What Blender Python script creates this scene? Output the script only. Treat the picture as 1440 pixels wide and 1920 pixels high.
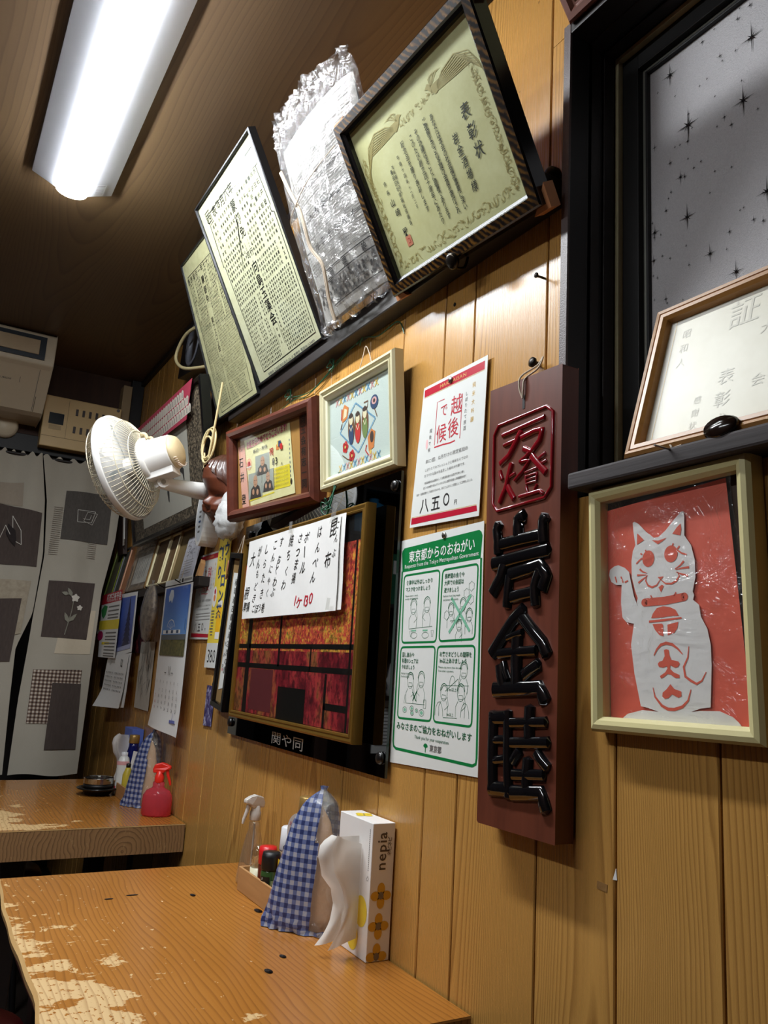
import bpy, bmesh, math, random
from mathutils import Matrix, Vector, Euler

SC = bpy.context.scene
for _o in list(bpy.data.objects):
    bpy.data.objects.remove(_o)
COL = SC.collection
rnd = random.Random(7)
PI = math.pi

# ------------------------------------------------------------------ camera
# world: right-hand wall is the plane X=0 (room at X<0), +Y runs down the room, floor Z=0
YAW, PITCH, ROLL = 0.5138, 0.1947, 0.0595
cam = bpy.data.cameras.new('camera')
cam.sensor_fit = 'VERTICAL'
cam.sensor_height = 24.0
cam.lens = 1500.0 / 1920.0 * 24.0
cam.clip_start = 0.02
cam_o = bpy.data.objects.new('camera', cam)
COL.objects.link(cam_o)
_f = Vector((math.sin(YAW) * math.cos(PITCH), math.cos(YAW) * math.cos(PITCH), math.sin(PITCH)))
_r = Vector((math.cos(YAW), -math.sin(YAW), 0))
_u = _r.cross(_f)
_r2 = _r * math.cos(ROLL) + _u * math.sin(ROLL)
_u2 = _r2.cross(_f)
cam_o.matrix_world = Matrix(((_r2.x, _u2.x, -_f.x, -0.87), (_r2.y, _u2.y, -_f.y, 0.0), (_r2.z, _u2.z, -_f.z, 1.26), (0, 0, 0, 1)))
SC.camera = cam_o

# ------------------------------------------------------------------ world, exposure
SC.view_settings.view_transform = 'Standard'
SC.view_settings.look = 'None'
SC.view_settings.gamma = 1.0
SC.view_settings.exposure = 0.15
SC.view_settings.use_curve_mapping = False
W = bpy.data.worlds.new('night')
SC.world = W
W.use_nodes = True
W.node_tree.nodes['Background'].inputs[0].default_value = (0.8, 0.85, 1.0, 1)
W.node_tree.nodes['Background'].inputs[1].default_value = 0.02
LAMP_POWER = 100.0        # radiance of the tube diffuser over the tables
FILL_POWER = 58.0         # unseen fill lamp added to brighten the room, built like the first

# ------------------------------------------------------------------ materials
def lin(c):
    c = c / 255.0
    return c / 12.92 if c <= 0.04045 else ((c + 0.055) / 1.055) ** 2.4
def rgb(c):
    return (lin(c[0]), lin(c[1]), lin(c[2]), 1)

class NT:
    """small helper around a material node tree"""
    def __init__(s, name):
        s.m = bpy.data.materials.new(name)
        s.m.use_nodes = True
        s.t = s.m.node_tree
        s.b = s.t.nodes['Principled BSDF']
    def n(s, typ, **kw):
        x = s.t.nodes.new(typ)
        for k, v in kw.items():
            setattr(x, k, v)
        return x
    def l(s, a, b):
        s.t.links.new(a, b)
    def val(s, sock, v):
        if isinstance(v, bpy.types.NodeSocket):
            s.l(v, sock)
        else:
            sock.default_value = v
    def math(s, op, a, b=0.0, c=None, clamp=False):
        x = s.n('ShaderNodeMath', operation=op, use_clamp=clamp)
        s.val(x.inputs[0], a)
        s.val(x.inputs[1], b)
        if c is not None:
            s.val(x.inputs[2], c)
        return x.outputs[0]
    def mix(s, f, a, b):
        x = s.n('ShaderNodeMix', data_type='RGBA')
        s.val(x.inputs[0], f)
        s.val(x.inputs[6], a)
        s.val(x.inputs[7], b)
        return x.outputs[2]
    def ramp(s, f, stops):
        x = s.n('ShaderNodeValToRGB')
        e = x.color_ramp.elements
        while len(e) < len(stops):
            e.new(0.5)
        for k, (p, c) in enumerate(stops):
            e[k].position = p
            e[k].color = c if len(c) == 4 else rgb(c)
        s.l(f, x.inputs[0])
        return x.outputs[0]
    def coord(s, scale=(1, 1, 1), loc=None, out='Object'):
        tc = s.n('ShaderNodeTexCoord')
        mp = s.n('ShaderNodeMapping')
        mp.inputs['Scale'].default_value = scale
        s.l(tc.outputs[out], mp.inputs[0])
        if loc is not None:
            s.val(mp.inputs['Location'], loc)
        return mp.outputs[0]
    def noise(s, vec, scale=5, detail=3, rough=0.5, dist=0.0):
        x = s.n('ShaderNodeTexNoise')
        s.l(vec, x.inputs['Vector'])
        x.inputs['Scale'].default_value = scale
        x.inputs['Detail'].default_value = detail
        x.inputs['Roughness'].default_value = rough
        x.inputs['Distortion'].default_value = dist
        return x.outputs['Fac']
    def bump(s, h, strength=0.2, dist=0.002):
        x = s.n('ShaderNodeBump')
        x.inputs['Strength'].default_value = strength
        x.inputs['Distance'].default_value = dist
        s.l(h, x.inputs['Height'])
        s.l(x.outputs[0], s.b.inputs['Normal'])
    def rnd(s):
        return s.n('ShaderNodeObjectInfo').outputs['Random']
    def set(s, **kw):
        names = dict(col='Base Color', rough='Roughness', metal='Metallic', spec='Specular IOR Level', coat='Coat Weight', coatr='Coat Roughness',
                     trans='Transmission Weight', ior='IOR', alpha='Alpha', sheen='Sheen Weight', sss='Subsurface Weight')
        for k, v in kw.items():
            s.val(s.b.inputs[names[k]], v)
        return s

MC = {}
def P(name, c, rough=0.5, var=0.08, vs=30.0, bump=0.0, bs=200.0, **kw):
    """plain surface with slight procedural tone variation"""
    if name in MC:
        return MC[name]
    n = NT(name)
    co = n.coord()
    f = n.noise(co, vs, 3)
    a = rgb(c)
    lo = tuple(x * (1 - var) for x in a[:3]) + (1,)
    hi = tuple(min(1, x * (1 + var)) for x in a[:3]) + (1,)
    n.set(col=n.mix(f, lo, hi), rough=rough, **kw)
    if bump:
        n.bump(n.noise(co, bs, 2), bump)
    MC[name] = n.m
    return n.m

def wood_planks():
    """vertical printed plywood planks: cathedral figure + fine grain, different on every plank"""
    n = NT('plank_wood')
    tc = n.n('ShaderNodeTexCoord')
    sep = n.n('ShaderNodeSeparateXYZ')
    n.l(tc.outputs['Object'], sep.inputs[0])
    r = n.rnd()
    u0 = n.math('MULTIPLY_ADD', r, 0.36, -0.18)
    cmb = n.n('ShaderNodeCombineXYZ')
    n.l(sep.outputs[1], cmb.inputs[0])
    n.l(n.math('MULTIPLY', sep.outputs[2], 0.12), cmb.inputs[1])
    n.l(n.math('MULTIPLY', r, 37.0), cmb.inputs[2])
    wob = n.noise(cmb.outputs[0], 9.0, 3, 0.5)
    u = n.math('ADD', n.math('SUBTRACT', sep.outputs[1], u0), n.math('MULTIPLY_ADD', wob, 0.05, -0.025))
    uu = n.math('MULTIPLY', u, u)
    dirn = n.math('SUBTRACT', n.math('MULTIPLY', n.math('GREATER_THAN', n.math('FRACT', n.math('MULTIPLY', r, 7.3)), 0.4), 2.0), 1.0)
    f = n.math('ADD', n.math('MULTIPLY', n.math('MULTIPLY', sep.outputs[2], dirn), 3.4), n.math('MULTIPLY', uu, 900.0))
    f = n.math('ADD', f, n.math('MULTIPLY', wob, 3.0))
    fr = n.math('FRACT', f)
    line = n.ramp(fr, [(0.0, (0, 0, 0, 1)), (0.55, (0.25, 0.25, 0.25, 1)), (0.86, (1, 1, 1, 1)), (1.0, (0, 0, 0, 1))])
    cmb2 = n.n('ShaderNodeCombineXYZ')
    n.l(n.math('MULTIPLY', sep.outputs[1], 420.0), cmb2.inputs[0])
    n.l(n.math('MULTIPLY', sep.outputs[2], 9.0), cmb2.inputs[1])
    n.l(n.math('MULTIPLY', r, 91.0), cmb2.inputs[2])
    fine = n.noise(cmb2.outputs[0], 1.0, 2, 0.6)
    base = n.mix(n.math('MULTIPLY', line, 0.85), rgb((202, 152, 80)), rgb((128, 84, 36)))
    base = n.mix(n.math('MULTIPLY_ADD', fine, 0.7, -0.2, clamp=True), base, rgb((162, 116, 60)))
    tint = n.mix(r, rgb((206, 156, 84)), rgb((184, 134, 68)))
    base = n.mix(0.22, base, tint)
    # small dark pin holes and rubbed spots
    nz = n.noise(n.coord((1, 1, 1)), 38.0, 1, 0.3)
    base = n.mix(n.math('MULTIPLY', n.math('GREATER_THAN', nz, 0.80), 0.6), base, rgb((70, 40, 18)))
    n.set(col=base, rough=n.math('MULTIPLY_ADD', fine, 0.14, 0.20), spec=0.6)
    n.bump(n.math('ADD', fine, n.math('MULTIPLY', line, 0.5)), 0.22, 0.0006)
    return n.m

def wood(name, c1, c2, axis=1, freq=60.0, rough=0.4, coat=0.0, stretch=0.06, bump=0.1):
    """straight-grained wood, grain along the given object axis"""
    n = NT(name)
    sc = [1.0, 1.0, 1.0]
    sc[axis] = stretch
    co = n.coord(tuple(sc))
    a = n.noise(co, freq, 4, 0.6, 0.4)
    b = n.noise(co, freq * 4, 2, 0.5)
    f = n.math('MULTIPLY_ADD', b, 0.45, n.math('MULTIPLY_ADD', a, 1.3, -0.4), clamp=True)
    n.set(col=n.mix(f, rgb(c1), rgb(c2)), rough=rough, coat=coat, coatr=0.12)
    if bump:
        n.bump(f, bump, 0.0008)
    return n.m

def ceiling_wood():
    n = NT('ceiling_veneer')
    tc = n.n('ShaderNodeTexCoord')
    sep = n.n('ShaderNodeSeparateXYZ')
    n.l(tc.outputs['Object'], sep.inputs[0])
    big = n.noise(n.coord((1.6, 0.35, 1)), 2.2, 2, 0.4)
    x = n.math('MULTIPLY_ADD', n.math('FRACT', n.math('MULTIPLY', sep.outputs[0], 2.6)), 0.385, -0.19)
    f = n.math('ADD', n.math('MULTIPLY', n.math('MULTIPLY', x, x), 250.0), n.math('MULTIPLY', sep.outputs[1], 3.4))
    f = n.math('ADD', f, n.math('MULTIPLY', big, 9.0))
    line = n.ramp(n.math('FRACT', f), [(0, (0, 0, 0, 1)), (0.7, (0.35, 0.35, 0.35, 1)), (0.9, (1, 1, 1, 1)), (1, (0, 0, 0, 1))])
    fine = n.noise(n.coord((120, 5, 1)), 1.0, 3, 0.6)
    c = n.mix(n.math('MULTIPLY', line, 0.5), rgb((118, 96, 66)), rgb((66, 50, 34)))
    c = n.mix(n.math('MULTIPLY', fine, 0.5), c, rgb((86, 66, 50)))
    stain = n.noise(n.coord((1, 0.6, 1)), 1.7, 3, 0.5)
    c = n.mix(n.math('MULTIPLY_ADD', stain, 0.9, -0.25, clamp=True), c, rgb((80, 64, 60)))
    n.set(col=c, rough=0.42, spec=0.35)
    n.bump(fine, 0.12, 0.0006)
    return n.m

def table_wood():
    """thick varnished slab: grain along Y, knots, varnish rubbed off along the open edge"""
    n = NT('varnished_slab')
    tc = n.n('ShaderNodeTexCoord')
    sep = n.n('ShaderNodeSeparateXYZ')
    n.l(tc.outputs['Object'], sep.inputs[0])
    X, Y = sep.outputs[0], sep.outputs[1]
    warp = n.noise(n.coord((3.0, 0.75, 1)), 2.0, 2, 0.45)
    f = n.math('ADD', n.math('MULTIPLY', X, 82.0), n.math('MULTIPLY', warp, 8.5))
    fr = n.math('FRACT', f)
    line = n.ramp(fr, [(0, (0, 0, 0, 1)), (0.6, (0.12, 0.12, 0.12, 1)), (0.9, (1, 1, 1, 1)), (1, (0, 0, 0, 1))])
    fine = n.noise(n.coord((260, 7, 1)), 1.0, 2, 0.6)
    cloud = n.noise(n.coord((2, 1, 1)), 2.4, 3, 0.5)
    var = n.mix(cloud, rgb((152, 96, 38)), rgb((188, 128, 58)))
    var = n.mix(n.math('MULTIPLY', line, 0.5), var, rgb((98, 54, 20)))
    var = n.mix(n.math('MULTIPLY_ADD', fine, 0.8, -0.2, clamp=True), var, rgb((160, 102, 42)))
    bare = n.mix(n.math('MULTIPLY', line, 0.7), rgb((206, 174, 124)), rgb((166, 126, 78)))
    # wear: patches that thicken towards the open long side
    patch = n.noise(n.coord((5.0, 7.0, 1)), 2.0, 6, 0.62)
    flecks = n.noise(n.coord((26, 14, 1)), 2.2, 3, 0.6)
    edge = n.math('MULTIPLY_ADD', X, -1.05, -0.42)                      # 0 in the middle, grows at x=-0.6
    ends = n.math('MULTIPLY_ADD', Y, -0.30, 0.0)
    wear = n.math('ADD', patch, n.math('ADD', edge, ends))
    worn = n.math('MULTIPLY', n.math('SUBTRACT', wear, 0.685), 45.0, clamp=True)
    fl = n.math('MULTIPLY', n.math('SUBTRACT', n.math('ADD', flecks, n.math('MULTIPLY', edge, 0.22)), 0.675), 40.0, clamp=True)
    chips = n.math('MAXIMUM', worn, fl)
    keep = n.math('MULTIPLY', n.math('SUBTRACT', n.noise(n.coord((60, 45, 1)), 2.0, 2, 0.6), 0.36), 25.0, clamp=True)
    chips = n.math('MULTIPLY', chips, keep)
    c = n.mix(chips, var, bare)
    n.set(col=c, rough=n.math('ADD', n.math('MULTIPLY', chips, 0.35), n.math('MULTIPLY_ADD', cloud, 0.2, 0.12)), spec=0.5)
    n.bump(n.math('SUBTRACT', n.math('MULTIPLY', line, -0.4), chips), 0.25, 0.0008)
    return n.m

def end_grain(name, cx, cz):
    n = NT(name)
    tc = n.n('ShaderNodeTexCoord')
    sep = n.n('ShaderNodeSeparateXYZ')
    n.l(tc.outputs['Object'], sep.inputs[0])
    dx = n.math('ADD', sep.outputs[0], -cx)
    dz = n.math('MULTIPLY', n.math('ADD', sep.outputs[2], -cz), 0.8)
    d = n.math('SQRT', n.math('ADD', n.math('MULTIPLY', dx, dx), n.math('MULTIPLY', dz, dz)))
    w = n.noise(n.coord((1, 1, 1)), 9.0, 3, 0.5)
    f = n.math('FRACT', n.math('ADD', n.math('MULTIPLY', d, 85.0), n.math('MULTIPLY', w, 5.0)))
    line = n.ramp(f, [(0, (0, 0, 0, 1)), (0.6, (0.2, 0.2, 0.2, 1)), (0.9, (1, 1, 1, 1)), (1, (0, 0, 0, 1))])
    scr = n.noise(n.coord((40, 1, 12)), 3.0, 3, 0.6)
    c = n.mix(n.math('MULTIPLY', line, 0.8), rgb((140, 104, 66)), rgb((84, 56, 30)))
    c = n.mix(n.math('MULTIPLY', n.math('GREATER_THAN', scr, 0.66), 0.3), c, rgb((180, 146, 100)))
    n.set(col=c, rough=0.6)
    n.bump(line, 0.2, 0.001)
    return n.m

def speckle(name, stops, scale, rough=0.5, **kw):
    n = NT(name)
    n.set(col=n.ramp(n.noise(n.coord(), scale, 4, 0.7), stops), rough=rough, **kw)
    return n.m

def clear(name, tint=(255, 255, 255), rough=0.03, gloss=0.25, wrinkle=0.0, ws=40.0, haze=0.0, hz=(230, 230, 230)):
    """thin clear plastic or glazing: see-through film with a real glossy reflection"""
    n = NT(name)
    t = n.n('ShaderNodeBsdfTransparent')
    t.inputs[0].default_value = rgb(tint)
    g = n.n('ShaderNodeBsdfGlossy')
    g.inputs['Roughness'].default_value = rough
    g.inputs[0].default_value = (1, 1, 1, 1)
    mx = n.n('ShaderNodeMixShader')
    lw = n.n('ShaderNodeLayerWeight')
    lw.inputs['Blend'].default_value = 0.5
    f = n.math('MULTIPLY_ADD', n.math('POWER', lw.outputs['Facing'], 4.0), 0.7, gloss + 0.03, clamp=True)
    if wrinkle:
        co = n.coord()
        h = n.noise(co, ws, 4, 0.65, 1.2)
        bp = n.n('ShaderNodeBump')
        bp.inputs['Strength'].default_value = wrinkle
        bp.inputs['Distance'].default_value = 0.02
        n.l(h, bp.inputs['Height'])
        n.l(bp.outputs[0], g.inputs['Normal'])
        n.l(bp.outputs[0], lw.inputs['Normal'])
    n.l(f, mx.inputs[0])
    n.l(t.outputs[0], mx.inputs[1])
    n.l(g.outputs[0], mx.inputs[2])
    out = n.t.nodes['Material Output']
    last = mx
    if haze:
        d = n.n('ShaderNodeBsdfDiffuse')
        d.inputs[0].default_value = rgb(hz)
        m2 = n.n('ShaderNodeMixShader')
        m2.inputs[0].default_value = haze
        n.l(mx.outputs[0], m2.inputs[1])
        n.l(d.outputs[0], m2.inputs[2])
        last = m2
    n.l(last.outputs[0], out.inputs['Surface'])
    return n.m

def emit(name, c, s):
    n = NT(name)
    n.b.inputs['Base Color'].default_value = (0.8, 0.8, 0.8, 1)
    n.b.inputs['Emission Color'].default_value = c
    n.b.inputs['Emission Strength'].default_value = s
    return n.m

# ------------------------------------------------------------------ mesh builder
GLY = {}
def glyph(ch, bold=0.0, res=2):
    k = (ch, bold, res)
    if k not in GLY:
        c = bpy.data.curves.new('glyph', 'FONT')
        c.body = ch
        c.size = 1.0
        c.resolution_u = res
        c.offset = bold
        o = bpy.data.objects.new('glyph', c)
        m = o.to_mesh()
        vs = [(v.co.x, v.co.y) for v in m.vertices]
        fs = [tuple(p.vertices) for p in m.polygons]
        o.to_mesh_clear()
        bpy.data.objects.remove(o)
        bpy.data.curves.remove(c)
        w = (max(v[0] for v in vs) + min(v[0] for v in vs)) if vs else 0.5
        GLY[k] = (vs, fs, w)
    return GLY[k]

def sm(path, n=5, closed=False):
    """Catmull-Rom smoothing of a 3-D path"""
    P_ = [Vector(p) for p in path]
    k = len(P_)
    out = []
    for i in range(k if closed else k - 1):
        p0 = P_[i - 1] if (i or closed) else P_[i]
        p1, p2 = P_[i], P_[(i + 1) % k]
        p3 = P_[(i + 2) % k] if (i + 2 < k or closed) else p2
        for j in range(n):
            t = j / n
            out.append(tuple(0.5 * (2 * p1 + (p2 - p0) * t + (2 * p0 - 5 * p1 + 4 * p2 - p3) * t * t + (3 * p1 - p0 - 3 * p2 + p3) * t ** 3)))
    if not closed:
        out.append(tuple(P_[-1]))
    return out

class MB:
    def __init__(s):
        s.v, s.f, s.m, s.s, s.mats = [], [], [], [], []
    def mi(s, m):
        if m not in s.mats:
            s.mats.append(m)
        return s.mats.index(m)
    def add(s, vs, fs, m, smooth=False):
        b = len(s.v)
        s.v.extend(vs)
        k = s.mi(m)
        for f in fs:
            s.f.append(tuple(b + i for i in f))
            s.m.append(k)
            s.s.append(smooth)
    def box(s, x0, x1, y0, y1, z0, z1, m):
        v = [(x, y, z) for z in (z0, z1) for y in (y0, y1) for x in (x0, x1)]
        s.add(v, [(0, 2, 3, 1), (4, 5, 7, 6), (0, 1, 5, 4), (2, 6, 7, 3), (0, 4, 6, 2), (1, 3, 7, 5)], m)
    def rect(s, x0, y0, x1, y1, z, m):
        s.add([(x0, y0, z), (x1, y0, z), (x1, y1, z), (x0, y1, z)], [(0, 1, 2, 3)], m)
    def quad(s, a, b, c, d, m):
        s.add([a, b, c, d], [(0, 1, 2, 3)], m)
    def poly(s, pts, z, m):
        s.add([(x, y, z) for x, y in pts], [tuple(range(len(pts)))], m)
    def ext(s, pts, z0, z1, m, mside=None):
        n = len(pts)
        v = [(x, y, z0) for x, y in pts] + [(x, y, z1) for x, y in pts]
        s.add(v, [tuple(range(n - 1, -1, -1)), tuple(range(n, 2 * n))], m)
        s.add(v, [(i, (i + 1) % n, n + (i + 1) % n, n + i) for i in range(n)], mside or m)
    def ell(s, cx, cy, rx, ry, z, m, n=20, a0=0.0, a1=2 * PI):
        full = abs(a1 - a0 - 2 * PI) < 1e-6
        s.poly([(cx + rx * math.cos(a0 + (a1 - a0) * i / (n if full else n - 1)), cy + ry * math.sin(a0 + (a1 - a0) * i / (n if full else n - 1))) for i in range(n)], z, m)
    def line(s, pts, w, z, m, closed=False):
        """flat ribbon along a 2-D polyline"""
        P2 = [Vector(p[:2]) for p in pts]
        n = len(P2)
        L = []
        for i in range(n):
            a = P2[i - 1] if (i or closed) else P2[i]
            b = P2[(i + 1) % n] if (i < n - 1 or closed) else P2[i]
            t = (b - a)
            if t.length < 1e-9:
                t = Vector((1, 0))
            t.normalize()
            nn = Vector((-t.y, t.x))
            ww = (w[i] if isinstance(w, (list, tuple)) else w) / 2
            L.append((P2[i] + nn * ww, P2[i] - nn * ww))
        v = [(p.x, p.y, z) for a, b in L for p in (b, a)]
        k = n if closed else n - 1
        s.add(v, [(2 * i, 2 * ((i + 1) % n), 2 * ((i + 1) % n) + 1, 2 * i + 1) for i in range(k)], m)
    def tube(s, path, r, m, n=8, closed=False, caps=True, smooth=True):
        if 3 <= len(path) <= 12 and not isinstance(r, (list, tuple)) and n >= 5 and caps and r > 0.0011:
            path = sm(path, 5, closed)
        P3 = [Vector(p) for p in path]
        k = len(P3)
        tans = []
        for i in range(k):
            a = P3[i - 1] if (i or closed) else P3[i]
            b = P3[(i + 1) % k] if (i < k - 1 or closed) else P3[i]
            t = b - a
            tans.append(t.normalized() if t.length > 1e-9 else Vector((0, 0, 1)))
        up = Vector((0, 0, 1)) if abs(tans[0].z) < 0.9 else Vector((1, 0, 0))
        nx = tans[0].cross(up).normalized()
        v = []
        for i in range(k):
            t = tans[i]
            nx = (nx - t * nx.dot(t))
            nx = nx.normalized() if nx.length > 1e-6 else t.orthogonal().normalized()
            ny = t.cross(nx)
            rr = r[i] if isinstance(r, (list, tuple)) else r
            for j in range(n):
                a = 2 * PI * j / n
                p = P3[i] + (nx * math.cos(a) + ny * math.sin(a)) * rr
                v.append(tuple(p))
        f = []
        for i in range(k if closed else k - 1):
            i2 = (i + 1) % k
            for j in range(n):
                f.append((i * n + j, i * n + (j + 1) % n, i2 * n + (j + 1) % n, i2 * n + j))
        s.add(v, f, m, smooth)
        if caps and not closed:
            s.add(v[:n], [tuple(range(n - 1, -1, -1))], m)
            s.add(v[-n:], [tuple(range(n))], m)
    def lathe(s, prof, m, n=20, mt=None, smooth=True, sx=1.0, sy=1.0):
        """profile [(radius, height)] turned about local Z; mt = optional Matrix"""
        v = []
        for r, h in prof:
            for j in range(n):
                a = 2 * PI * j / n
                p = Vector((r * math.cos(a) * sx, r * math.sin(a) * sy, h))
                v.append(tuple(mt @ p) if mt else tuple(p))
        f = [(i * n + j, i * n + (j + 1) % n, (i + 1) * n + (j + 1) % n, (i + 1) * n + j) for i in range(len(prof) - 1) for j in range(n)]
        if prof[0][0] > 1e-6:
            f.append(tuple(range(n - 1, -1, -1)))
        if prof[-1][0] > 1e-6:
            f.append(tuple((len(prof) - 1) * n + j for j in range(n)))
        s.add(v, f, m, smooth)
    def grid(s, fn, nu, nv, m, smooth=True, mfn=None):
        v = [fn(i / nu, j / nv) for j in range(nv + 1) for i in range(nu + 1)]
        if mfn is None:
            s.add(v, [(j * (nu + 1) + i, j * (nu + 1) + i + 1, (j + 1) * (nu + 1) + i + 1, (j + 1) * (nu + 1) + i) for j in range(nv) for i in range(nu)], m, smooth)
        else:
            b = len(s.v)
            s.v.extend(v)
            for j in range(nv):
                for i in range(nu):
                    s.f.append(tuple(b + q for q in (j * (nu + 1) + i, j * (nu + 1) + i + 1, (j + 1) * (nu + 1) + i + 1, (j + 1) * (nu + 1) + i)))
                    s.m.append(s.mi(mfn((i + .5) / nu, (j + .5) / nv)))
                    s.s.append(smooth)
    def pillow(s, pts, w, m, h=0.0055, n=6, z=0.0):
        """a carved brush stroke: raised half-round ribbon with blunt, slightly flared ends"""
        P2 = [Vector(p) for p in pts]
        fine = [P2[0]]
        for a, b in zip(P2, P2[1:]):
            for q in (0.5, 1.0):
                fine.append(a.lerp(b, q))
        P2 = fine
        k = len(P2)
        v = []
        for i in range(k):
            a = P2[max(0, i - 1)]
            b = P2[min(k - 1, i + 1)]
            t = (b - a).normalized()
            nn = Vector((-t.y, t.x))
            e = 1.0
            if i == 0 or i == k - 1:
                e = 1.08
            hh = h if 0 < i < k - 1 else h * 0.8
            for j in range(n + 1):
                an = PI * j / n
                p = P2[i] + nn * (w / 2 * e * math.cos(an))
                v.append((p.x, p.y, z + hh * math.sin(an) ** 0.7 if math.sin(an) > 0 else z))
        f = [(i * (n + 1) + j, i * (n + 1) + j + 1, (i + 1) * (n + 1) + j + 1, (i + 1) * (n + 1) + j) for i in range(k - 1) for j in range(n)]
        f = [tuple(reversed(q)) for q in f]
        s.add(v, f, m, True)
        for i0, sg in ((0, -1), (k - 1, 1)):
            t = (P2[min(k - 1, i0 + 1)] - P2[max(0, i0 - 1)]).normalized() * (w * 0.22 * sg)
            ring = v[i0 * (n + 1):(i0 + 1) * (n + 1)]
            c = (P2[i0].x + t.x, P2[i0].y + t.y, z)
            s.add(ring + [c], [(j, j + 1, n + 1) if sg < 0 else (j + 1, j, n + 1) for j in range(n)], m, True)
    # --- lettering (flat print)
    jit = 0.0
    def ch(s, c, x, y, size, z, m, bold=0.0, sx=1.0, shear=0.0, rot=0.0, res=2):
        """glyph with its em box centred on (x, y)"""
        vs, fs, w = glyph(c, bold, res)
        if s.jit:
            rot += rnd.uniform(-s.jit, s.jit); size *= rnd.uniform(.85, 1.12); x += rnd.uniform(-.06, .06) * size; y += rnd.uniform(-.08, .08) * size
        ca, sa = math.cos(rot), math.sin(rot)
        out = []
        for a, b in vs:
            p = (a - 0.5) * size * sx
            q = (b - 0.36) * size
            p += q * shear
            out.append((x + p * ca - q * sa, y + p * sa + q * ca, z))
        s.add(out, fs, m)
    def tv(s, text, x, y0, y1, size, z, m, bold=0.0, sx=1.0, shear=0.0, x1=None):
        """vertical column: first glyph centred at y0, last at y1"""
        n = len(text)
        for i, c in enumerate(text):
            if c != ' ':
                q = i / max(1, n - 1)
                rot = -PI / 2 if c in 'ー―' else 0.0
                s.ch(c, x + ((x1 - x) * q if x1 is not None else 0), y0 + (y1 - y0) * q, size, z, m, bold, sx, shear, rot)
    def th(s, text, x0, y, size, z, m, x1=None, bold=0.0, rot=0.0, shear=0.0):
        """horizontal line from x0 (left edge), baseline box centred on y; x1 fits the width"""
        adv = []
        for c in text:
            if c == ' ':
                adv.append(0.3)
            elif ord(c) > 0x2E00 or c in '○':
                adv.append(1.0)
            else:
                vs = glyph(c, bold)[0]
                adv.append(max(v[0] for v in vs) + 0.07 if vs else 0.3)
        tot = sum(adv) * size
        k = (x1 - x0) / tot if x1 is not None else 1.0
        px = 0.0
        ca, sa = math.cos(rot), math.sin(rot)
        for c, a in zip(text, adv):
            if c != ' ':
                cx = px + 0.5 * size * k
                s.ch(c, x0 + cx * ca, y + cx * sa, size, z, m, bold, k, shear, rot)
            px += a * size * k
    def frame(s, w, h, prof, m, y0=0.0):
        """mitred picture moulding around a w x h rectangle (bottom at y0); prof = [(inset, z)]"""
        n = len(prof)
        v = []
        for d, z in prof:
            v += [(-w / 2 + d, y0 + d, z), (w / 2 - d, y0 + d, z), (w / 2 - d, y0 + h - d, z), (-w / 2 + d, y0 + h - d, z)]
        for i in range(n - 1):
            for j in range(4):
                j2 = (j + 1) % 4
                q = [v[i * 4 + j], v[i * 4 + j2], v[(i + 1) * 4 + j2], v[(i + 1) * 4 + j]]
                s.add(q, [(0, 1, 2, 3)], m)
    def build(s, name, parent=None, mw=None, bevel=0.0, sub=0, solid=0.0):
        me = bpy.data.meshes.new(name)
        me.from_pydata(s.v, [], s.f)
        for m in s.mats:
            me.materials.append(m)
        me.polygons.foreach_set('material_index', s.m)
        me.polygons.foreach_set('use_smooth', s.s)
        me.update()
        o = bpy.data.objects.new(name, me)
        COL.objects.link(o)
        if parent is not None:
            o.parent = parent
        if mw is not None:
            if parent is None:
                o.matrix_world = mw
            else:
                o.matrix_local = mw
        if solid:
            md = o.modifiers.new('solid', 'SOLIDIFY')
            md.thickness = solid
            md.offset = 0
        if bevel:
            md = o.modifiers.new('bevel', 'BEVEL')
            md.width = bevel
            md.segments = 2
            md.limit_method = 'ANGLE'
            md.angle_limit = math.radians(40)
        if sub:
            md = o.modifiers.new('sub', 'SUBSURF')
            md.levels = md.render_levels = sub
        return o

def tag(o, label, cat, group=None, kind=None):
    o['label'] = label
    o['category'] = cat
    if group:
        o['group'] = group
    if kind:
        o['kind'] = kind
    return o
def struct(o):
    o['kind'] = 'structure'
    return o
def thing(name, label, cat, mw=None, group=None):
    o = bpy.data.objects.new(name, None)
    o.empty_display_size = 0.05
    COL.objects.link(o)
    if mw is not None:
        o.matrix_world = mw
    return tag(o, label, cat, group)
# flat things on the right-hand wall: local x = right as seen, y = up, z = out of the wall
BW = Matrix(((0, 0, -1, 0), (-1, 0, 0, 0), (0, 1, 0, 0), (0, 0, 0, 1)))
def wf(y, z, off=0.0, tilt=0.0, yaw=0.0, roll=0.0):
    R = Matrix.Rotation(math.radians(yaw), 4, 'Y') @ Matrix.Rotation(math.radians(roll), 4, 'Z') @ Matrix.Rotation(math.radians(tilt), 4, 'X')
    return Matrix.Translation((-off, y, z)) @ BW @ R
def at(x, y, z, rz=0.0):
    return Matrix.Translation((x, y, z)) @ Matrix.Rotation(math.radians(rz), 4, 'Z')
def mm(pts):
    return [(a / 1000.0, b / 1000.0) for a, b in pts]

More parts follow.
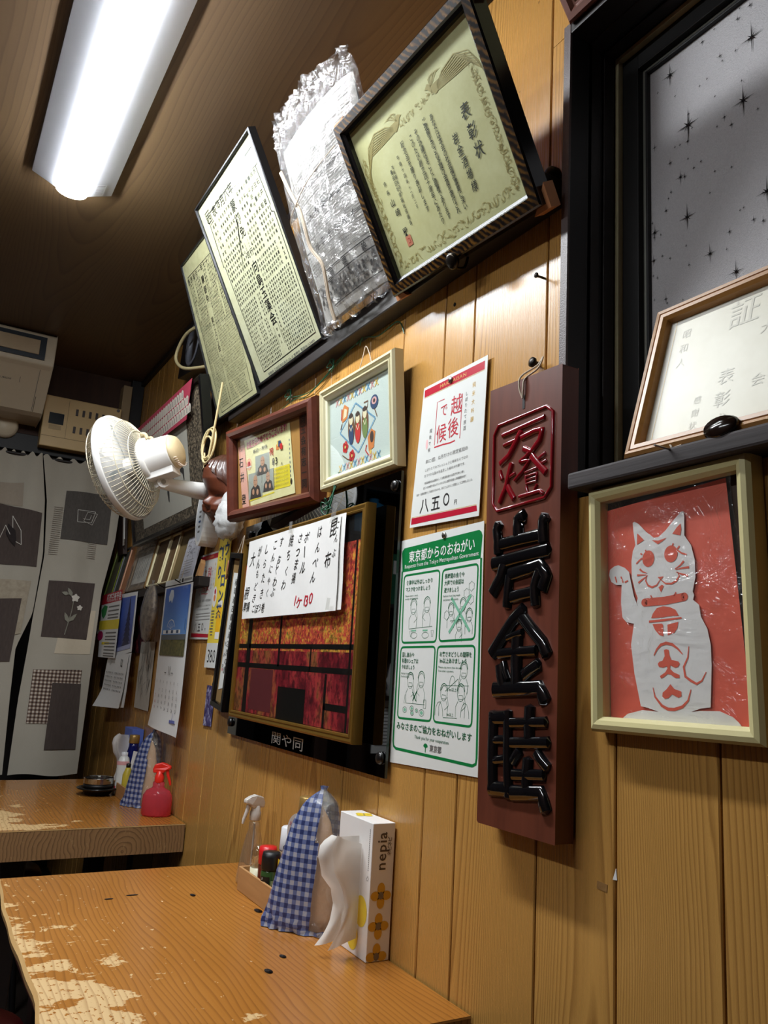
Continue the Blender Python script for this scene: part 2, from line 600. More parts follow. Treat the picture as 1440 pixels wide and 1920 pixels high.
# ------------------------------------------------------------------ shared materials
M_PLANK = wood_planks()
M_DARK = wood('dark_stained_wood', (30, 18, 14), (14, 9, 8), 1, 50, 0.5)
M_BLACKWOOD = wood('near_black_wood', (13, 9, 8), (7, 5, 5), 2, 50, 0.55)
M_GREYWOOD = wood('weathered_grey_wood', (70, 62, 62), (36, 32, 33), 1, 45, 0.75, bump=0.8)
M_CEIL = ceiling_wood()
M_SLAB = table_wood()
M_WHITE = P('white_enamel', (226, 228, 232), 0.35, 0.02)
M_HOUSING = P('grey_white_enamel', (176, 178, 184), 0.5, 0.02)
M_PAPER = P('white_paper', (232, 231, 228), 0.6, 0.03, 60)
M_PAPERG = P('laminated_paper', (226, 228, 224), 0.25, 0.02, 60)
M_INK = P('black_ink', (24, 22, 22), 0.5, 0.05)
M_GREYINK = P('grey_ink', (110, 108, 106), 0.6, 0.05)
M_REDINK = P('red_ink', (190, 28, 48), 0.45, 0.05)
M_BLACK = P('black_lacquer', (10, 10, 11), 0.2, 0.05)
M_BLACKM = P('black_plastic', (16, 16, 18), 0.45, 0.05)
M_STEEL = P('steel', (170, 168, 162), 0.3, 0.05, metal=1.0)
M_GLAZE = clear('glazing', (246, 250, 246), 0.02, 0.02)
M_TWINE = P('cotton_twine', (196, 180, 160), 0.8, 0.15, 300)
M_GREENT = P('green_plastic_twine', (24, 84, 58), 0.4, 0.15, 200)
M_CREAMPL = P('aged_cream_plastic', (206, 190, 150), 0.45, 0.06)

# ------------------------------------------------------------------ room shell
LEN0, LEN1 = -1.6, 4.3
LENW = 5.36
CEIL_Z = 2.71
mb = MB(); mb.box(-2.6, 0.4, LEN0, 5.4, -0.05, 0.0, P('dark_concrete_floor', (52, 44, 40), 0.6, 0.2, 12))
struct(mb.build('floor'))
mb = MB(); mb.box(-2.6, 0.02, LEN0, 5.4, CEIL_Z, CEIL_Z + 0.05, M_CEIL)
struct(mb.build('ceiling'))
WY0, WY1, WZ0, WZ1 = -0.9, 0.935, 1.545, 2.39          # window hole in the right-hand wall
M_GAP = P('dark_groove', (22, 12, 8), 0.8)
mb = MB()
mb.box(0.006, 0.03, WY1, LENW, 0, CEIL_Z, M_GAP)
mb.box(0.006, 0.03, LEN0, WY0, 0, CEIL_Z, M_GAP)
mb.box(0.006, 0.03, WY0, WY1, 0, WZ0, M_GAP)
mb.box(0.006, 0.03, WY0, WY1, WZ1, CEIL_Z, M_GAP)
wall_r = struct(mb.build('wall_right'))
def plank(ya, yb, za, zb):
    g = 0.0016
    b = MB()
    yc, zc = (ya + yb) / 2, (za + zb) / 2
    hw, hh = (yb - ya) / 2 - g, (zb - za) / 2 - 0.0006
    c = 0.0018
    v = [(0.007, -hw, -hh), (0.007, hw, -hh), (0.007, hw, hh), (0.007, -hw, hh),
         (c, -hw, -hh), (c, hw, -hh), (c, hw, hh), (c, -hw, hh),
         (0, -hw + c, -hh), (0, hw - c, -hh), (0, hw - c, hh), (0, -hw + c, hh)]
    b.add(v, [(8, 11, 10, 9), (4, 7, 11, 8), (5, 9, 10, 6), (0, 3, 7, 4), (1, 5, 6, 2), (3, 2, 6, 10, 11, 7), (0, 4, 8, 9, 5, 1)], M_PLANK)
    b.build('plank', wall_r, Matrix.Translation((0, yc, zc)))
cuts = []
y = 0.672 - 4 * 0.6535
while y < LENW:
    for d in (0.0, 0.170, 0.333, 0.548):
        cuts.append(y + d)
    y += 0.6535
cuts = [c for c in cuts if LEN0 < c < LENW - 0.05]
for a, b in zip([LEN0] + cuts, cuts + [LENW]):
    if b <= WY0 or a >= WY1 - 0.001:
        plank(a, b, 0.0, CEIL_Z)
    else:
        plank(a, b, 0.0, WZ0 - 0.001)
        plank(a, b, WZ1 + 0.03 + rnd.random() * 0.0, CEIL_Z)
        if b > WY1 + 0.01:
            plank(WY1 + 0.004, b, WZ0, WZ1 + 0.03)
# dark rail the tilted frames stand on
mb = MB(); mb.box(-0.045, 0.0, 0.965, 2.60, 2.072, 2.125, M_DARK)
struct(mb.build('trim_1', bevel=0.003))
mb = MB(); mb.box(-0.02, 0.0, 0.965, LEN1, CEIL_Z - 0.028, CEIL_Z - 0.001, M_DARK)
struct(mb.build('trim_2', bevel=0.003))
# back wall (open doorway behind the curtain) and the other two walls
M_BACK = wood('brown_wall_panel', (72, 44, 28), (44, 26, 17), 2, 30, 0.75)
mb = MB()
mb.box(-2.6, 0.0, LEN1, LEN1 + 0.04, 2.27, CEIL_Z, M_BACK)
mb.box(-2.6, -1.22, LEN1, LEN1 + 0.04, 0.0, 2.27, M_BACK)
wb = struct(mb.build('wall_back'))
for i, x in enumerate((-2.3, -1.95, -1.6, -1.25, -0.9, -0.55)):
    mb = MB(); mb.box(x - 0.32, x - 0.003, LEN1 - 0.006, LEN1, 2.32, CEIL_Z - 0.002, M_BACK)
    mb.build('panel', wb)
mb = MB(); mb.box(-1.26, -0.0, LEN1 - 0.03, LEN1 + 0.05, 2.225, 2.315, M_BLACKWOOD); struct(mb.build('trim_3', bevel=0.003))
mb = MB(); mb.box(-0.065, 0.0, LEN1 - 0.05, LEN1 + 0.02, 2.20, CEIL_Z - 0.002, M_BLACKWOOD); struct(mb.build('trim_4', bevel=0.003))
mb = MB()
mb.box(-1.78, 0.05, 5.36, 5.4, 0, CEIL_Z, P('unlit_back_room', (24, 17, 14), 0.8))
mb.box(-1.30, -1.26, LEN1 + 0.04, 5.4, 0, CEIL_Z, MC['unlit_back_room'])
struct(mb.build('wall_far'))
mb = MB(); mb.box(-2.64, -2.6, LEN0, 5.4, 0, CEIL_Z, M_BACK); struct(mb.build('wall_left'))
mb = MB(); mb.box(-2.6, 0.03, LEN0 - 0.04, LEN0, 0, CEIL_Z, M_BACK); struct(mb.build('wall_front'))

# ------------------------------------------------------------------ window with patterned glass
win = struct(thing('window_1', '', '')); del win['label']; del win['category']
win.matrix_world = Matrix.Translation((0, 0, 0))
M_SASH = P('cream_sash_strip', (176, 166, 128), 0.5, 0.15, 60)
M_ALU = P('aluminium_track', (150, 150, 140), 0.4, 0.08, metal=0.6)
mb = MB()                                                             # casing standing a little proud of the wall
CS = [(WY1 - 0.004, WY1 + 0.018)]
mb.box(-0.022, 0.03, WY1 - 0.004, WY1 + 0.012, WZ0 + 0.0, WZ1 + 0.02, P('grey_brown_casing', (82, 68, 66), 0.45, 0.2, 120, bump=0.3, bs=400))
mb = MB(); mb.box(-0.0225, -0.018, WY1 - 0.004, WY1 + 0.012, WZ0, WZ1 + 0.02, MC['grey_brown_casing']); mb.build('casing_face', win)
mb = MB(); mb.box(-0.018, 0.03, WY1 - 0.004, WY1 + 0.012, WZ0, WZ1 + 0.02, M_BLACKWOOD)  # casing sides near-black: shade of the unlit reveal put into the colour
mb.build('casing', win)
mb = MB(); mb.box(-0.022, 0.03, WY0, WY1 - 0.004, WZ1 - 0.002, WZ1 + 0.02, M_DARK); mb.build('head_casing', win, bevel=0.002)
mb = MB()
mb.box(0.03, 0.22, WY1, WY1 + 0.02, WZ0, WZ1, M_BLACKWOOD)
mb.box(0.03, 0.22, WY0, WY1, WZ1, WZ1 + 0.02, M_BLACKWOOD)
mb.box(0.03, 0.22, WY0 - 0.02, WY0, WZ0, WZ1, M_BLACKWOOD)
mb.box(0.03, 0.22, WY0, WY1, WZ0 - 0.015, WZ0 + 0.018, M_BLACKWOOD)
mb.build('jamb', win)  # dark wood taken to near-black to carry the unlit reveal's shade
def ring(x0, x1, inset, wdt, m, name):
    b = MB()
    ya, yb, za, zb = WY0 + inset, WY1 - inset, WZ0 + inset, WZ1 - inset
    b.box(x0, x1, yb - wdt, yb, za, zb, m)
    b.box(x0, x1, ya, yb - wdt, zb - wdt, zb, m)
    b.build(name, win, bevel=0.001)
ring(0.022, 0.05, 0.0, 0.004, M_DARK, 'stop_bead')
ring(0.060, 0.084, 0.0, 0.005, M_DARK, 'stop_bead')
ring(0.088, 0.100, 0.002, 0.009, M_SASH, 'sash_strip')
ring(0.100, 0.122, 0.0, 0.046, M_BLACKWOOD, 'track')
ring(0.112, 0.121, 0.046, 0.009, M_ALU, 'sash_strip')
ring(0.108, 0.122, 0.055, 0.005, M_BLACKWOOD, 'sash')
n = NT('frosted_pattern_glass')
co = n.coord()
g1 = n.noise(co, 420.0, 3, 0.7)
c = n.mix(g1, rgb((176, 174, 176)), rgb((222, 218, 220)))
n.set(col=c, rough=n.math('MULTIPLY_ADD', g1, 0.2, 0.22), spec=1.0)
n.bump(g1, 0.6, 0.003)
M_FROST = n.m
mb = MB(); mb.box(0.116, 0.121, WY0 + 0.05, WY1 - 0.05, WZ0, WZ1 - 0.05, M_FROST)
pane = mb.build('pane', win)
M_STAR = P('clear_star_cut', (40, 38, 40), 0.12, 0.1)
mb = MB()
def star(b, y, z, r, x=0.1145):
    pts = []
    for k in range(8):
        a = PI / 2 + k * PI / 4
        rr = r if k % 4 == 0 else (r * 0.72 if k % 2 == 0 else r * 0.36)
        pts.append((y + rr * math.cos(a), z + rr * math.sin(a)))
        a += PI / 8
        pts.append((y + r * 0.085 * math.cos(a), z + r * 0.085 * math.sin(a)))
    b.add([(x, q[0], q[1]) for q in pts] + [(x - 0.0008, y, z)], [(i, (i + 1) % 16, 16) for i in range(16)], M_STAR)
for (y, z, r) in ((.795, 2.178, .034), (.800, 2.012, .025), (.831, 2.298, .026), (.692, 2.157, .030), (.812, 2.091, .016), (.758, 1.928, .018), (.713, 1.878, .022), (.674, 2.257, .030), (.867, 2.016, .018),
                  (.869, 1.965, .012), (.658, 1.983, .026), (.60, 2.08, .03), (.55, 1.95, .025), (.58, 2.25, .03), (.48, 2.16, .03), (.40, 2.0, .03), (.45, 2.29, .026)):
    star(mb, y, z, r)
for k in range(270):
    star(mb, rnd.uniform(0.2, 0.872), rnd.uniform(1.62, 2.325), rnd.choice((0.0042, 0.0042, 0.005, 0.0085)))
o = mb.build('star_pattern', pane)
o['kind'] = 'stuff'
mb = MB(); mb.box(0.30, 0.32, WY0 - 0.3, WY1 + 0.3, 1.2, 2.6, P('night_outside', (16, 15, 16), 0.9))  # dark sheet added behind the glass to stand in for night darkness
mb.build('night_backing', win)
# weathered sill under the window
mb = MB(); mb.box(-0.047, 0.04, WY0, 0.897, 1.545, 1.571, M_GREYWOOD); struct(mb.build('trim_5', bevel=0.004))

# ------------------------------------------------------------------ lamps
M_TUBE = emit('lamp_diffuser', (0.93, 0.97, 1.0, 1), LAMP_POWER)
M_FILL_TUBE = emit('fill_lamp_diffuser', (0.93, 0.97, 1.0, 1), FILL_POWER)
def ceiling_lamp(x, y0, y1, tube, label, group=None):
    t = thing('ceiling_light', label, 'ceiling light', at(x, (y0 + y1) / 2, CEIL_Z), group)
    h = (y1 - y0) / 2
    b = MB()
    prof = [(-0.118, 0.0), (-0.118, -0.014), (-0.05, -0.042), (0.05, -0.042), (0.118, -0.014), (0.118, 0.0)]
    v = [(px, -h, pz) for px, pz in prof] + [(px, h, pz) for px, pz in prof]
    b.add(v, [(i, i + 1, 7 + i, 6 + i) for i in range(5)] + [(5, 4, 3, 2, 1, 0), (6, 7, 8, 9, 10, 11)], M_HOUSING)
    b.build('housing', t)
    b = MB()
    pr = [(0.046 * math.cos(a), -0.043 - 0.024 * math.sin(a)) for a in [PI * k / 12 for k in range(13)]]
    hh = h - 0.004
    v = [(px, -hh, pz) for px, pz in pr] + [(px, hh, pz) for px, pz in pr]
    b.add(v, [(i + 1, i, 13 + i, 14 + i) for i in range(12)], tube, True)
    b.add([(0.044 * math.cos(a), -hh - 0.0, -0.043 - 0.0235 * math.sin(a)) for a in [PI * k / 12 for k in range(13)]], [tuple(range(13))], tube)
    b.add([(0.044 * math.cos(a), hh + 0.0, -0.043 - 0.0235 * math.sin(a)) for a in [PI * k / 12 for k in range(13)]], [tuple(range(12, -1, -1))], tube)
    b.build('diffuser', t)
    b = MB()
    M_LAB = P('pale_rating_label', (196, 198, 202), 0.4, 0.1, 400)
    b.quad((0.062, h - 0.075, -0.0383), (0.092, h - 0.075, -0.0259), (0.092, h - 0.005, -0.0259), (0.062, h - 0.005, -0.0383), M_LAB)
    for k in range(7):
        q = h - 0.07 + k * 0.009
        b.quad((0.066, q, -0.0368), (0.088, q, -0.0277), (0.088, q + 0.002, -0.0277), (0.066, q + 0.002, -0.0368), M_GREYINK)
    b.build('rating_label', t)
    return t
ceiling_lamp(-0.655, 1.235, 2.487, M_TUBE, 'long white ceiling light with glowing tube on the brown ceiling')
ceiling_lamp(-2.0, 0.55, 1.80, M_FILL_TUBE, 'unseen added fill light, built like the long white ceiling light')

# ================================================================== things on the right-hand wall
KAN = '田中山本井上木村小林加藤佐高橋渡辺吉清水森石川前後岡谷坂西南北原野島崎松竹梅金銀玉大平和三浦内武古河関根飯塚宮土屋青福永岩長沢秋春夏安部千葉桜杉柴菊戸横'
def names(n):
    return ''.join(rnd.choice(KAN) for _ in range(n))

# ---- certificate in a black and gold striped frame
nt = NT('striped_gold_lacquer')
co = nt.coord()
sp = nt.n('ShaderNodeSeparateXYZ'); nt.l(co, sp.inputs[0])
wob = nt.noise(co, 30, 3, 0.6)
ph = nt.math('ADD', nt.math('MULTIPLY', nt.math('ADD', sp.outputs[0], nt.math('MULTIPLY', sp.outputs[1], 0.9)), 400.0), nt.math('MULTIPLY', wob, 11.0))
sw = nt.math('MULTIPLY_ADD', nt.math('SINE', ph), 0.5, 0.5)
nt.set(col=nt.mix(nt.math('MULTIPLY', nt.math('POWER', sw, 1.6), nt.math('MULTIPLY_ADD', wob, 1.5, -0.38, clamp=True)), rgb((16, 10, 8)), rgb((138, 96, 38))), rough=0.25, spec=0.5)
M_TIGER = nt.m
M_CERT = speckle('aged_certificate_paper', [(0.3, (206, 198, 146)), (0.7, (222, 216, 170))], 14, 0.5)
M_OCHRE = P('ochre_print', (172, 154, 96), 0.5, 0.1, 60)
M_CARD = P('tan_corner_card', (186, 126, 82), 0.6, 0.1, 60)
t = thing('framed_certificate', 'certificate in black and gold striped frame at the right end of the rail', 'picture frame', wf(1.192, 2.06, 0.06, 29.5, 0, -3.1))
H = 0.379
mb = MB()
mb.frame(0.49, H, [(0, -0.024), (0, 0.006), (0.003, 0.009)], M_BLACK)
mb.frame(0.49, H, [(0.003, 0.009), (0.021, 0.010)], M_TIGER)
mb.frame(0.49, H, [(0.021, 0.010), (0.024, 0.006), (0.030, 0.002), (0.030, -0.008)], M_BLACK)
mb.rect(-0.243, 0.002, 0.243, H - 0.002, -0.0235, M_CARD)
mb.build('frame', t)
mb = MB(); mb.rect(-0.22, 0.025, 0.22, H - 0.025, -0.008, M_CERT)
paper = mb.build('certificate_paper', t)
mb = MB(); z = -0.0074
def fringe(b, x0, y0, x1, y1, n, wid, m):
    for k in range(n):
        q = (k + 0.5) / n
        x, y = x0 + (x1 - x0) * q, y0 + (y1 - y0) * q
        a = rnd.uniform(0, 2 * PI)
        r = rnd.uniform(0.4, 1.0) * wid
        x += rnd.uniform(-.4, .4) * wid; y += rnd.uniform(-.4, .4) * wid
        b.line([(x + r * math.cos(a + w), y + r * math.sin(a + w)) for w in (0, 0.7, 1.4, 2.0)], [0.0004, 0.0016, 0.0013, 0.0003], z, m)
for e in ((-0.2, 0.05, 0.197, 0.053), (0.192, 0.055, 0.18, 0.29), (-0.197, 0.055, -0.2, 0.285)):
    fringe(mb, *e, 130, 0.009, M_OCHRE)
for sx, cx in ((-1, -0.03), (1, 0.045)):                      # two crested birds with sweeping tails
    bx = cx + sx * 0.035
    mb.poly([(bx - sx * .03, .300), (bx - sx * .018, .306), (bx - sx * .006, .298), (bx + sx * .016, .298), (bx + sx * .02, .289), (bx, .280), (bx - sx * .014, .288), (bx - sx * .021, .297)][::sx], z, M_OCHRE)
    for k in range(9):
        mb.line([(bx + sx * .006, .292 - k * .0012), (bx + sx * (.03 + .004 * k), .304 - k * .003), (bx + sx * (.07 + .004 * k), .311 - k * .004), (bx + sx * (.105 + .004 * k), .298 - k * .007), (bx + sx * (.122 + .002 * k), .270 - k * .009)], [.001, .0022, .002, .0016, .0004], z, M_OCHRE)
    for k in range(5):
        mb.line([(bx - sx * .012, .296), (bx - sx * (.012 - .006 * k), .311 + .002 * (k % 2)), (bx + sx * (.004 + .006 * k), .316 - .001 * k)], [.001, .0018, .0003], z, M_OCHRE)
fringe(mb, -0.06, 0.285, 0.075, 0.289, 40, 0.007, M_OCHRE)
mb.rect(-0.153, 0.077, -0.134, 0.098, z + 0.0002, P('vermilion_seal', (214, 132, 106), 0.5))
mb.line([(-0.147, 0.092), (-0.14, 0.092), (-0.14, 0.083), (-0.147, 0.083)], 0.0012, z + 0.0004, M_REDINK)
mb.build('ornament_border', paper)
mb = MB(); z = -0.0070
for c, x, y in zip('表彰状', (.1336, .1337, .1345), (.218, .182, .1475)):
    mb.ch(c, x, y, 0.030, z, M_INK, 0.006, 0.85, 0.12)
mb.tv('岩金酒場様', 0.087, 0.191, 0.099, 0.0215, z, M_INK, 0.004, 0.8, 0.12, x1=0.093)
for s_, x0, x1, ya, yb in (('あなたは本会の社会福祉事業に深い', .045, .052, .253, .078), ('ご理解を示され多額の金員を寄付され', .021, .030, .257, .079), ('その功績はまことに顕著であります', -.0105, -.0005, .252, .081),
                        ('このたび創立四十周年にあたり', -.030, -.022, .251, .080), ('記念品を贈り表彰します', -.061, -.054, .253, .118)):
    mb.tv(s_, x0, ya, yb, 0.0135, z, M_INK, 0.006, 0.85, 0.1, x1=x1)
mb.tv('平成十四年', -.088, .238, .188, .0095, z, M_INK, .006, .85, x1=-.085); mb.tv('十一月', -.0842, .175, .157, .0085, z, M_INK, .006, .85); mb.tv('二日', -.082, .145, .135, .0085, z, M_INK, .006, .85)
mb.tv('社会福祉法人', -.1136, .231, .180, .009, z, M_INK, .006, .85, x1=-.115); mb.tv('墨田区社会福祉協議会', -.1225, .224, .117, .0105, z, M_INK, .006, .85, x1=-.1196)
mb.tv('会長', -.157, .2147, .196, .0105, z, M_INK, .004); mb.ch('山', -.154, .173, .017, z, M_INK, .006); mb.ch('崎', -.148, .150, .017, z, M_INK, .006); mb.ch('昇', -.1455, .107, .019, z, M_INK, .006)
mb.build('lettering', paper)
mb = MB(); mb.rect(-0.216, 0.029, 0.216, H - 0.029, -0.003, M_GLAZE); mb.build('glazing', t)
for i, (cx, cy) in enumerate(((-1, 0), (1, 0), (1, 1), (-1, 1))):
    b = MB(); X = cx * 0.245; Y = cy * H; s1 = -cx; s2 = 1 - 2 * cy
    o_ = 0.009
    pts = [(X - s1 * o_, Y - s2 * o_), (X + s1 * 0.034, Y - s2 * o_), (X + s1 * 0.012, Y + s2 * 0.010), (X - s1 * o_, Y + s2 * 0.034)]
    if s1 * s2 < 0:
        pts.reverse()
    b.ext(pts, -0.027, -0.004, M_CARD)
    b.build('corner_guard', t)
mb = MB()
mb.lathe([(0.0, 0.0), (0.013, 0.0), (0.0165, 0.004), (0.0165, 0.010), (0.012, 0.013), (0, 0.013)], P('bronze_hook', (44, 38, 30), 0.25, metal=0.8), 18, Matrix.Translation((-0.012, -0.002, 0.006)))
mb.tube([(-0.012, -0.015, 0.012), (-0.012, -0.02, -0.01), (-0.012, 0.0, -0.03)], 0.003, MC['bronze_hook'], 6)
mb.build('support_hook', t)

# ---- ranking sheets in thin frames
M_BANZ = speckle('cream_ranking_paper', [(0.3, (196, 190, 160)), (0.7, (210, 205, 178))], 20, 0.5)
M_BANZ2 = speckle('yellowed_ranking_paper', [(0.3, (188, 180, 142)), (0.7, (204, 197, 160))], 20, 0.5)
M_THINF = P('dark_grey_aluminium', (52, 52, 54), 0.3, 0.05, metal=0.7)
t = thing('framed_ranking_sheet', 'large thin-framed sheet of black name columns, next to the plastic-wrapped parcel', 'picture frame', wf(2.063, 2.113, 0.05, 26.7))
w_, h_ = 0.470, 0.584
mb = MB(); mb.frame(w_, h_, [(0, -0.018), (0, 0.004), (0.002, 0.006), (0.006, 0.006), (0.008, 0.001), (0.008, -0.004)], M_THINF); mb.rect(-w_ / 2, 0, w_ / 2, h_, -0.017, M_BLACKM); mb.build('frame', t)
mb = MB(); mb.rect(-w_ / 2 + .007, .007, w_ / 2 - .007, h_ - .007, -0.003, M_BANZ); sheet = mb.build('ranking_paper', t)
mb = MB(); z = -0.0026
mb.line([(-.177, .510), (-.19, .516), (-.19, .545), (-.158, .545), (-.158, .534), (.157, .534), (.157, .545), (.205, .545), (.205, .499), (.192, .499)], .0035, z, M_INK)
mb.line([(-.158, .534), (-.152, .506), (-.182, .505), (-.192, .374), (-.183, .374), (-.177, .03), (.196, .03), (.205, .366), (.192, .372), (.192, .388), (.199, .388), (.192, .499), (.157, .505), (.157, .534)], .0035, z, M_INK)
for c, x in zip('西表發月八年', (-.174, -.124, -.089, -.054, -.018, .017)):
    mb.ch(c, x, .524, .033, z, M_INK, .012)
mb.tv('三十一', .052, .533, .514, .012, z, M_INK, .01)
for c, x in zip('成平東', (.088, .122, .183)):
    mb.ch(c, x, .524, .033 if c != '東' else .038, z, M_INK, .012)
for c, x, y, s_ in (('蒙', 0, .480, .036), ('御', 0, .440, .036), ('免', 0, .402, .034), ('行', .011, .338, .022), ('司', -.014, .338, .022), ('向', 0, .296, .04), ('島', -.003, .256, .04), ('玉', -.004, .220, .036), ('藻', -.004, .181, .038), ('会', -.004, .141, .04)):
    mb.ch(c, x, y, s_, z, M_INK, .014)
mb.tv('ふねはせ', -.013, .372, .352, .007, z, M_INK); mb.tv('ざはま', .012, .372, .354, .007, z, M_INK)
mb.line([(-.02, .12), (-.02, .06)], .0012, z, M_INK); mb.line([(.014, .12), (.014, .06)], .0012, z, M_INK)
mb.tv('世話人', -.003, .108, .07, .010, z, M_INK, .01)
def bands(b, spec, xs, m, bold, res=1):
    for y0, y1, n, sz, step in spec:
        for x0, x1 in xs:
            k = int((x1 - x0) / step)
            for i in range(k):
                if rnd.random() < 0.965:
                    b.tv(names(n), x0 + (i + .5) * (x1 - x0) / k, y0, y1, sz, z, m, bold, 0.92)
# res=1 glyphs keep the crowded rows light
_ch = MB.ch
def ch_lo(s, c, x, y, size, z, m, bold=0.0, sx=1.0, shear=0.0, rot=0.0, res=1):
    _ch(s, c, x, y, size, z, m, bold, sx, shear, rot, 1)
MB.ch = ch_lo
mb.tv('大石井登', .178, .492, .405, .0165, z, M_INK, .012); mb.tv('内田光昭', .157, .492, .405, .0155, z, M_INK, .012); mb.tv('鴨沢重夫', .137, .492, .405, .0145, z, M_INK, .012)
mb.tv('関山田光男', .118, .492, .405, .0135, z, M_INK, .012); mb.tv('小松崎正', .099, .492, .405, .0125, z, M_INK, .012)
bands(mb, [(.492, .405, 5, .0115, .0155)], [(-.172, -.02), (.02, .091)], M_INK, .014)
bands(mb, [(.386, .322, 5, .0105, .0145), (.302, .246, 5, .0100, .0135)], [(-.178, -.022), (.022, .19)], M_INK, .014)
bands(mb, [(.228, .168, 6, .0088, .0122), (.154, .108, 5, .0078, .0115)], [(-.178, -.024), (.02, .19)], M_INK, .016)
bands(mb, [(.095, .040, 6, .0080, .0112)], [(-.172, -.024), (.018, .19)], M_INK, .016)
MB.ch = _ch
mb.th('事務所 墨田区東向島六-26-13 宮﨑方 電話3611-5489', -.155, .0145, .0095, z, M_GREYINK, .178, .008)
mb.build('lettering', sheet)
mb = MB(); mb.rect(-w_ / 2 + .008, .008, w_ / 2 - .008, h_ - .008, 0.0, M_GLAZE); mb.build('glazing', t)

t = thing('framed_ranking_sheet', 'yellowed thin-framed ranking sheet of tiny columns at the far end of the rail', 'picture frame', wf(2.497, 2.095, 0.05, 20.5, 0, -1.5))
w_, h_ = 0.395, 0.566
mb = MB(); mb.frame(w_, h_, [(0, -0.018), (0, 0.003), (0.005, 0.003), (0.006, -0.004)], M_THINF); mb.rect(-w_ / 2, 0, w_ / 2, h_, -0.017, M_BLACKM); mb.build('frame', t)
mb = MB(); mb.rect(-w_ / 2 + .006, .006, w_ / 2 - .006, h_ - .006, -0.003, M_BANZ2); sheet = mb.build('ranking_paper', t)
mb = MB(); z = -0.0026
mb.line([(-.165, .512), (-.155, .018), (.15, .024), (.155, .5), (-.165, .51)], .003, z, M_INK)
MB.ch = ch_lo
for c, x in zip('西表發月一年七十八成平東', [(-.165 + .0285 * i) for i in range(12)]):
    mb.ch(c, x, .492, .024, z, M_INK, .014)
for c, y in zip('蒙御免', (.455, .42, .388)):
    mb.ch(c, -.034, y, .028, z, M_INK, .014)
mb.tv('東つスロン会', -.036, .314, .215, .024, z, M_INK, .012)
mb.tv('世話人', -.036, .19, .16, .011, z, M_INK, .01)
bands(mb, [(.475, .415, 6, .0100, .0135), (.405, .352, 6, .0090, .0120), (.342, .295, 6, .0082, .0112), (.286, .243, 6, .0072, .0105), (.234, .194, 6, .0068, .0102)], [(-.158, -.055), (-.015, .148)], M_INK, .018)
bands(mb, [(.184, .146, 6, .0066, .0105), (.137, .100, 6, .0064, .0105), (.09, .034, 8, .0066, .0108)], [(-.154, -.045), (-.03, .146)], M_INK, .018)
MB.ch = _ch
mb.build('lettering', sheet)
mb = MB(); mb.rect(-w_ / 2 + .006, .006, w_ / 2 - .006, h_ - .006, -0.0005, M_GLAZE); mb.build('glazing', t)

# ---- parcel of printed sheets wrapped in clear plastic
M_FILM = clear('crumpled_clear_film', (244, 244, 242), 0.16, 0.03, 0.8, 30.0, 0.06, (236, 236, 240))
M_NEWS = speckle('grey_printed_sheet', [(0.3, (176, 174, 172)), (0.7, (206, 204, 200))], 30, 0.6)
t = thing('wrapped_parcel', 'plastic-wrapped roll of printed sheets leaning between the ranking sheet and the striped certificate frame', 'parcel', wf(1.665, 2.10, 0.04, 27))
LE = [(0.0, -.165), (.024, -.168), (.088, -.147), (.263, -.123), (.398, -.089), (.488, -.072), (.52, -.054)]
RE = [(0.0, .195), (.20, .255), (.364, .312), (.451, .328), (.50, .322)]
def edge(T, y):
    for (a, b), (c, d) in zip(T, T[1:]):
        if y <= c:
            return b + (d - b) * (y - a) / (c - a)
    return T[-1][1]
def top(x):
    return edge([(-.06, .518), (.02, .546), (.19, .522), (.265, .505), (.316, .504), (.33, .495)], x)
def parcel(u, v, inset, dz, wr):
    y = 0.012 + v * 0.52
    a, b = edge(LE, y) + inset, edge(RE, y) - inset
    x = a + (b - a) * u
    y2 = min(y, top(x) - inset)
    lift = math.sin(PI * min(1, max(0, u))) ** 0.5
    zz = dz * lift * (0.35 + 0.65 * min(1, 4 * v * (1.02 - v) + 0.1))
    if wr:
        zz += wr * (math.sin(x * 75 + y * 25 + 2 * math.sin(y * 30)) * .35 + math.sin(y * 40 - x * 95 + 2.5 * math.sin(x * 30)) * .28 + .18 * math.sin(x * 190 + y * 20) * max(0, v - .45) * 2 + rnd.uniform(-.10, .10)) * lift
        if v < .06 or v > .9:
            zz += wr * rnd.uniform(-1.6, 1.6); y2 += rnd.uniform(-.006, .004)
    return (x, y2, zz)
mb = MB()
mb.grid(lambda u, v: parcel(u, 0.05 + v * 0.80, 0.022, 0.034, 0), 16, 20, M_NEWS)
mb.grid(lambda u, v: (parcel(u, 0.05 + v * 0.80, 0.022, 0.034, 0)[0], parcel(u, 0.05 + v * 0.80, 0.022, 0.034, 0)[1], -0.004), 2, 8, M_NEWS)
roll = mb.build('printed_roll', t)
mb = MB()
def onroll(u, v):
    p = parcel(u, 0.05 + v * 0.80, 0.022, 0.034, 0)
    return (p[0], p[1], p[2] + 0.0012)
def curved(b, u0, u1, v, wid, m, k=8):
    for i in range(k):
        a, c = u0 + (u1 - u0) * i / k, u0 + (u1 - u0) * (i + 1) / k
        b.quad(onroll(a, v), onroll(c, v), onroll(c, v + wid), onroll(a, v + wid), m)
M_FAINT = P('faint_grey_print', (150, 148, 146), 0.6)
for v in (.055, .19, .245, .40, .56, .70):
    curved(mb, .30, .98, v, .006, M_INK if v < .3 else M_GREYINK, 10)
for k in range(46):
    curved(mb, .08 + .02 * rnd.random(), .96, .27 + k * .0155, .004, M_FAINT if k % 3 else M_GREYINK, 7)
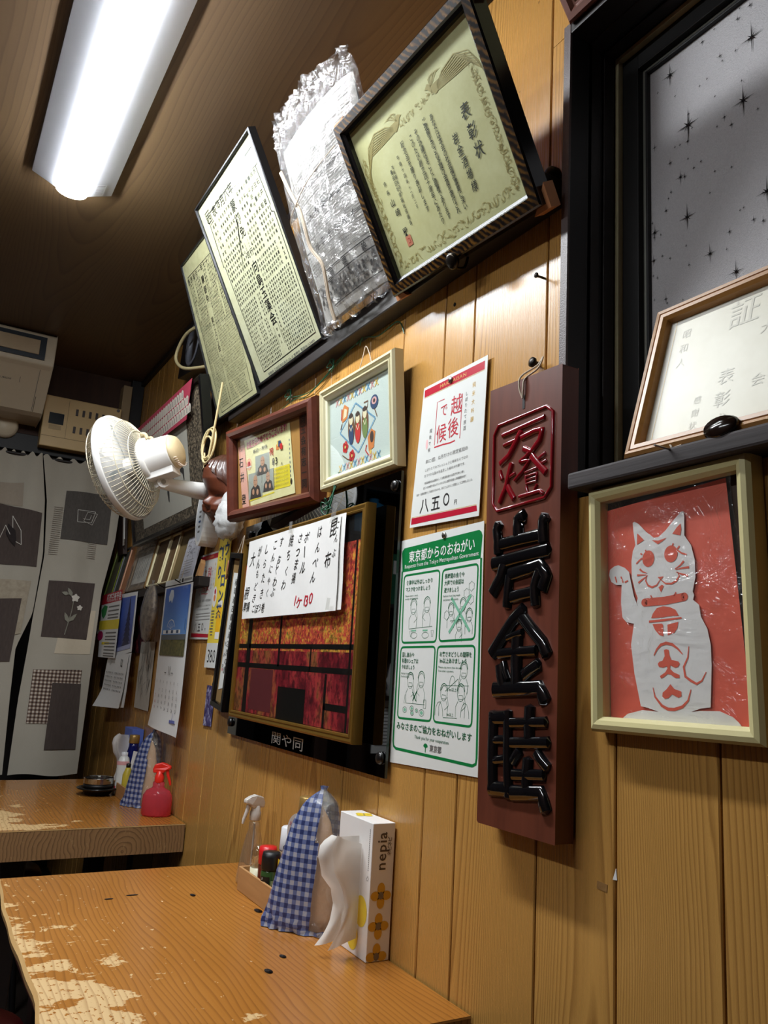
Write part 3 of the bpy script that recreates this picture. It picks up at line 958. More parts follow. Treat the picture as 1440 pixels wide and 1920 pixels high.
for (u0, v0, u1, v1, n, s_) in ((.34, .065, .95, .18, 260, .0085), (.1, .08, .3, .2, 60, .008)):
    for k in range(n):
        p = onroll(rnd.uniform(u0, u1), rnd.uniform(v0, v1))
        ch_lo(mb, rnd.choice(KAN), p[0], p[1], s_, p[2], M_INK if k % 2 else M_GREYINK, .02)
for c, u, v in (('員', .42, .215), ('委', .62, .217), ('幹', .86, .218), ('三', .37, .20)):
    p = onroll(u, v); ch_lo(mb, c, p[0], p[1], .022, p[2] + .001, M_INK, .02)
for vv in (.38, .54, .70):
    for k in range(9):
        p = onroll(.12 + k * .1, vv + .02); ch_lo(mb, rnd.choice('ハイル二人小'), p[0], p[1], .02, p[2], M_INK if vv < .6 else M_GREYINK, .02)
mb.build('print', roll)
rnd.seed(11)
mb = MB()
mb.grid(lambda u, v: parcel(u, v, 0, 0.050, 0.0075), 44, 56, M_FILM)
mb.build('plastic_film', t)
mb = MB()
path = [(-.01, .40), (.0, .35), (.012, .325), (.02, .29), (.022, .25), (.012, .20), (.03, .15), (.02, .11), (.0, .07), (-.01, .02)]
for q in (-.003, .003):
    mb.tube([(x + q + .0016 * math.sin(i * 2.4), y, .062 - .01 * abs(i - 4) / 5) for i, (x, y) in enumerate(path)], .0028, M_TWINE, 6)
mb.tube([(-.10, .30, .02), (-.05, .293, .05), (0, .30, .062), (.1, .325, .06), (.2, .35, .03)], .0012, M_TWINE, 5)
mb.build('twine', t)

# ---- hanging signboard with carved characters
M_MAHOG = wood('dark_red_signboard', (116, 60, 42), (76, 36, 26), 1, 26, 0.38, stretch=0.1, bump=0.3)
nt = NT('black_gloss_paint'); nt.set(col=(0.004, 0.004, 0.005, 1), rough=0.12, spec=0.6, coat=0.5, coatr=0.05); M_GLOSS = nt.m
nt = NT('crimson_gloss_paint'); nt.set(col=rgb((128, 14, 26)), rough=0.16, spec=0.6, coat=0.4, coatr=0.05); M_CRIM = nt.m
t = thing('signboard', 'tall dark red wooden signboard with raised glossy black characters and a crimson seal', 'signboard', wf(1.0125, 1.03, 0.04))
mb = MB(); mb.ext([(-.092, .0), (-.088, -.003), (.094, -.001), (.094, .728), (-.094, .734)], -.035, 0, M_MAHOG); mb.build('board', t, bevel=.003)
mb = MB(); mb.rect(-.003, .676, .003, .700, .0006, M_BLACKM); mb.build('slot', t)
SEAL = [([(-65, 662), (59, 665), (75, 652), (74, 528), (59, 513), (-62, 508), (-75, 523), (-77, 646), (-65, 662)], 5.5),
([(-54, 641), (55, 648)], 7.8), ([(-4, 638), (-16, 622), (-34, 601), (-58, 591)], 10.6), ([(-49, 622), (-18, 625)], 6.5),
([(-3, 626), (32, 630), (50, 628), (44, 611), (24, 596), (4, 605)], 9.7), ([(27, 600), (11, 590), (-5, 584)], 7.1), ([(-58, 578), (-51, 562)], 7.2),
([(-27, 586), (-34, 565), (-40, 546), (-57, 522)], 9.6), ([(-37, 548), (-18, 523)], 9.8), ([(-17, 567), (-34, 562)], 5.7), ([(-5, 584), (21, 582), (4, 566), (-17, 554)], 6.1),
([(24, 589), (40, 573), (60, 554)], 11.0), ([(58, 587), (42, 580)], 5.7), ([(61, 574), (47, 570)], 5.3), ([(9, 563), (39, 566)], 4.2), ([(11, 558), (13, 544)], 3.8),
([(11, 556), (40, 557), (38, 545)], 3.8), ([(13, 549), (38, 551)], 3.3), ([(13, 543), (38, 544)], 3.8), ([(13, 539), (18, 526)], 4.9), ([(40, 538), (33, 528)], 4.2), ([(-4, 524), (48, 526), (54, 520)], 6.6)]
K1 = [([(-54, 486), (-59, 474), (-54, 455), (-54, 433)], 14.3), ([(12, 490), (-3, 486), (-2, 452)], 16.9), ([(64, 483), (58, 474), (59, 441)], 14.9), ([(-55, 448), (62, 454)], 15.0),
([(-67, 417), (72, 428)], 16.0), ([(-36, 417), (-43, 394), (-66, 367)], 16.1), ([(-22, 395), (55, 405), (69, 386), (58, 367)], 16.0), ([(-22, 395), (-24, 359), (-27, 342)], 13.5), ([(52, 398), (42, 373), (44, 342)], 13.5), ([(-16, 358), (45, 365)], 14.0)]
K2 = [([(17, 338), (-8, 322), (-63, 266)], 16.3), ([(8, 328), (63, 284), (73, 266)], 15.1), ([(-22, 293), (15, 301)], 8.7), ([(-44, 267), (48, 273)], 12.0), ([(1, 295), (2, 211)], 17.0),
([(-41, 249), (-31, 214)], 14.0), ([(-31, 254), (-18, 227)], 8.0), ([(20, 235), (55, 253)], 14.0), ([(-54, 209), (59, 217), (70, 197)], 17.0)]
K3 = [([(-54, 173), (-51, 50)], 14.5), ([(-17, 178), (-10, 48)], 13.0), ([(-59, 164), (-12, 168)], 16.0), ([(-49, 130), (-17, 134)], 10.5), ([(-47, 99), (-16, 105)], 10.5), ([(-57, 55), (-5, 60)], 16.0),
([(35, 188), (36, 132)], 15.0), ([(-8, 160), (74, 168)], 11.5), ([(-6, 130), (80, 139)], 12.5), ([(15, 121), (-2, 102)], 11.5), ([(53, 122), (79, 102)], 12.0), ([(34, 111), (32, 63)], 14.5), ([(0, 83), (72, 92)], 12.0), ([(-3, 56), (67, 66), (76, 42)], 16.0)]
mb = MB()
for pts, w in SEAL:
    mb.pillow(mm(pts), w * 1.12 / 1000, M_CRIM, 0.0035 if w < 6 else 0.0045, 6, 0.0002)
o = mb.build('seal_carving', t); o['label'] = 'crimson carved seal'
for K in (K1, K2, K3):
    mb = MB()
    for pts, w in K:
        mb.pillow(mm(pts), w * 1.45 / 1000, M_GLOSS, 0.0095, 8, 0.0002)
    o = mb.build('carved_character', t); o['label'] = 'raised black character'
mb = MB()
mb.tube([(0.0, .694, .003), (-.006, .714, .006), (-.004, .734, .004), (.016, .752, -.014), (.021, .768, -.022), (.02, .745, -.012), (.004, .728, .002), (.002, .71, .004), (0.0, .694, .003)], .0016, M_TWINE, 6)
mb.build('hanging_cord', t)
t = tag((lambda b: (b.lathe([(.0, -.002), (.004, -.002), (.004, .012), (.009, .013), (.009, .017), (.003, .019), (0, .019)], P('dark_screw', (40, 36, 32), 0.35, metal=0.8), 14), b.build('screw', None, wf(1.0225, 1.799, 0.0)))[-1])(MB()), 'round-headed dark screw holding the signboard cord', 'screw')

# ---- laminated price card and green notice
def pin(y, z, off, m, label, r=.0065):
    b = MB(); b.lathe([(.0012, -.004), (.0012, .0), (r, .0), (r * 1.0, .0025), (r * .6, .004), (0, .0042)], m, 14)
    return tag(b.build('drawing_pin', None, wf(y, z, off)), label, 'pin')
M_BAND = P('crimson_print', (186, 26, 52), 0.3, 0.04)
M_GOLDP = P('gold_print', (214, 176, 96), 0.35, 0.05)
def price_card(mw, label, quad, far=False):
    t = thing('price_card', label, 'price card', mw, 'laminated price cards')
    b = MB()
    b.ext(mm(quad), -.0006, .0006, M_PAPERG)
    card = b.build('card', t)
    z = .0008
    b = MB(); b.quad((-.091, .302, z), (-.091, .286, z), (.120, .286, z), (.120, .303, z), M_BAND); b.line([(-.091, .2845), (.120, .2845)], .0012, z, M_GOLDP); b.build('printed_band', card)
    b = MB(); b.quad((-.118, .0265, z), (-.119, .013, z), (.112, .010, z), (.110, .021, z), M_BAND); b.line([(-.118, .028), (.110, .0225)], .001, z, M_GOLDP); b.build('printed_band', card)
    b = MB()
    b.line([(-.014, .262), (-.040, .262), (-.044, .170)], .002, z, M_REDINK); b.line([(.05, .256), (.046, .165)], .002, z, M_REDINK); b.line([(-.044, .1655), (-.012, .165), (.012, .163), (.03, .164)], .003, z, M_REDINK)
    b.ell(-.0725, .178, .0045, .011, z, P('pale_pink_print', (236, 190, 190), 0.4), 12)
    b.build('printed_emblem', card)
    b = MB(); z = .0010
    b.th('HAKKAISAN', -.033, .2945, .011, z, M_GOLDP, .061, .0)
    for c, x, y, s_ in (('越', .030, .238, .044), ('後', .022, .193, .044), ('で', -.014, .238, .03), ('候', -.020, .190, .042)):
        b.ch(c, x, y, s_, z, M_REDINK, .0, .9)
    b.tv('純米大吟醸', .088, .264, .194, .012, z, M_GOLDP, .0, .9, x1=.085)
    b.tv('しぼりたて原酒', .0645, .252, .182, .0095, z, M_GREYINK, .0, x1=.061)
    b.tv('越後で候', -.0595, .205, .164, .0095, z, M_GREYINK, .0, x1=-.063)
    b.th('年に1回、12月だけの限定瓶詰め', -.074, .140, .0095, z, M_GREYINK, .076)
    b.th('しぼりたてのフレッシュさと純米ならではの', -.076, .122, .007, z, M_GREYINK, .077); b.th('まろやかな旨みを追求した純米大吟醸です。', -.077, .110, .007, z, M_GREYINK, .073)
    if not far:
        b.th('新潟県産の山田錦もしくは新潟県産の五百万石を使用し', -.074, .0945, .0055, z, M_GREYINK, .068, .01); b.th('定番の日本酒であるバランスのとれた酒質を目指し貯蔵期間を経て', -.078, .0845, .0055, z, M_GREYINK, .074, .01); b.th('加水・加熱処理をして出荷するものを、あえてしぼりたて原酒としてご提供しました。', -.103, .0735, .0055, z, M_GREYINK, .098, .01)
    else:
        for y in (.0945, .0845, .0735):
            b.line([(-.08, y), (.08, y)], .003, z, M_FAINT)
    b.ch('八', -.071, .047, .034, z, M_INK, .008); b.ch('五', -.029, .046, .034, z, M_INK, .008); b.ch('○', .010, .048, .033, z, M_INK, .012, .8); b.ch('円', .041, .038, .011, z, M_INK, .0)
    b.build('lettering', card)
    return t
price_card(wf(1.292, 1.5488, .006), 'larger laminated price card with crimson bands, pinned above the green notice', [(-95, 308), (-124, 7), (118, 0), (129, 312)][::1])
pin(1.285, 1.846, .007, M_STEEL, 'silver drawing pin at the top of the larger price card')
M_GREEN = P('green_print', (18, 122, 62), 0.3, 0.04)
M_DGREEN = P('dark_green_ink', (30, 98, 64), 0.35, 0.05)
M_LGREEN = P('pale_green_print', (126, 190, 158), 0.4, 0.05)
t = thing('notice_poster', 'laminated white and green notice with four illustrated panels, left of the signboard', 'poster', wf(1.311, 1.086, .003))
mb = MB(); mb.ext(mm([(-154, 446), (-141, -8), (157, 3), (150, 452)]), -.0006, .0006, M_PAPERG); post = mb.build('sheet', t)
mb = MB(); z = .0008
mb.poly(mm([(-129, 378), (143, 383), (147, 425), (143, 433), (136, 437), (-126, 429), (-133, 424), (-135, 418)]), z, M_GREEN)
mb.line(mm([(-130, 380), (-130, 34), (-127, 25), (-118, 21), (140, 20), (150, 24), (152, 34), (145, 384)]), .0055, z, M_GREEN)
def rrect(b, q, r, w, z, m):
    P_ = [Vector(p) / 1000 for p in q]
    out = []
    for i in range(4):
        a, c, d = P_[i - 1], P_[i], P_[(i + 1) % 4]
        p0 = c + (a - c).normalized() * r; p1 = c + (d - c).normalized() * r
        for k in range(5):
            s_ = k / 4
            out.append((p0 * (1 - s_) + c * s_) * (1 - s_) + (c * (1 - s_) + p1 * s_) * s_)
    b.line([(p.x, p.y) for p in out], w, z, m, True)
for q in ([(-121, 370), (12, 372), (10, 233), (-117, 231)], [(22, 371), (137, 374), (134, 238), (20, 234)], [(-119, 222), (8, 224), (4, 84), (-118, 81)], [(16, 224), (136, 226), (134, 85), (13, 84)]):
    rrect(mb, q, .010, .0042, z, M_GREEN)
def person(b, x, y, s_, m, d=1):
    b.line([(x + .011 * s_ * math.cos(a), y + .014 * s_ * math.sin(a)) for a in [2 * PI * k / 14 for k in range(14)]], .0009, z, m, True)
    b.line([(x + .012 * s_ * math.cos(a), y + .004 * s_ + .014 * s_ * math.sin(a)) for a in [PI * k / 8 for k in range(9)]], .0016, z, m)
    b.line([(x - .006 * s_, y - .003 * s_), (x + .006 * s_, y - .003 * s_), (x + .006 * s_, y - .010 * s_), (x - .006 * s_, y - .010 * s_)], .0009, z, m, True)
    b.line([(x - .008 * s_, y - .014 * s_), (x - .015 * s_, y - .024 * s_), (x - .014 * s_, y - .042 * s_)], .0009, z, m)
    b.line([(x + .008 * s_, y - .014 * s_), (x + .014 * s_, y - .024 * s_), (x + .013 * s_, y - .042 * s_)], .0009, z, m)
    b.line([(x + .004 * s_ * d, y - .03 * s_), (x + .016 * s_ * d, y - .022 * s_), (x + .012 * s_ * d, y - .006 * s_)], .0009, z, m)
person(mb, -.078, .302, 1.0, M_DGREEN, 1); person(mb, -.028, .304, 1.0, M_DGREEN, -1)
mb.line(mm([(-92, 259), (-6, 263)]), .0009, z, M_DGREEN)
for x in (-.072, -.030):
    mb.line([(x + .012 * math.cos(a), .246 + .006 * math.sin(a)) for a in [2 * PI * k / 12 for k in range(12)]], .0009, z, M_DGREEN, True); mb.line([(x - .01, .2555), (x + .008, .2555)], .003, z, M_LGREEN)
for x in (-.088, -.010):
    mb.line([(x, .255), (x + .003, .243), (x + .007, .243), (x + .009, .255)], .0008, z, M_DGREEN, True)
person(mb, .056, .292, .8, M_DGREEN, 1); person(mb, .094, .300, .8, M_DGREEN, -1); person(mb, .084, .262, .7, M_DGREEN, 1); person(mb, .115, .280, .8, M_DGREEN, -1)
for x, y in ((.104, .322), (.118, .310), (.119, .334), (.042, .283)):
    mb.line([(x + (.0075 + .002 * (k % 2)) * math.cos(2 * PI * k / 12), y + (.0075 + .002 * (k % 2)) * math.sin(2 * PI * k / 12)) for k in range(12)], .0008, z, M_DGREEN, True)
mb.line(mm([(54, 272), (100, 274)]), .0009, z, M_DGREEN)
mb.line(mm([(56, 316), (118, 252)]), .006, z + .0002, M_LGREEN); mb.line(mm([(118, 318), (52, 250)]), .006, z + .0002, M_LGREEN)
person(mb, -.076, .155, 1.0, M_DGREEN, 1); person(mb, -.036, .158, 1.0, M_DGREEN, -1)
mb.line(mm([(-66, 135), (-52, 118)]), .003, z, M_DGREEN); mb.line(mm([(-50, 137), (-64, 118)]), .003, z, M_DGREEN)
mb.line(mm([(-88, 112), (-20, 113)]), .0009, z, M_DGREEN)
for x, y, r_ in ((-.092, .099, .008), (-.066, .103, .007), (-.064, .094, .006), (-.03, .097, .009), (-.048, .10, .005)):
    mb.line([(x + r_ * math.cos(a), y + r_ * .7 * math.sin(a)) for a in [2 * PI * k / 10 for k in range(10)]], .001, z, M_DGREEN, True); mb.ell(x, y, r_ * .6, r_ * .4, z, M_LGREEN, 10)
mb.line(mm([(-96, 112), (-94, 128), (-91, 128), (-89, 112)]), .0009, z, M_DGREEN, True); mb.line(mm([(-24, 106), (-24, 122), (-16, 122), (-16, 106)]), .0012, z, M_DGREEN, True)
person(mb, .105, .180, .95, M_DGREEN, -1); person(mb, .044, .138, 1.0, M_DGREEN, 1); person(mb, .098, .140, 1.0, M_DGREEN, 1)
mb.line(mm([(40, 152), (122, 155), (110, 130)]), .0009, z, M_DGREEN); mb.line(mm([(40, 152), (36, 144)]), .0009, z, M_DGREEN)
mb.line([(.070 + .009 * math.cos(PI * k / 8), .153 + .018 * math.sin(PI * k / 8)) for k in range(9)], .0009, z, M_DGREEN)
mb.line(mm([(48, 142), (88, 166)]), .001, z, M_DGREEN); mb.line(mm([(44, 94), (88, 96)]), .001, z, M_DGREEN)
for x, y in ((.030, .106), (.112, .108)):
    mb.line([(x + .013 * math.cos(PI * k / 8), y - .01 + .026 * math.sin(PI * k / 8)) for k in range(9)], .0009, z, M_DGREEN)
mb.poly([(-.010 + .0075 * math.cos(a), .036 + .006 * math.sin(a)) for a in [PI * 1.0 - PI * k / 8 for k in range(9)]] + [(-.0085, .0335), (-.009, .0255), (-.0115, .0255), (-.0115, .0335)], z, M_GREEN)
mb.build('printed_panels', post)
mb = MB(); z = .0011
MW = M_PAPER
mb.th('東京都からのおねがい', -.106, .4075, .026, z, MW, .126, .012, .02); mb.th('Requests from the Tokyo Metropolitan Government', -.121, .389, .0115, z, MW, .138, .006, .019)
for s_, x0, x1, y in (('食事中以外はしっかり', -.111, -.010, .354), ('マスクをつけましょう', -.112, -.018, .340), ('長時間の会食や', .030, .096, .358), ('大声での会話は', .030, .094, .345), ('避けましょう', .030, .080, .331), ('回し飲みや', -.112, -.066, .207), ('料理のシェアは', -.112, -.050, .195), ('やめましょう', -.112, -.062, .183), ('お客さまどうしの間隔を', .024, .128, .210), ('1m以上あけましょう', .024, .114, .198)):
    mb.th(s_, x0, y, .0105, z, M_DGREEN, x1, .012)
for s_, x0, x1, y in (('Please wear a mask,', -.112, -.062, .327), ('except during meals.', -.112, -.062, .321), ('Refrain from long meals', .028, .084, .320), ('and please talk quietly.', .028, .080, .313), ('Refrain from sharing', -.112, -.066, .170), ('food and drink.', -.112, -.08, .164), ('Please stay more than 1m away', .022, .100, .186), ('from other customers.', .022, .074, .179)):
    mb.th(s_, x0, y, .0055, z, M_DGREEN, x1, .004)
mb.th('みなさまのご協力をおねがいします', -.120, .0665, .0155, z, M_DGREEN, .137, .012, .0); mb.th('Thank you for your cooperation.', -.050, .051, .009, z, M_DGREEN, .068, .004); mb.th('東京都', .004, .035, .0135, z, M_GREYINK, .044, .016)
mb.th('1m以上', .058, .146, .008, z, M_DGREEN, .085); mb.th('1m以上', .055, .101, .007, z, M_DGREEN, .078)
mb.build('lettering', post)
pin(1.288, 1.526, .004, M_STEEL, 'silver drawing pin at the top of the green notice')

# ---- cat paper cut-out in a cream frame
CAT = {'body': [(-64, 292), (-61, 293), (-54, 289), (-40, 275), (-27, 265), (-19, 265), (-7, 272), (7, 284), (20, 294), (24, 294), (25, 287), (24, 261), (34, 247), (39, 227), (39, 204), (34, 186), (36, 181), (34, 175), (43, 168), (45, 153), (54, 137), (58, 117), (58, 92), (56, 66), (54, 41), (39, 39), (24, 34), (-27, 32), (-43, 36), (-57, 38), (-67, 81), (-72, 120), (-66, 149), (-80, 152), (-87, 159), (-89, 182), (-87, 205), (-98, 206), (-107, 211), (-111, 221), (-109, 229), (-101, 233), (-93, 234), (-81, 229), (-73, 222), (-70, 208), (-65, 187), (-58, 172), (-60, 179), (-58, 184), (-62, 193), (-68, 214), (-68, 237), (-65, 251), (-60, 259), (-63, 278)],
'base': [(-92, 19), (-80, 27), (-54, 33), (-27, 32), (24, 34), (39, 36), (67, 37), (85, 31), (93, 25), (98, 19)],
'ear1': [(-56, 275), (-54, 274), (-44, 264), (-57, 259)], 'ear2': [(19, 278), (20, 270), (18, 262), (5, 266), (13, 274)], 'brow': [(-30, 262), (-19, 260), (-5, 262), (-12, 258), (-20, 255)],
'tongue': [(-21, 196), (-15, 199), (-12, 197), (-17, 189)], 'nose': [(-22, 210), (-12, 210), (-17, 205)],
'bell': [(-35, 155), (-32, 161), (-25, 168), (-14, 170), (-3, 168), (6, 164), (11, 156), (-6, 156), (-16, 155)], 'strip': [(-39, 152), (-12, 153), (15, 154), (16, 152), (-12, 150), (-39, 149)],
'bl': [(-33, 147), (-17, 147), (-15, 145), (-15, 130), (-22, 132), (-29, 139)], 'br': [(-8, 145), (-3, 146), (10, 148), (8, 140), (3, 134), (-8, 131)],
'spade': [(-15, 112), (-11, 113), (-7, 112), (-6, 105), (-3, 99), (3, 98), (8, 97), (10, 94), (7, 90), (2, 89), (-5, 92), (-6, 88), (0, 83), (9, 80), (9, 76), (2, 76), (-5, 80), (-10, 81), (-16, 77), (-21, 75), (-23, 78), (-14, 83), (-10, 88), (-11, 91), (-17, 89), (-24, 90), (-26, 94), (-23, 97), (-18, 98), (-14, 104)],
'heart': [(-6, 68), (0, 62), (11, 59), (11, 53), (6, 51), (-4, 55), (-10, 50), (-16, 49), (-20, 52), (-19, 57), (-13, 61)]}
CATL = {'collar': [(-46, 177), (-11, 177), (21, 180)], 't1': [(-35, 186), (-31, 180)], 't2': [(8, 187), (4, 182)], 'l1': [(-42, 250), (-41, 247)], 'l2': [(-51, 246), (-48, 244)], 'l3': [(-48, 239), (-54, 236), (-59, 232)], 'r1': [(6, 253), (4, 249)], 'r2': [(16, 248), (12, 244)], 'r3': [(12, 243), (19, 238), (27, 235)],
'w1': [(-53, 224), (-48, 220), (-40, 217)], 'w2': [(-58, 216), (-41, 215)], 'w3': [(-56, 205), (-49, 209), (-39, 214)], 'w4': [(7, 218), (16, 222), (22, 227)], 'w5': [(8, 217), (20, 218), (30, 218)], 'w6': [(9, 214), (18, 210), (28, 207)],
'm1': [(-41, 214), (-43, 207), (-39, 200), (-32, 197), (-24, 199), (-18, 206)], 'm2': [(-17, 206), (-9, 200), (1, 199), (9, 202), (14, 208), (11, 214)], 'ch': [(-32, 105), (-27, 113), (-20, 119), (-11, 121), (-1, 119), (8, 113), (15, 106)],
'belly': [(-35, 63), (-32, 51), (-21, 40), (-11, 36), (-1, 36), (12, 40), (21, 48), (26, 62)], 'arm': [(25, 116), (23, 102), (16, 90), (18, 78), (26, 73), (35, 69), (43, 73), (50, 84)], 'p1': [(-99, 218), (-96, 209)], 'p2': [(-88, 217), (-84, 208)], 'p3': [(-75, 210), (-81, 208)]}
M_CREAMF = P('cream_painted_moulding', (214, 204, 150), 0.32, 0.04)
M_REDCARD = P('salmon_red_card', (224, 96, 72), 0.55, 0.05, 12)
t = thing('framed_cat_picture', 'cream frame with a white paper cut-out cat on red, right of the signboard', 'picture frame', wf(.727, 1.196, .02, 0, 0, 1.5))
mb = MB(); mb.frame(.272, .350, [(0, -.018), (0, .004), (.004, .010), (.010, .012), (.016, .010), (.021, .004), (.021, -.012)], M_CREAMF)
mb.rect(-.134, .002, .134, .348, -.0175, P('brown_backing', (70, 52, 38), 0.7)); mb.build('frame', t)
mb = MB(); mb.poly(mm([(-116, 318), (-114, 17), (110, 18), (89, 327)]), -.0105, M_REDCARD); mb.poly(mm([(-116, 318), (-114, 17), (110, 18), (89, 327)][::-1]), -.0108, M_REDCARD); rc = mb.build('red_card', t)
mb = MB()
mb.ext(mm(CAT['body'])[::-1], -.0085, -.0080, M_PAPER); mb.ext(mm(CAT['base'])[::-1], -.0080, -.0075, M_PAPER)
cut = mb.build('paper_cat', rc)
mb = MB(); z = -.0076
for k in ('ear1', 'ear2', 'brow', 'tongue', 'nose', 'bell', 'strip', 'bl', 'br', 'spade', 'heart'):
    mb.poly(mm(CAT[k])[::-1] if k not in () else mm(CAT[k]), z, M_REDCARD)
mb.ell(-.0373, .2371, .0105, .0115, z, M_REDCARD); mb.ell(.0015, .2391, .0112, .0115, z, M_REDCARD)
for k, v in CATL.items():
    w = {'collar': .011, 'ch': .0032, 'belly': .0034, 'arm': .0028}.get(k, .0022)
    p = mm(v)
    if k in ('ch', 'belly', 'arm', 'm1', 'm2'):
        n_ = len(p); wl = [w * (0.25 + math.sin(PI * (i + .3) / (n_ - .4))) for i in range(n_)]
        mb.line(p, wl, z, M_REDCARD)
    elif k[0] == 'w':
        mb.line(p, [.003, .0022, .0008][:len(p)] if k in ('w1', 'w3') else ([.0008, .0022, .003][:len(p)] if len(p) == 3 else [.003, .0008]), z, M_REDCARD)
    else:
        mb.line(p, w, z, M_REDCARD)
for x, y in ((-.046, .177), (.021, .180)):
    mb.ell(x, y, .0055, .0055, z, M_REDCARD, 14)
mb.build('cut_openings', rc)
M_SLEEVE = clear('crinkled_clear_sleeve', (252, 252, 252), 0.08, 0.0, 0.55, 18.0, 0.02)
rnd.seed(5)
def slv(u, v):
    x = -.117 + .232 * u - .012 * u * v + .01 * u * (1 - v); y = .016 + (.318 + .016 * u) * v
    q = .0022 * math.sin(9 * u + 5 * v) + .006 * max(0, u - .55) * math.sin(14 * v + 9 * u) + rnd.uniform(-.0006, .0006)
    if v > .93:
        q += .004
    return (x, y, -.001 + q)
mb = MB(); mb.grid(slv, 20, 24, M_SLEEVE); mb.build('clear_sleeve', t)
mb = MB(); 
for q in (0, .004):
    mb.tube([(.021 + q, .352, -.004), (.022 + q, .366, .004), (.021 + q, .378, .012), (.021, .372 + q, .014), (.045, .376, .016)], .0016, M_TWINE, 6)
mb.tube([(.02, .376, .012), (.026, .381, .016), (.03, .374, .017), (.02, .372, .014)], .0016, M_TWINE, 6)
mb.build('hanging_cord', t)
tag((lambda b: (b.tube([(0, 0, -.01), (0, 0, .028)], .0016, M_STEEL, 6), b.build('nail', None, wf(.703, 1.568, .047)))[-1])(MB()), 'nail in the grey sill above the cat frame', 'nail')

# ---- old document in a light wood frame leaning on the window sill
M_HONEY = wood('honey_wood_moulding', (190, 138, 76), (150, 102, 50), 0, 40, 0.35)
t = thing('framed_document', 'light wooden frame with pale document leaning against the patterned window', 'picture frame', wf(.583, 1.572, .032, -16.0, 0, -0.6))
mb = MB(); mb.frame(.42, .252, [(0, -.016), (0, .004), (.004, .008), (.0085, .007), (.0095, .0045), (.011, .007), (.017, .007), (.021, .002), (.021, -.01)], M_HONEY); mb.rect(-.208, .002, .208, .25, -.0155, M_BLACKM); mb.build('frame', t)
M_DOC = speckle('pale_yellowed_document', [(0.3, (212, 206, 190)), (0.7, (226, 222, 210))], 8, 0.5)
mb = MB(); mb.rect(-.19, .02, .19, .233, -.009, M_DOC); doc = mb.build('document', t)
mb = MB(); z = -.0085
M_FADE = P('faded_brush_ink', (206, 202, 190), 0.6)
mb.line([(-.178, .024), (-.178, .23)], .0012, z, P('thin_gold_rule', (222, 186, 110), 0.5))
for s_, x, y0, y1, sz in (('昭和人', -.155, .20, .15, .016), ('感謝状', -.11, .075, .035, .013), ('証', -.06, .2, .2, .05), ('表彰式', -.07, .10, .03, .026), ('大会', -.02, .16, .08, .02)):
    mb.tv(s_, x, y0, y1, sz, z, M_FADE, .0)
mb.build('lettering', doc)
mb = MB(); mb.rect(-.19, .02, .19, .233, -.006, clear('dusty_glazing', (250, 250, 246), 0.36, -0.02)); mb.build('glazing', t)
mb = MB(); mb.lathe([(.0, 0), (.022, 0), (.026, .003), (.022, .008), (0, .009)], P('tortoiseshell_knob', (26, 15, 10), 0.15), 20, Matrix.Translation((-.045, .006, .008)), sy=.62); mb.build('catch', t)

# ---- corner of another frame over the window
M_ROSEW = wood('rosewood_moulding', (128, 84, 72), (86, 52, 44), 0, 40, 0.35)
t = thing('framed_certificate', 'reddish wooden frame with yellow paper standing on the window casing at the top edge', 'picture frame', wf(.685, 2.40, .026, 34, 0, 0))
mb = MB(); mb.frame(.48, .30, [(0, -.016), (0, .004), (.004, .008), (.014, .008), (.020, .002), (.024, .002), (.024, -.008)], M_ROSEW); mb.rect(-.238, .002, .238, .298, -.0155, M_BLACKM); mb.build('frame', t)
mb = MB(); mb.rect(-.217, .023, .217, .277, -.006, M_CERT); mb.build('paper', t)
tag((lambda b: (b.lathe([(0, 0), (.012, 0), (.016, .006), (.015, .02), (.006, .026), (0, .026)], M_BLACKM, 16), b.build('peg', None, wf(.985, 2.140, .0)))[-1])(MB()), 'black peg at the right end of the dark rail', 'peg')
tag((lambda b: (b.tube([(0, 0, -.006), (.002, -.002, .02)], .0022, P('old_nail', (30, 24, 20), 0.5, metal=0.6), 7), b.lathe([(0, .018), (.005, .019), (.005, .021), (0, .022)], MC['old_nail'], 10), b.build('nail', None, wf(1.012, 1.957, 0)))[-1])(MB()), 'dark nail standing out of the wall beside the window casing', 'nail')
tag((lambda b: (b.lathe([(.003, -.004), (.0045, .001), (.003, .002), (0, .002)], MC['old_nail'], 10), b.build('nail', None, wf(1.293, 2.016, 0)))[-1])(MB()), 'small nail head in the planks under the certificate frame', 'nail')
tag((lambda b: (b.poly([(0, 0), (.008, .001), (.006, .016)], .0008, M_PAPER), b.poly([(0, 0), (.006, .016), (.008, .001)], .0004, M_PAPER), b.build('paper_scrap', None, wf(.846, .998, 0)))[-1])(MB()), 'tiny torn white paper scrap stuck in a plank groove', 'paper scrap')

# ---- cross-stitch picture
M_PALEF = P('pale_cream_moulding', (206, 198, 162), 0.32, 0.04)
M_PALEF2 = P('ivory_slip', (222, 217, 186), 0.45, 0.04)
nt = NT('pale_blue_canvas'); co = nt.coord(); nt.set(col=nt.mix(nt.noise(co, 500, 2, .5), rgb((192, 202, 202)), rgb((220, 225, 222))), rough=.85); nt.bump(nt.noise(co, 900, 1, .5), .5, .001); M_CANV = nt.m
t = thing('framed_embroidery', 'pale cream frame with a cross-stitch of three dolls inside a blue diamond', 'picture frame', wf(1.6375, 1.697, .022, 5.5, 0, -0.6))
mb = MB(); mb.frame(.378, .265, [(0, -.018), (0, .004), (.004, .010), (.010, .011), (.014, .006), (.018, .006), (.02, .009), (.023, .009), (.026, .004)], M_PALEF); mb.frame(.378, .265, [(.026, .004), (.032, .001), (.032, -.006)], M_PALEF2); mb.rect(-.188, .002, .188, .263, -.0175, M_BLACKM); mb.build('frame', t)
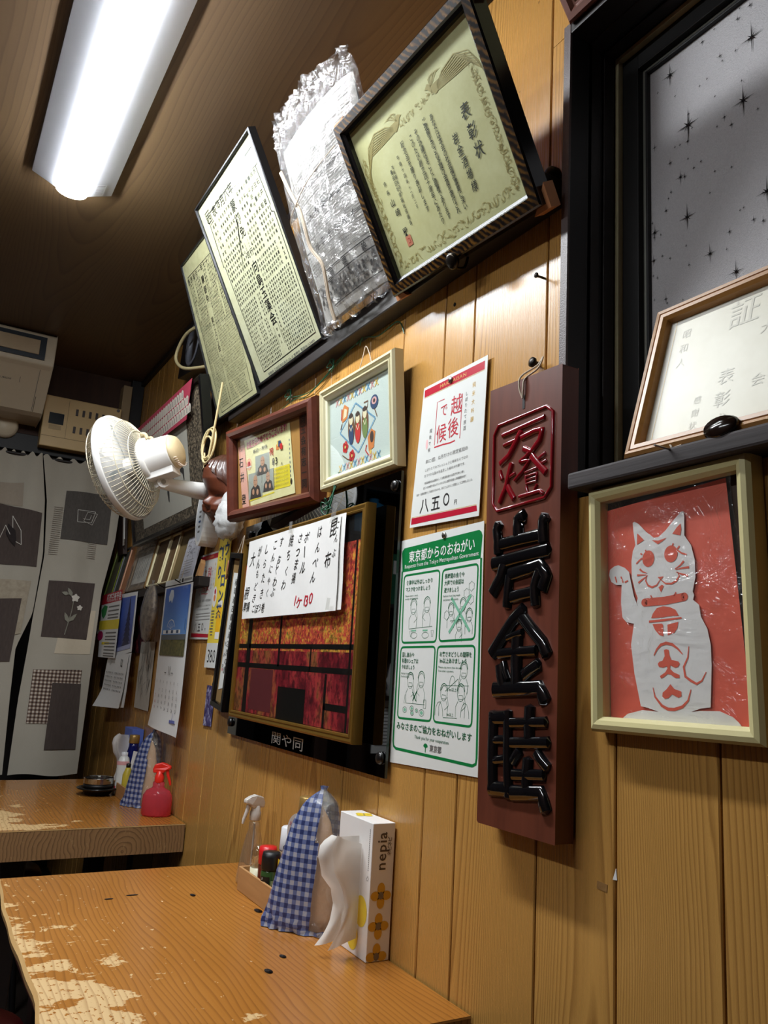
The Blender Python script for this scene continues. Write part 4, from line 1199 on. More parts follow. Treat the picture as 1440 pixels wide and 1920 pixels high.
mb = MB(); mb.rect(-.158, .030, .158, .235, -.006, M_CANV); cv = mb.build('canvas', t)
mb = MB(); z = -.0052
ST = {k: P('thread_' + k, c, .7, .1, 200) for k, c in dict(pink=(226, 168, 170), yellow=(232, 196, 110), blue=(122, 168, 204), red=(206, 48, 48), brown=(120, 78, 50), cream=(238, 222, 190), navy=(48, 70, 110), olive=(120, 140, 80), orange=(222, 132, 70), dark=(70, 50, 46)).items()}
for row, (xa, xb, yy) in enumerate(((-.113, .088, .216), (-.100, .092, .045))):
    for k in range(11):
        x = xa + (xb - xa) * k / 10; m = ST[('pink', 'yellow', 'blue')[(k + row) % 3]]
        for a, b_ in ((-1, 1), (1, -1)):
            mb.line([(x - .0075, yy - .0085 * a), (x, yy), (x + .0075, yy + .0085 * a)], .0038, z, m)
        mb.line([(x, yy - .004), (x, yy + .004)], .005, z, m)
dm = mm([(-16, 192), (80, 133), (-5, 68), (-100, 135)])
for i in range(4):
    a, b_ = Vector(dm[i]), Vector(dm[(i + 1) % 4])
    for k in range(16):
        p, q = a.lerp(b_, k / 16), a.lerp(b_, (k + .8) / 16)
        mb.line([(p.x, p.y), (q.x, q.y)], .0045, z, ST['blue'])
for x, y, body, lower in ((-.040, .133, 'brown', 'navy'), (-.006, .130, 'brown', 'red'), (.030, .134, 'brown', 'olive')):
    rr = -.25 if x > .02 else 0
    mb.ell(x, y, .0165, .040, z, ST[body], 18); mb.ell(x, y - .014, .0125, .025, z + .0002, ST[lower], 16); mb.ell(x, y + .022, .010, .0125, z + .0003, ST['cream'], 14); mb.ell(x, y + .032, .011, .006, z + .0004, ST['dark'], 12)
    mb.line([(x - .008, y + .006), (x, y - .006), (x + .008, y + .006)], .003, z + .0004, ST['cream'])
def motif(x, y, kind):
    if kind == 0:
        mb.poly([(x - .016, y - .02), (x + .012, y - .014), (x + .02, y + .012), (x - .002, y + .024), (x - .014, y + .01)], z, ST['orange']); mb.poly([(x - .01, y - .012), (x + .008, y - .008), (x + .012, y + .008), (x - .002, y + .014)], z + .0002, ST['cream']); mb.line([(x - .016, y + .016), (x - .02, y - .012)], .004, z, ST['red']); mb.line([(x - .016, y - .022), (x - .024, y - .036)], .0035, z, ST['dark'])
    elif kind == 1:
        mb.line([(x - .046, y + .010), (x - .026, y + .010), (x - .030, y - .004), (x - .042, y - .004)], .003, z, ST['brown']); mb.ell(x + .004, y, .019, .017, z, ST['navy'], 14); mb.ell(x + .004, y + .003, .012, .009, z + .0002, ST['pink'], 12); mb.ell(x + .004, y + .003, .005, .005, z + .0004, ST['dark'], 10); mb.line([(x + .004, y - .016), (x + .012, y - .03), (x + .016, y - .038)], .003, z, ST['brown'])
    elif kind == 2:
        for dx, dy in ((-.01, .012), (.024, -.016)):
            for k in range(5):
                a = 2 * PI * k / 5; mb.ell(x + dx + .008 * math.cos(a), y + dy + .008 * math.sin(a), .0075, .0075, z, ST['red'], 10)
            mb.ell(x + dx, y + dy, .004, .004, z + .0003, ST['yellow'], 8)
        mb.line([(x - .026, y - .006), (x, y - .02), (x + .03, y - .03)], .0025, z, ST['brown'])
    else:
        mb.poly([(x - .01, y - .022), (x + .014, y - .016), (x + .022, y + .02), (x + .004, y + .03), (x - .014, y + .012)], z, ST['orange']); mb.ell(x + .006, y + .01, .009, .014, z + .0002, ST['dark'], 12); mb.line([(x - .02, y - .004), (x - .026, y - .016), (x - .012, y - .03)], .004, z, ST['red']); mb.ell(x - .002, y - .024, .006, .006, z, ST['yellow'], 8)
motif(-.072, .178, 0); motif(.072, .172, 1); motif(-.062, .082, 2); motif(.056, .082, 3)
mb.build('stitching', cv)
mb = MB(); mb.rect(-.158, .03, .158, .235, -.001, M_GLAZE); mb.build('glazing', t)
mb = MB(); mb.tube([(-.005, .262, -.008), (.0, .30, -.018), (-.004, .335, -.03), (.03, .30, -.022), (.06, .262, -.01)], .0012, M_TWINE, 5); mb.build('hanging_cord', t)

# ---- birthday card in a thick dark frame
M_REDW = wood('dark_cherry_moulding', (104, 52, 36), (66, 30, 22), 0, 30, 0.33)
t = thing('framed_birthday_card', 'thick dark cherry frame with a yellow birthday card and pink name strip', 'picture frame', wf(2.0875, 1.675, .0575, 7, 8.5, 0))
FW, FH = .487, .284
mb = MB(); mb.frame(FW, FH, [(0, -.026), (0, .0), (.006, .012), (.016, .017), (.026, .014), (.033, .004), (.034, -.010)], M_REDW); mb.rect(-FW / 2 + .002, .002, FW / 2 - .002, FH - .002, -.0255, M_BACK); mb.build('frame', t)
M_PLY = wood('pale_ply_backing', (196, 146, 84), (166, 116, 58), 1, 30, 0.5)
mb = MB(); mb.rect(-.21, .033, .165, .252, -.0125, M_PLY); mb.build('backing', t)
def bx(x):
    return (x + 35) * .000945
def by(y):
    return (y - 4) * .000966
M_PINKS = P('pink_strip', (232, 170, 156), 0.6, 0.06); M_BCARD = speckle('cream_yellow_card', [(.3, (226, 214, 160)), (.7, (240, 230, 184))], 20, .5)
mb = MB(); mb.poly([(bx(-252), by(238)), (bx(-228), by(40)), (bx(-186), by(43)), (bx(-211), by(240))], -.0115, M_PINKS); s1 = mb.build('pink_name_strip', t)
mb = MB(); z = -.011
for c, x, y in (('石', -232, 185), ('井', -227, 138), ('登', -219, 68)):
    mb.ch(c, bx(x), by(y), .033, z, M_INK, .008, .8)
mb.ch('一', bx(-235), by(222), .008, z, M_INK); mb.ch('同', bx(-228), by(224), .008, z, M_INK)
mb.build('lettering', s1)
mb = MB(); mb.poly([(bx(-209), by(252)), (bx(-175), by(42)), (bx(85), by(48)), (bx(64), by(255))], -.0105, M_BCARD); card = mb.build('birthday_card', t)
M_SKIN = P('printed_skin', (190, 140, 112), .5); M_SHIRT = P('printed_dark_jacket', (50, 40, 40), .5); M_ROOMBG = P('printed_grey_room', (162, 164, 158), .5); M_YEL = P('yellow_print', (238, 214, 60), .5); M_MAG = P('magenta_print', (186, 34, 96), .5)
mb = MB(); z = -.0100
for x0, y0, x1, y1 in ((-140, 190, -54, 128), (-186, 141, -100, 62), (-104, 138, -28, 74)):
    X0, X1, Y0, Y1 = bx(x0), bx(x1), by(y1), by(y0); w_, h_ = X1 - X0, Y1 - Y0
    mb.rect(X0, Y0, X1, Y1, z, M_ROOMBG); mb.poly([(X0 + w_ * .12, Y0), (X1 - w_ * .08, Y0), (X1 - w_ * .2, Y0 + h_ * .42), (X0 + w_ * .62, Y0 + h_ * .52), (X0 + w_ * .4, Y0 + h_ * .52), (X0 + w_ * .2, Y0 + h_ * .38)], z + .0003, M_SHIRT)
    mb.ell(X0 + w_ * .52, Y0 + h_ * .66, w_ * .15, h_ * .24, z + .0005, M_SKIN, 16); mb.ell(X0 + w_ * .36, Y0 + h_ * .26, w_ * .08, h_ * .12, z + .0006, M_SKIN, 10); mb.ell(X0 + w_ * .66, Y0 + h_ * .22, w_ * .08, h_ * .12, z + .0006, M_SKIN, 10)
    mb.line([(X0 + w_ * .42, Y0 + h_ * .69), (X0 + w_ * .50, Y0 + h_ * .69)], .0012, z + .0008, M_SHIRT); mb.line([(X0 + w_ * .55, Y0 + h_ * .69), (X0 + w_ * .63, Y0 + h_ * .69)], .0012, z + .0008, M_SHIRT); mb.line([(X0 + w_ * .46, Y0 + h_ * .53), (X0 + w_ * .57, Y0 + h_ * .53)], .001, z + .0008, M_SHIRT)
mb.rect(bx(-34), by(72), bx(60), by(136), z, M_YEL); mb.line([(bx(-180), by(58)), (bx(-30), by(66))], .004, z, M_YEL)
mb.ell(bx(-180), by(172), .016, .018, z, P('peach_print', (236, 180, 150), .5), 18); mb.ell(bx(-180), by(172), .009, .009, z + .0003, M_REDINK, 14); mb.line([(bx(-196), by(164)), (bx(-164), by(164))], .003, z + .0004, M_PAPER)
for x, y, m in ((-6, 196, 'orange'), (8, 204, 'navy'), (18, 194, 'red'), (0, 206, 'yellow')):
    mb.rect(bx(x) - .007, by(y) - .008, bx(x) + .007, by(y) + .008, z + .0001 * (x + 8), ST[m])
for k in range(9):
    mb.ell(bx(60 + k * .4), by(205 - k * 13), .0018, .004, z, ST['navy'], 8)
mb.ell(bx(66), by(84), .005, .009, z, M_SHIRT, 12)
mb.build('printed_pictures', card)
mb = MB(); z = -.0085
mb.th('お誕生日おめでとうございます!', bx(-192), by(232), .024, z, M_MAG, bx(52), .02, .06)
mb.th('島田一男様', bx(-152), by(206), .0115, z, M_INK, bx(-64), .008, .04); mb.ch('祝', bx(-40), by(188), .024, z, M_REDINK, .01); mb.ch('8', bx(-27) + .004, by(157), .028, z, M_INK, .01); mb.ch('3', bx(-10) + .005, by(157), .028, z, M_INK, .01); mb.ch('歳', bx(18), by(143), .008, z, M_INK)
for k in range(5):
    mb.th(rnd.choice(('お誕生日おめでとうございます', 'これからもお元気でいてください', 'いつもありがとうございます')), bx(-28), by(129 - k * 11.5), .0065, z, M_GREYINK, bx(54))
mb.build('lettering', card)
mb = MB(); mb.rect(.142, .034, .178, .25, -.011, M_REDW); pl = mb.build('name_plate', t)
mb = MB(); mb.tv('向玉会有志一同', .160, .238, .062, .026, -.0105, M_INK, .02); mb.build('lettering', pl)
mb = MB(); mb.rect(-.209, .034, .209, .25, -.006, M_GLAZE); mb.build('glazing', t)

# ---- smoked mirror, gold frame with autumn picture, menu sheet
nt = NT('smoked_mirror'); nt.set(col=(0.15, 0.155, 0.16, 1), metal=1.0, rough=0.02); M_MIRR = nt.m
t = thing('wall_mirror', 'large dark smoked mirror plate with corner screws behind the gold frame', 'mirror', wf(1.9225, 1.046, .015))
mb = MB(); mb.ext([(-.4745, 0), (.4745, 0), (.4745, .640), (-.4745, .632)], -.006, 0, M_MIRR, P('smoked_glass_edge', (70, 82, 80), .15)); gl = mb.build('mirror_glass', t, bevel=.0015)
for x, y in ((.456, .608), (.458, .038), (-.448, .034), (-.420, .602)):
    b = MB(); b.lathe([(.004, -.014), (.004, 0), (.012, .0), (.013, .003), (.011, .008), (.004, .010), (0, .010)], P('black_screw_cap', (22, 20, 20), .3), 16, Matrix.Translation((x, y, .0005))); b.build('screw_cap', t)
mb = MB(); mb.th('関や同', -.13, .022, .034, .0006, P('silver_lettering', (190, 192, 190), .3), .08, .004); mb.build('lettering', gl)
M_GOLD = P('gold_moulding', (168, 128, 58), 0.28, 0.08, 60, metal=0.75)
nt = NT('autumn_photo'); co = nt.coord()
v = nt.n('ShaderNodeTexVoronoi'); v.inputs['Scale'].default_value = 150; nt.l(co, v.inputs['Vector'])
big = nt.noise(co, 8, 4, .6); mid = nt.noise(co, 70, 5, .8)
spv = nt.n('ShaderNodeSeparateColor'); nt.l(v.outputs['Color'], spv.inputs[0]); sv = spv.outputs[1]
leaf = nt.ramp(nt.math('ADD', nt.math('ADD', nt.math('MULTIPLY', big, .45), nt.math('MULTIPLY', mid, .2)), nt.math('ADD', nt.math('MULTIPLY', nt.noise(co, 28, 3, .7), .28), nt.math('MULTIPLY', sv, .16))), [(.36, (30, 22, 20)), (.43, (150, 30, 44)), (.50, (206, 62, 66)), (.56, (224, 120, 62)), (.61, (230, 184, 70)), (.70, (92, 104, 50))])
dark = nt.math('MULTIPLY', nt.math('SUBTRACT', nt.noise(co, 48, 5, .85), .48), 9.0, clamp=True)
leaf = nt.mix(nt.math('MULTIPLY', dark, .75), leaf, rgb((38, 14, 18)))
sp = nt.n('ShaderNodeSeparateColor'); nt.l(v.outputs['Color'], sp.inputs[0])
leaf = nt.mix(nt.math('MULTIPLY', sp.outputs[0], .3), leaf, rgb((226, 120, 70)))
nt.set(col=leaf, rough=.4); M_LEAF = nt.m
nt = NT('autumn_photo_reflection'); co = nt.coord((1, .6, 1)); big = nt.math('ADD', nt.math('MULTIPLY', nt.noise(co, 7, 4, .6), .75), nt.math('MULTIPLY', nt.noise(co, 60, 5, .8), .27))
leaf = nt.ramp(big, [(.36, (26, 16, 18)), (.46, (120, 26, 40)), (.53, (176, 52, 60)), (.60, (160, 100, 56)), (.70, (40, 20, 24))])
dark = nt.math('MULTIPLY', nt.math('SUBTRACT', nt.noise(co, 70, 3, .7), .46), 7.0, clamp=True)
nt.set(col=nt.mix(nt.math('MULTIPLY', dark, .7), leaf, rgb((46, 14, 22))), rough=.4); M_LEAF2 = nt.m
t = thing('framed_autumn_picture', 'gold frame with red and yellow autumn leaves seen through a lattice, hung before the mirror', 'picture frame', wf(1.912, 1.103, .05))
GW, GH = .77, .52
mb = MB(); mb.frame(GW, GH, [(0, -.022), (0, .0), (.002, .003), (.005, .004), (.012, .002), (.014, .004), (.018, .003), (.019, -.004)], M_GOLD); mb.rect(-GW / 2 + .001, .001, GW / 2 - .001, GH - .001, -.0215, M_BLACKM); mb.build('frame', t)
M_PHB = P('photo_black', (18, 15, 16), .4)
mb = MB(); z = -.0045
mb.rect(-.366, .19, .366, .5, z, M_LEAF); mb.rect(-.366, .02, .366, .19, z, M_LEAF2)
for x0, y0, x1, y1 in ((-.366, .196, .366, .208), (-.366, .142, .366, .155), (-.30, .02, -.27, .5), (-.068, .15, -.055, .5), (.131, .142, .139, .2), (.334, .02, .343, .5), (.22, .06, .335, .075), (.22, .02, .232, .14), (-.05, .02, .12, .10)):
    mb.rect(x0, y0, x1, y1, z + .0003, M_PHB)
mb.rect(-.366, .44, .366, .5, z + .0002, M_PHB)
mb.rect(-.25, .03, -.09, .14, z + .0003, P('photo_dull_red', (104, 44, 50), .4))
mb.build('photograph', t)
mb = MB(); mb.rect(-.366, .02, .366, .5, -.0015, M_GLAZE); mb.build('glazing', t)
mb = MB(); mb.tube([(.16, .52, -.008), (.17, .56, -.014), (.168, .60, -.02)], .0022, M_GREENT, 6); 
for k in range(5):
    a = k * 1.3; mb.tube([(.165, .545, -.008), (.165 + .018 * math.cos(a), .545 + .016 * math.sin(a), .004), (.168 + .024 * math.cos(a + .8), .54 + .02 * math.sin(a + .8), -.002), (.165, .545, -.008)], .0016, M_GREENT, 5)
mb.tube([(.166, .56, -.01), (.172, .59, -.02), (.17, .62, -.028), (.182, .628, -.03), (.164, .632, -.03)], .002, M_GREENT, 6)
mb.build('hanging_twine', t)
t = thing('menu_sheet', 'white handwritten menu sheet taped over the top of the gold frame', 'menu', wf(1.912, 1.103, .0565))
def sheetz(u, v):
    x = -.328 + .600 * u + .012 * (u * (1 - v)); y = .278 + .228 * v + .004 * u * (1 - v)
    return (x, y, .0015 + .004 * max(0, .3 - v) + .012 * max(0, u - .9) * (1 - v) * 3 + .0012 * math.sin(u * 17 + v * 5))
mb = MB(); mb.grid(sheetz, 24, 10, M_PAPER); mb.grid(lambda u, v: (lambda p: (p[0] + .014 * (.4 + u), p[1] + .002, p[2] - .0035))(sheetz(.92 + .08 * u, v)), 3, 10, M_PAPER); sh = mb.build('sheet', t)
mb = MB(); z = .0085; mb.jit = .16
B_ = .001
for s_, x, ya, yb, sz, xb in (('大根', -.284, .452, .352, .03, -.305), ('がんもどき', -.232, .468, .336, .022, -.246), ('しらたき', -.176, .470, .345, .022, -.192), ('こんにゃく', -.122, .474, .346, .022, -.145), ('すじ', -.080, .478, .42, .02, -.09), ('ちくわぶ', -.085, .43, .345, .02, -.105),
                          ('焼ちくわ', -.010, .474, .36, .023, -.04), ('さつま揚', .050, .474, .372, .022, .025), ('ボール', .088, .474, .395, .026, .078), ('はんぺん', .162, .478, .366, .024, .142), ('昆布', .238, .478, .402, .032, .216), ('こんぶ', .262, .484, .416, .016, .252)):
    mb.tv(s_, x, ya, yb, sz * 1.38, z, M_INK, B_, .9, .3, x1=xb)
mb.th('厚揚', -.322, .31, .028, z, M_INK, -.272, .004, 0, .2); mb.th('ごぼう巻', -.252, .303, .026, z, M_INK, -.160, .004, .03, .2)
mb.th('1ヶ130', .035, .313, .036, z, M_REDINK, .155, .006, .03, .2)
mb.v = [(x, y, sheetz(min(1, max(0, (x + .328) / .606)), min(1, max(0, (y - .278) / .228)))[2] + .0007) for x, y, _z in mb.v]
mb.build('handwriting', sh)
M_TAPE = clear('clear_tape', (240, 240, 236), .15, .06, 0, 1, .12)
for q_, z_ in (([(.225, .49), (.25, .488), (.262, .535), (.238, .537)], .0072), ([(-.02, .494), (.0, .494), (.002, .524), (-.018, .525)], .0076), ([(.245, .284), (.262, .284), (.268, .31), (.25, .312)], .012)):
    mb = MB(); mb.poly(q_, z_, M_TAPE); mb.build('tape', t)
# green twine strung along the wall above the two small frames
mb = MB()
def twv(y, z, off):
    return (-off, y, z)
mb.tube([twv(2.24, 2.02, .006), twv(2.1, 2.025, .01), twv(2.0, 2.01, .012), twv(1.85, 2.045, .008), twv(1.70, 2.075, .01), twv(1.60, 2.05, .012), twv(1.52, 2.06, .006), twv(1.49, 2.02, .004)], .0014, M_GREENT, 5)
mb.tube([twv(2.13, 2.04, .008), twv(1.98, 2.02, .008), twv(1.82, 2.06, .008), twv(1.69, 2.08, .01)], .0014, M_GREENT, 5)
for yy, zz in ((2.13, 2.045), (1.845, 2.05), (1.69, 2.075)):
    for k in range(5):
        a = k * 1.25; mb.tube([twv(yy, zz, .01), twv(yy + .022 * math.cos(a), zz + .016 * math.sin(a), .02), twv(yy + .012 * math.cos(a + 1), zz + .02 * math.sin(a + 1), .014), twv(yy, zz, .01)], .0014, M_GREENT, 5)
tag(mb.build('green_twine'), 'green plastic twine knotted on nails above the embroidery and birthday frames', 'twine')

# ================================================================== tables and what stands on them
M_BARK = wood('dark_table_edge', (74, 48, 34), (40, 26, 20), 1, 40, 0.55, bump=0.5)
M_RIM = wood('pale_worn_rim', (214, 176, 118), (184, 140, 84), 1, 60, 0.6)
def table(y_near, y_far, cx, label, left, face_m):
    yc = (y_near + y_far) / 2
    t = thing('slab_table', label, 'table', at(0, yc, 0.0))
    n = 28
    lf = []
    for i in range(n + 1):
        q = i / n
        y = y_near + (y_far - y_near) * q
        lf.append((edge(left, y) + .0016 * math.sin(y * 9) + .0012 * math.sin(y * 31), y - yc))
    rt = [(-.0045, y_near - yc), (-.003, (y_far - y_near) / 2)]
    outline = [rt[0], rt[1]] + lf[::-1]
    b = MB()
    b.poly(outline, 0.0, M_SLAB)
    th_ = .088
    b.poly([(x + (.03 if i > 1 else 0), y) for i, (x, y) in enumerate(outline)][::-1], -th_, M_BARK)
    # live edge on the open side: pale worn rim, then dark bark face leaning inwards
    for (xa, ya), (xb, yb) in zip(lf, lf[1:]):
        b.quad((xb, yb, 0), (xb - .005, yb, -.006), (xa - .005, ya, -.006), (xa, ya, 0), M_RIM)
        b.quad((xb - .005, yb, -.006), (xb - .004, yb, -.016), (xa - .004, ya, -.016), (xa - .005, ya, -.006), M_RIM)
        b.quad((xb - .004, yb, -.016), (xb + .03, yb, -th_), (xa + .03, ya, -th_), (xa - .004, ya, -.016), M_BARK)
    for y, s_ in ((lf[0][1], 1), (lf[-1][1], -1)):
        x0 = lf[0][0] if s_ > 0 else lf[-1][0]
        yy = y
        q = [(x0, yy, 0), (x0 - .004, yy, -.016), (x0 + .03, yy, -th_), (rt[0][0], yy, -th_), (rt[0][0], yy, 0)]
        b.add(q, [(0, 1, 2, 3, 4)] if s_ > 0 else [(4, 3, 2, 1, 0)], face_m)
        b.quad(*([(x0, yy - .0006 * s_, -.0005), (x0, yy - .0006 * s_, -.0035), (rt[0][0], yy - .0006 * s_, -.0035), (rt[0][0], yy - .0006 * s_, -.0005)] if s_ > 0 else [(rt[0][0], yy + .0006, -.0005), (rt[0][0], yy + .0006, -.0035), (x0, yy + .0006, -.0035), (x0, yy + .0006, -.0005)]), M_RIM)
    b.quad((rt[0][0], rt[0][1], -th_), (rt[1][0], rt[1][1], -th_), (rt[1][0], rt[1][1], 0), (rt[0][0], rt[0][1], 0), M_BARK)
    top_ = b.build('table_top', t, Matrix.Translation((0, 0, .72)))
    for y in (y_near + .16, y_far - .16):
        for x in (-.10, -.50):
            b = MB(); b.box(x - .035, x + .035, y - yc - .035, y - yc + .035, 0, .633, M_DARK); b.build('leg', t, bevel=.004)
    b = MB(); b.box(-.33, -.27, y_near - yc + .16, y_far - yc - .16, .18, .25, M_DARK); b.build('stretcher', t, bevel=.004)
    return t, top_
LEFT1 = [(1.15, -.634), (1.365, -.628), (1.465, -.620), (1.73, -.624), (2.015, -.620), (2.23, -.612)]
T1, top1 = table(1.149, 2.207, 0, 'near thick slab table with amber varnish rubbed off along its open edge', LEFT1, end_grain('slab_end_grain', -.25, -.1))
# knot holes in the near table top
M_HOLE = P('dark_knot', (34, 18, 10), .8)
for (x, y, rx, ry) in ((-.238, 1.44, .007, .012), (-.185, 1.50, .006, .010), (-.125, 1.78, .008, .016), (-.225, 1.94, .006, .011), (-.41, 1.965, .010, .005), (-.355, 1.98, .014, .005)):
    b = MB(); b.lathe([(1.0, .0004), (.75, -.0002), (.0, -.0002)], M_HOLE, 14, None, True, rx, ry); o = b.build('knot_hole', top1, Matrix.Translation((x, y - 1.678, .0004)))
LEFT2 = [(2.74, -.66), (3.2, -.64), (3.79, -.62)]
T2, top2 = table(2.752, 3.785, 0, 'far thick slab table with curved growth rings on its end face', LEFT2, end_grain('slab_end_rings', -.20, -.075))
M_SEAT = P('dark_red_vinyl', (104, 20, 26), 0.35, 0.06)
def stool(x, y, label):
    t = thing('round_stool', label, 'stool', at(x, y, 0), 'red vinyl stools')
    b = MB(); b.lathe([(0, .40), (.15, .40), (.165, .415), (.168, .44), (.155, .462), (.08, .470), (0, .472)], M_SEAT, 28); b.build('seat', t)
    for k in range(4):
        a = PI / 4 + k * PI / 2
        b = MB(); b.tube([(.11 * math.cos(a), .11 * math.sin(a), .40), (.16 * math.cos(a), .16 * math.sin(a), 0)], .011, M_BLACKM, 8); b.build('leg', t)
    b = MB(); b.tube([(.14 * math.cos(2 * PI * k / 20), .14 * math.sin(2 * PI * k / 20), .16) for k in range(20)], .007, M_BLACKM, 6, True); b.build('foot_ring', t)
stool(-.70, 2.03, 'dark red round stool beside the open edge of the near table')
stool(-.50, 2.99 + .42, 'dark red round stool under the far table')

# ---- tissue boxes (standing on end against the wall)
M_TISSUE = P('soft_white_tissue', (236, 234, 230), 0.85, 0.03, 60)
nt = NT('thin_tissue'); nt.set(col=rgb((238, 235, 230)), rough=.8, sss=.0); MT = nt
tr = nt.n('ShaderNodeBsdfTranslucent'); tr.inputs[0].default_value = rgb((236, 232, 226)); ms = nt.n('ShaderNodeMixShader'); ms.inputs[0].default_value = .35
nt.l(nt.b.outputs[0], ms.inputs[1]); nt.l(tr.outputs[0], ms.inputs[2]); nt.l(ms.outputs[0], nt.t.nodes['Material Output'].inputs['Surface']); M_TISSUE = nt.m
FWM = Matrix(((1, 0, 0, 0), (0, 0, -1, 0), (0, 1, 0, 0), (0, 0, 0, 1)))      # a face looking towards -Y
M_AMBER = P('amber_print', (214, 164, 46), .5); M_DULL = P('grey_brown_print', (122, 108, 88), .5); M_YELP = P('lemon_print', (236, 208, 62), .5)
def tissue_box(x0, x1, y0, y1, h, m, near, label):
    t = thing('tissue_box', label, 'tissue box', at((x0 + x1) / 2, (y0 + y1) / 2, .7205), 'tissue boxes standing on end')
    hx, hy = (x1 - x0) / 2, (y1 - y0) / 2
    b = MB(); b.box(-hx, hx, -hy, hy, 0, h, m); bo = b.build('carton', t, bevel=.0012)
    F = Matrix.Translation((0, -hy - .0004, 0)) @ FWM
    S_ = Matrix.Translation((-hx - .0004, 0, 0)) @ BW
    b = MB(); ink = P('dark_brown_print', (84, 70, 58), .5) if near else M_PAPER
    for k, c in enumerate('nepia'):
        s_ = .030 if near else .040
        q = ((.0, .56, 1.10, 1.66, 1.92)[k]) * s_
        b.ch(c, -.004 if near else .0, (.170 if near else .06) + q + .2 * s_, s_, 0, ink, .012, 1.0, 0, PI / 2)
    if near:
        for k, c in enumerate('ネピネピ'):
            b.ch(c, .014, .192 + k * .0085, .010, 0, ink, .012, 1, 0, PI / 2)
    b.build('brand_lettering', bo, F)
    b = MB()
    if near:
        for i, (cx, cy) in enumerate(((.0, .116), (-.002, .062), (-.003, .009))):
            for k in range(4):
                a = k * PI / 2
                px, py = cx + .012 * math.cos(a), max(.001, cy + .012 * math.sin(a))
                if cy > .02 or k != 3:
                    b.ell(px, py, .0105 if k % 2 == 0 else .0085, .0085 if k % 2 == 0 else .0115, .0, M_AMBER, 16)
            b.ell(cx, cy, .006, .007, .0003, M_DULL, 14)
        o = b.build('printed_flowers', bo, F)
        b = MB(); b.ell(.040, .083, .024, .028, 0, M_YELP, 22); b.build('printed_circle', bo, S_); b = MB(); b.ell(.012, .033, .022, .026, 0, M_YELP, 22); b.build('printed_circle', bo, S_); b = MB()
        for k in range(22):
            b.rect(.058, .16 + k * .0035, .0605, .1618 + k * .0035, 0, M_GREYINK)
        b.line([(.055, .145), (.060, .150), (.064, .147), (.060, .142), (.056, .142)], .0008, 0, M_GREYINK, True)
        b.build('small_print', bo, S_)
        b = MB()
        for k in range(4):
            a = k * PI / 2 + .4
            b.ell(.003 + .011 * math.cos(a), .02 + .011 * math.sin(a), .009, .009, h + .0006, M_YELP, 14)
        b.build('printed_flower', bo)
    else:
        for i, (cx, cy) in enumerate(((.03, .19), (.04, .14), (-.03, .08))):
            b.ell(cx, cy, .016, .022, 0, P('pale_blue_print', (186, 198, 232), .5), 16)
        b.build('printed_dots', bo, S_)
    rnd.seed(3 if near else 4)
    prof = [(0.0, .074), (.10, .062), (.22, .050), (.36, .042), (.50, .050), (.64, .078), (.82, .090), (.93, .084), (1.0, .060)]
    def tis(u, v):
        w = edge(prof, v) * (1.0 if near else .72)
        z_ = .036 + .180 * v - .018 * u * (1 - v) + .004 * u * v
        fold = .010 * math.sin(5 * u + 2) * u + .006 * math.sin(11 * v + 3 * u) * u
        x_ = -hx - .001 - w * math.sin(u * 1.5) / 1.0
        y_ = -.018 - .010 * u + fold + .020 * u * u * (1 - v)
        return (x_, y_, z_)
    b = MB(); b.grid(tis, 16, 22, M_TISSUE)
    b.grid(lambda u, v: (lambda p: (p[0] * .9 - hx * .1, p[1] - .012 - .010 * u, p[2] - .004 + .02 * u * v))(tis(u * .8, v * .95)), 12, 16, M_TISSUE)
    b.build('pulled_tissue', t)
    return t
M_WCART = P('white_carton', (234, 232, 230), .45, .02)
tissue_box(-.054, -.004, 1.414, 1.553, .2475, M_WCART, True, 'white tissue box with yellow flowers on the near table')
tissue_box(-.050, -.004, 3.43, 3.565, .242, P('blue_carton', (92, 118, 208), .45, .05), False, 'blue tissue box on the far table')

# ---- gingham plastic bags
def gingham(name, p, c0, c1, c2):
    nt = NT(name)
    tc = nt.n('ShaderNodeTexCoord'); sp = nt.n('ShaderNodeSeparateXYZ'); nt.l(tc.outputs['Object'], sp.inputs[0])
    a = nt.math('GREATER_THAN', nt.math('FRACT', nt.math('MULTIPLY', sp.outputs[0], 1 / p)), .5)
    b = nt.math('GREATER_THAN', nt.math('FRACT', nt.math('MULTIPLY', sp.outputs[2], 1 / p)), .5)
    f = nt.math('MULTIPLY', nt.math('ADD', a, b), .5)
    col = nt.ramp(f, [(0, c0), (.5, c1), (1.0, c2)])
    nt.set(col=col, rough=.35, coat=.35, coatr=.12)
    nt.bump(nt.noise(nt.coord(), 45, 3, .6, 1.0), .25, .004)
    return nt.m
M_GING = gingham('blue_gingham_plastic', .0180, (160, 162, 174), (92, 104, 146), (40, 52, 98))
M_BAGCLR = clear('clear_bag_plastic', (250, 246, 240), .08, .06, .5, 30, .12, (232, 220, 205))
M_BEIGE = P('beige_towels', (206, 176, 146), .8, .08, 40)
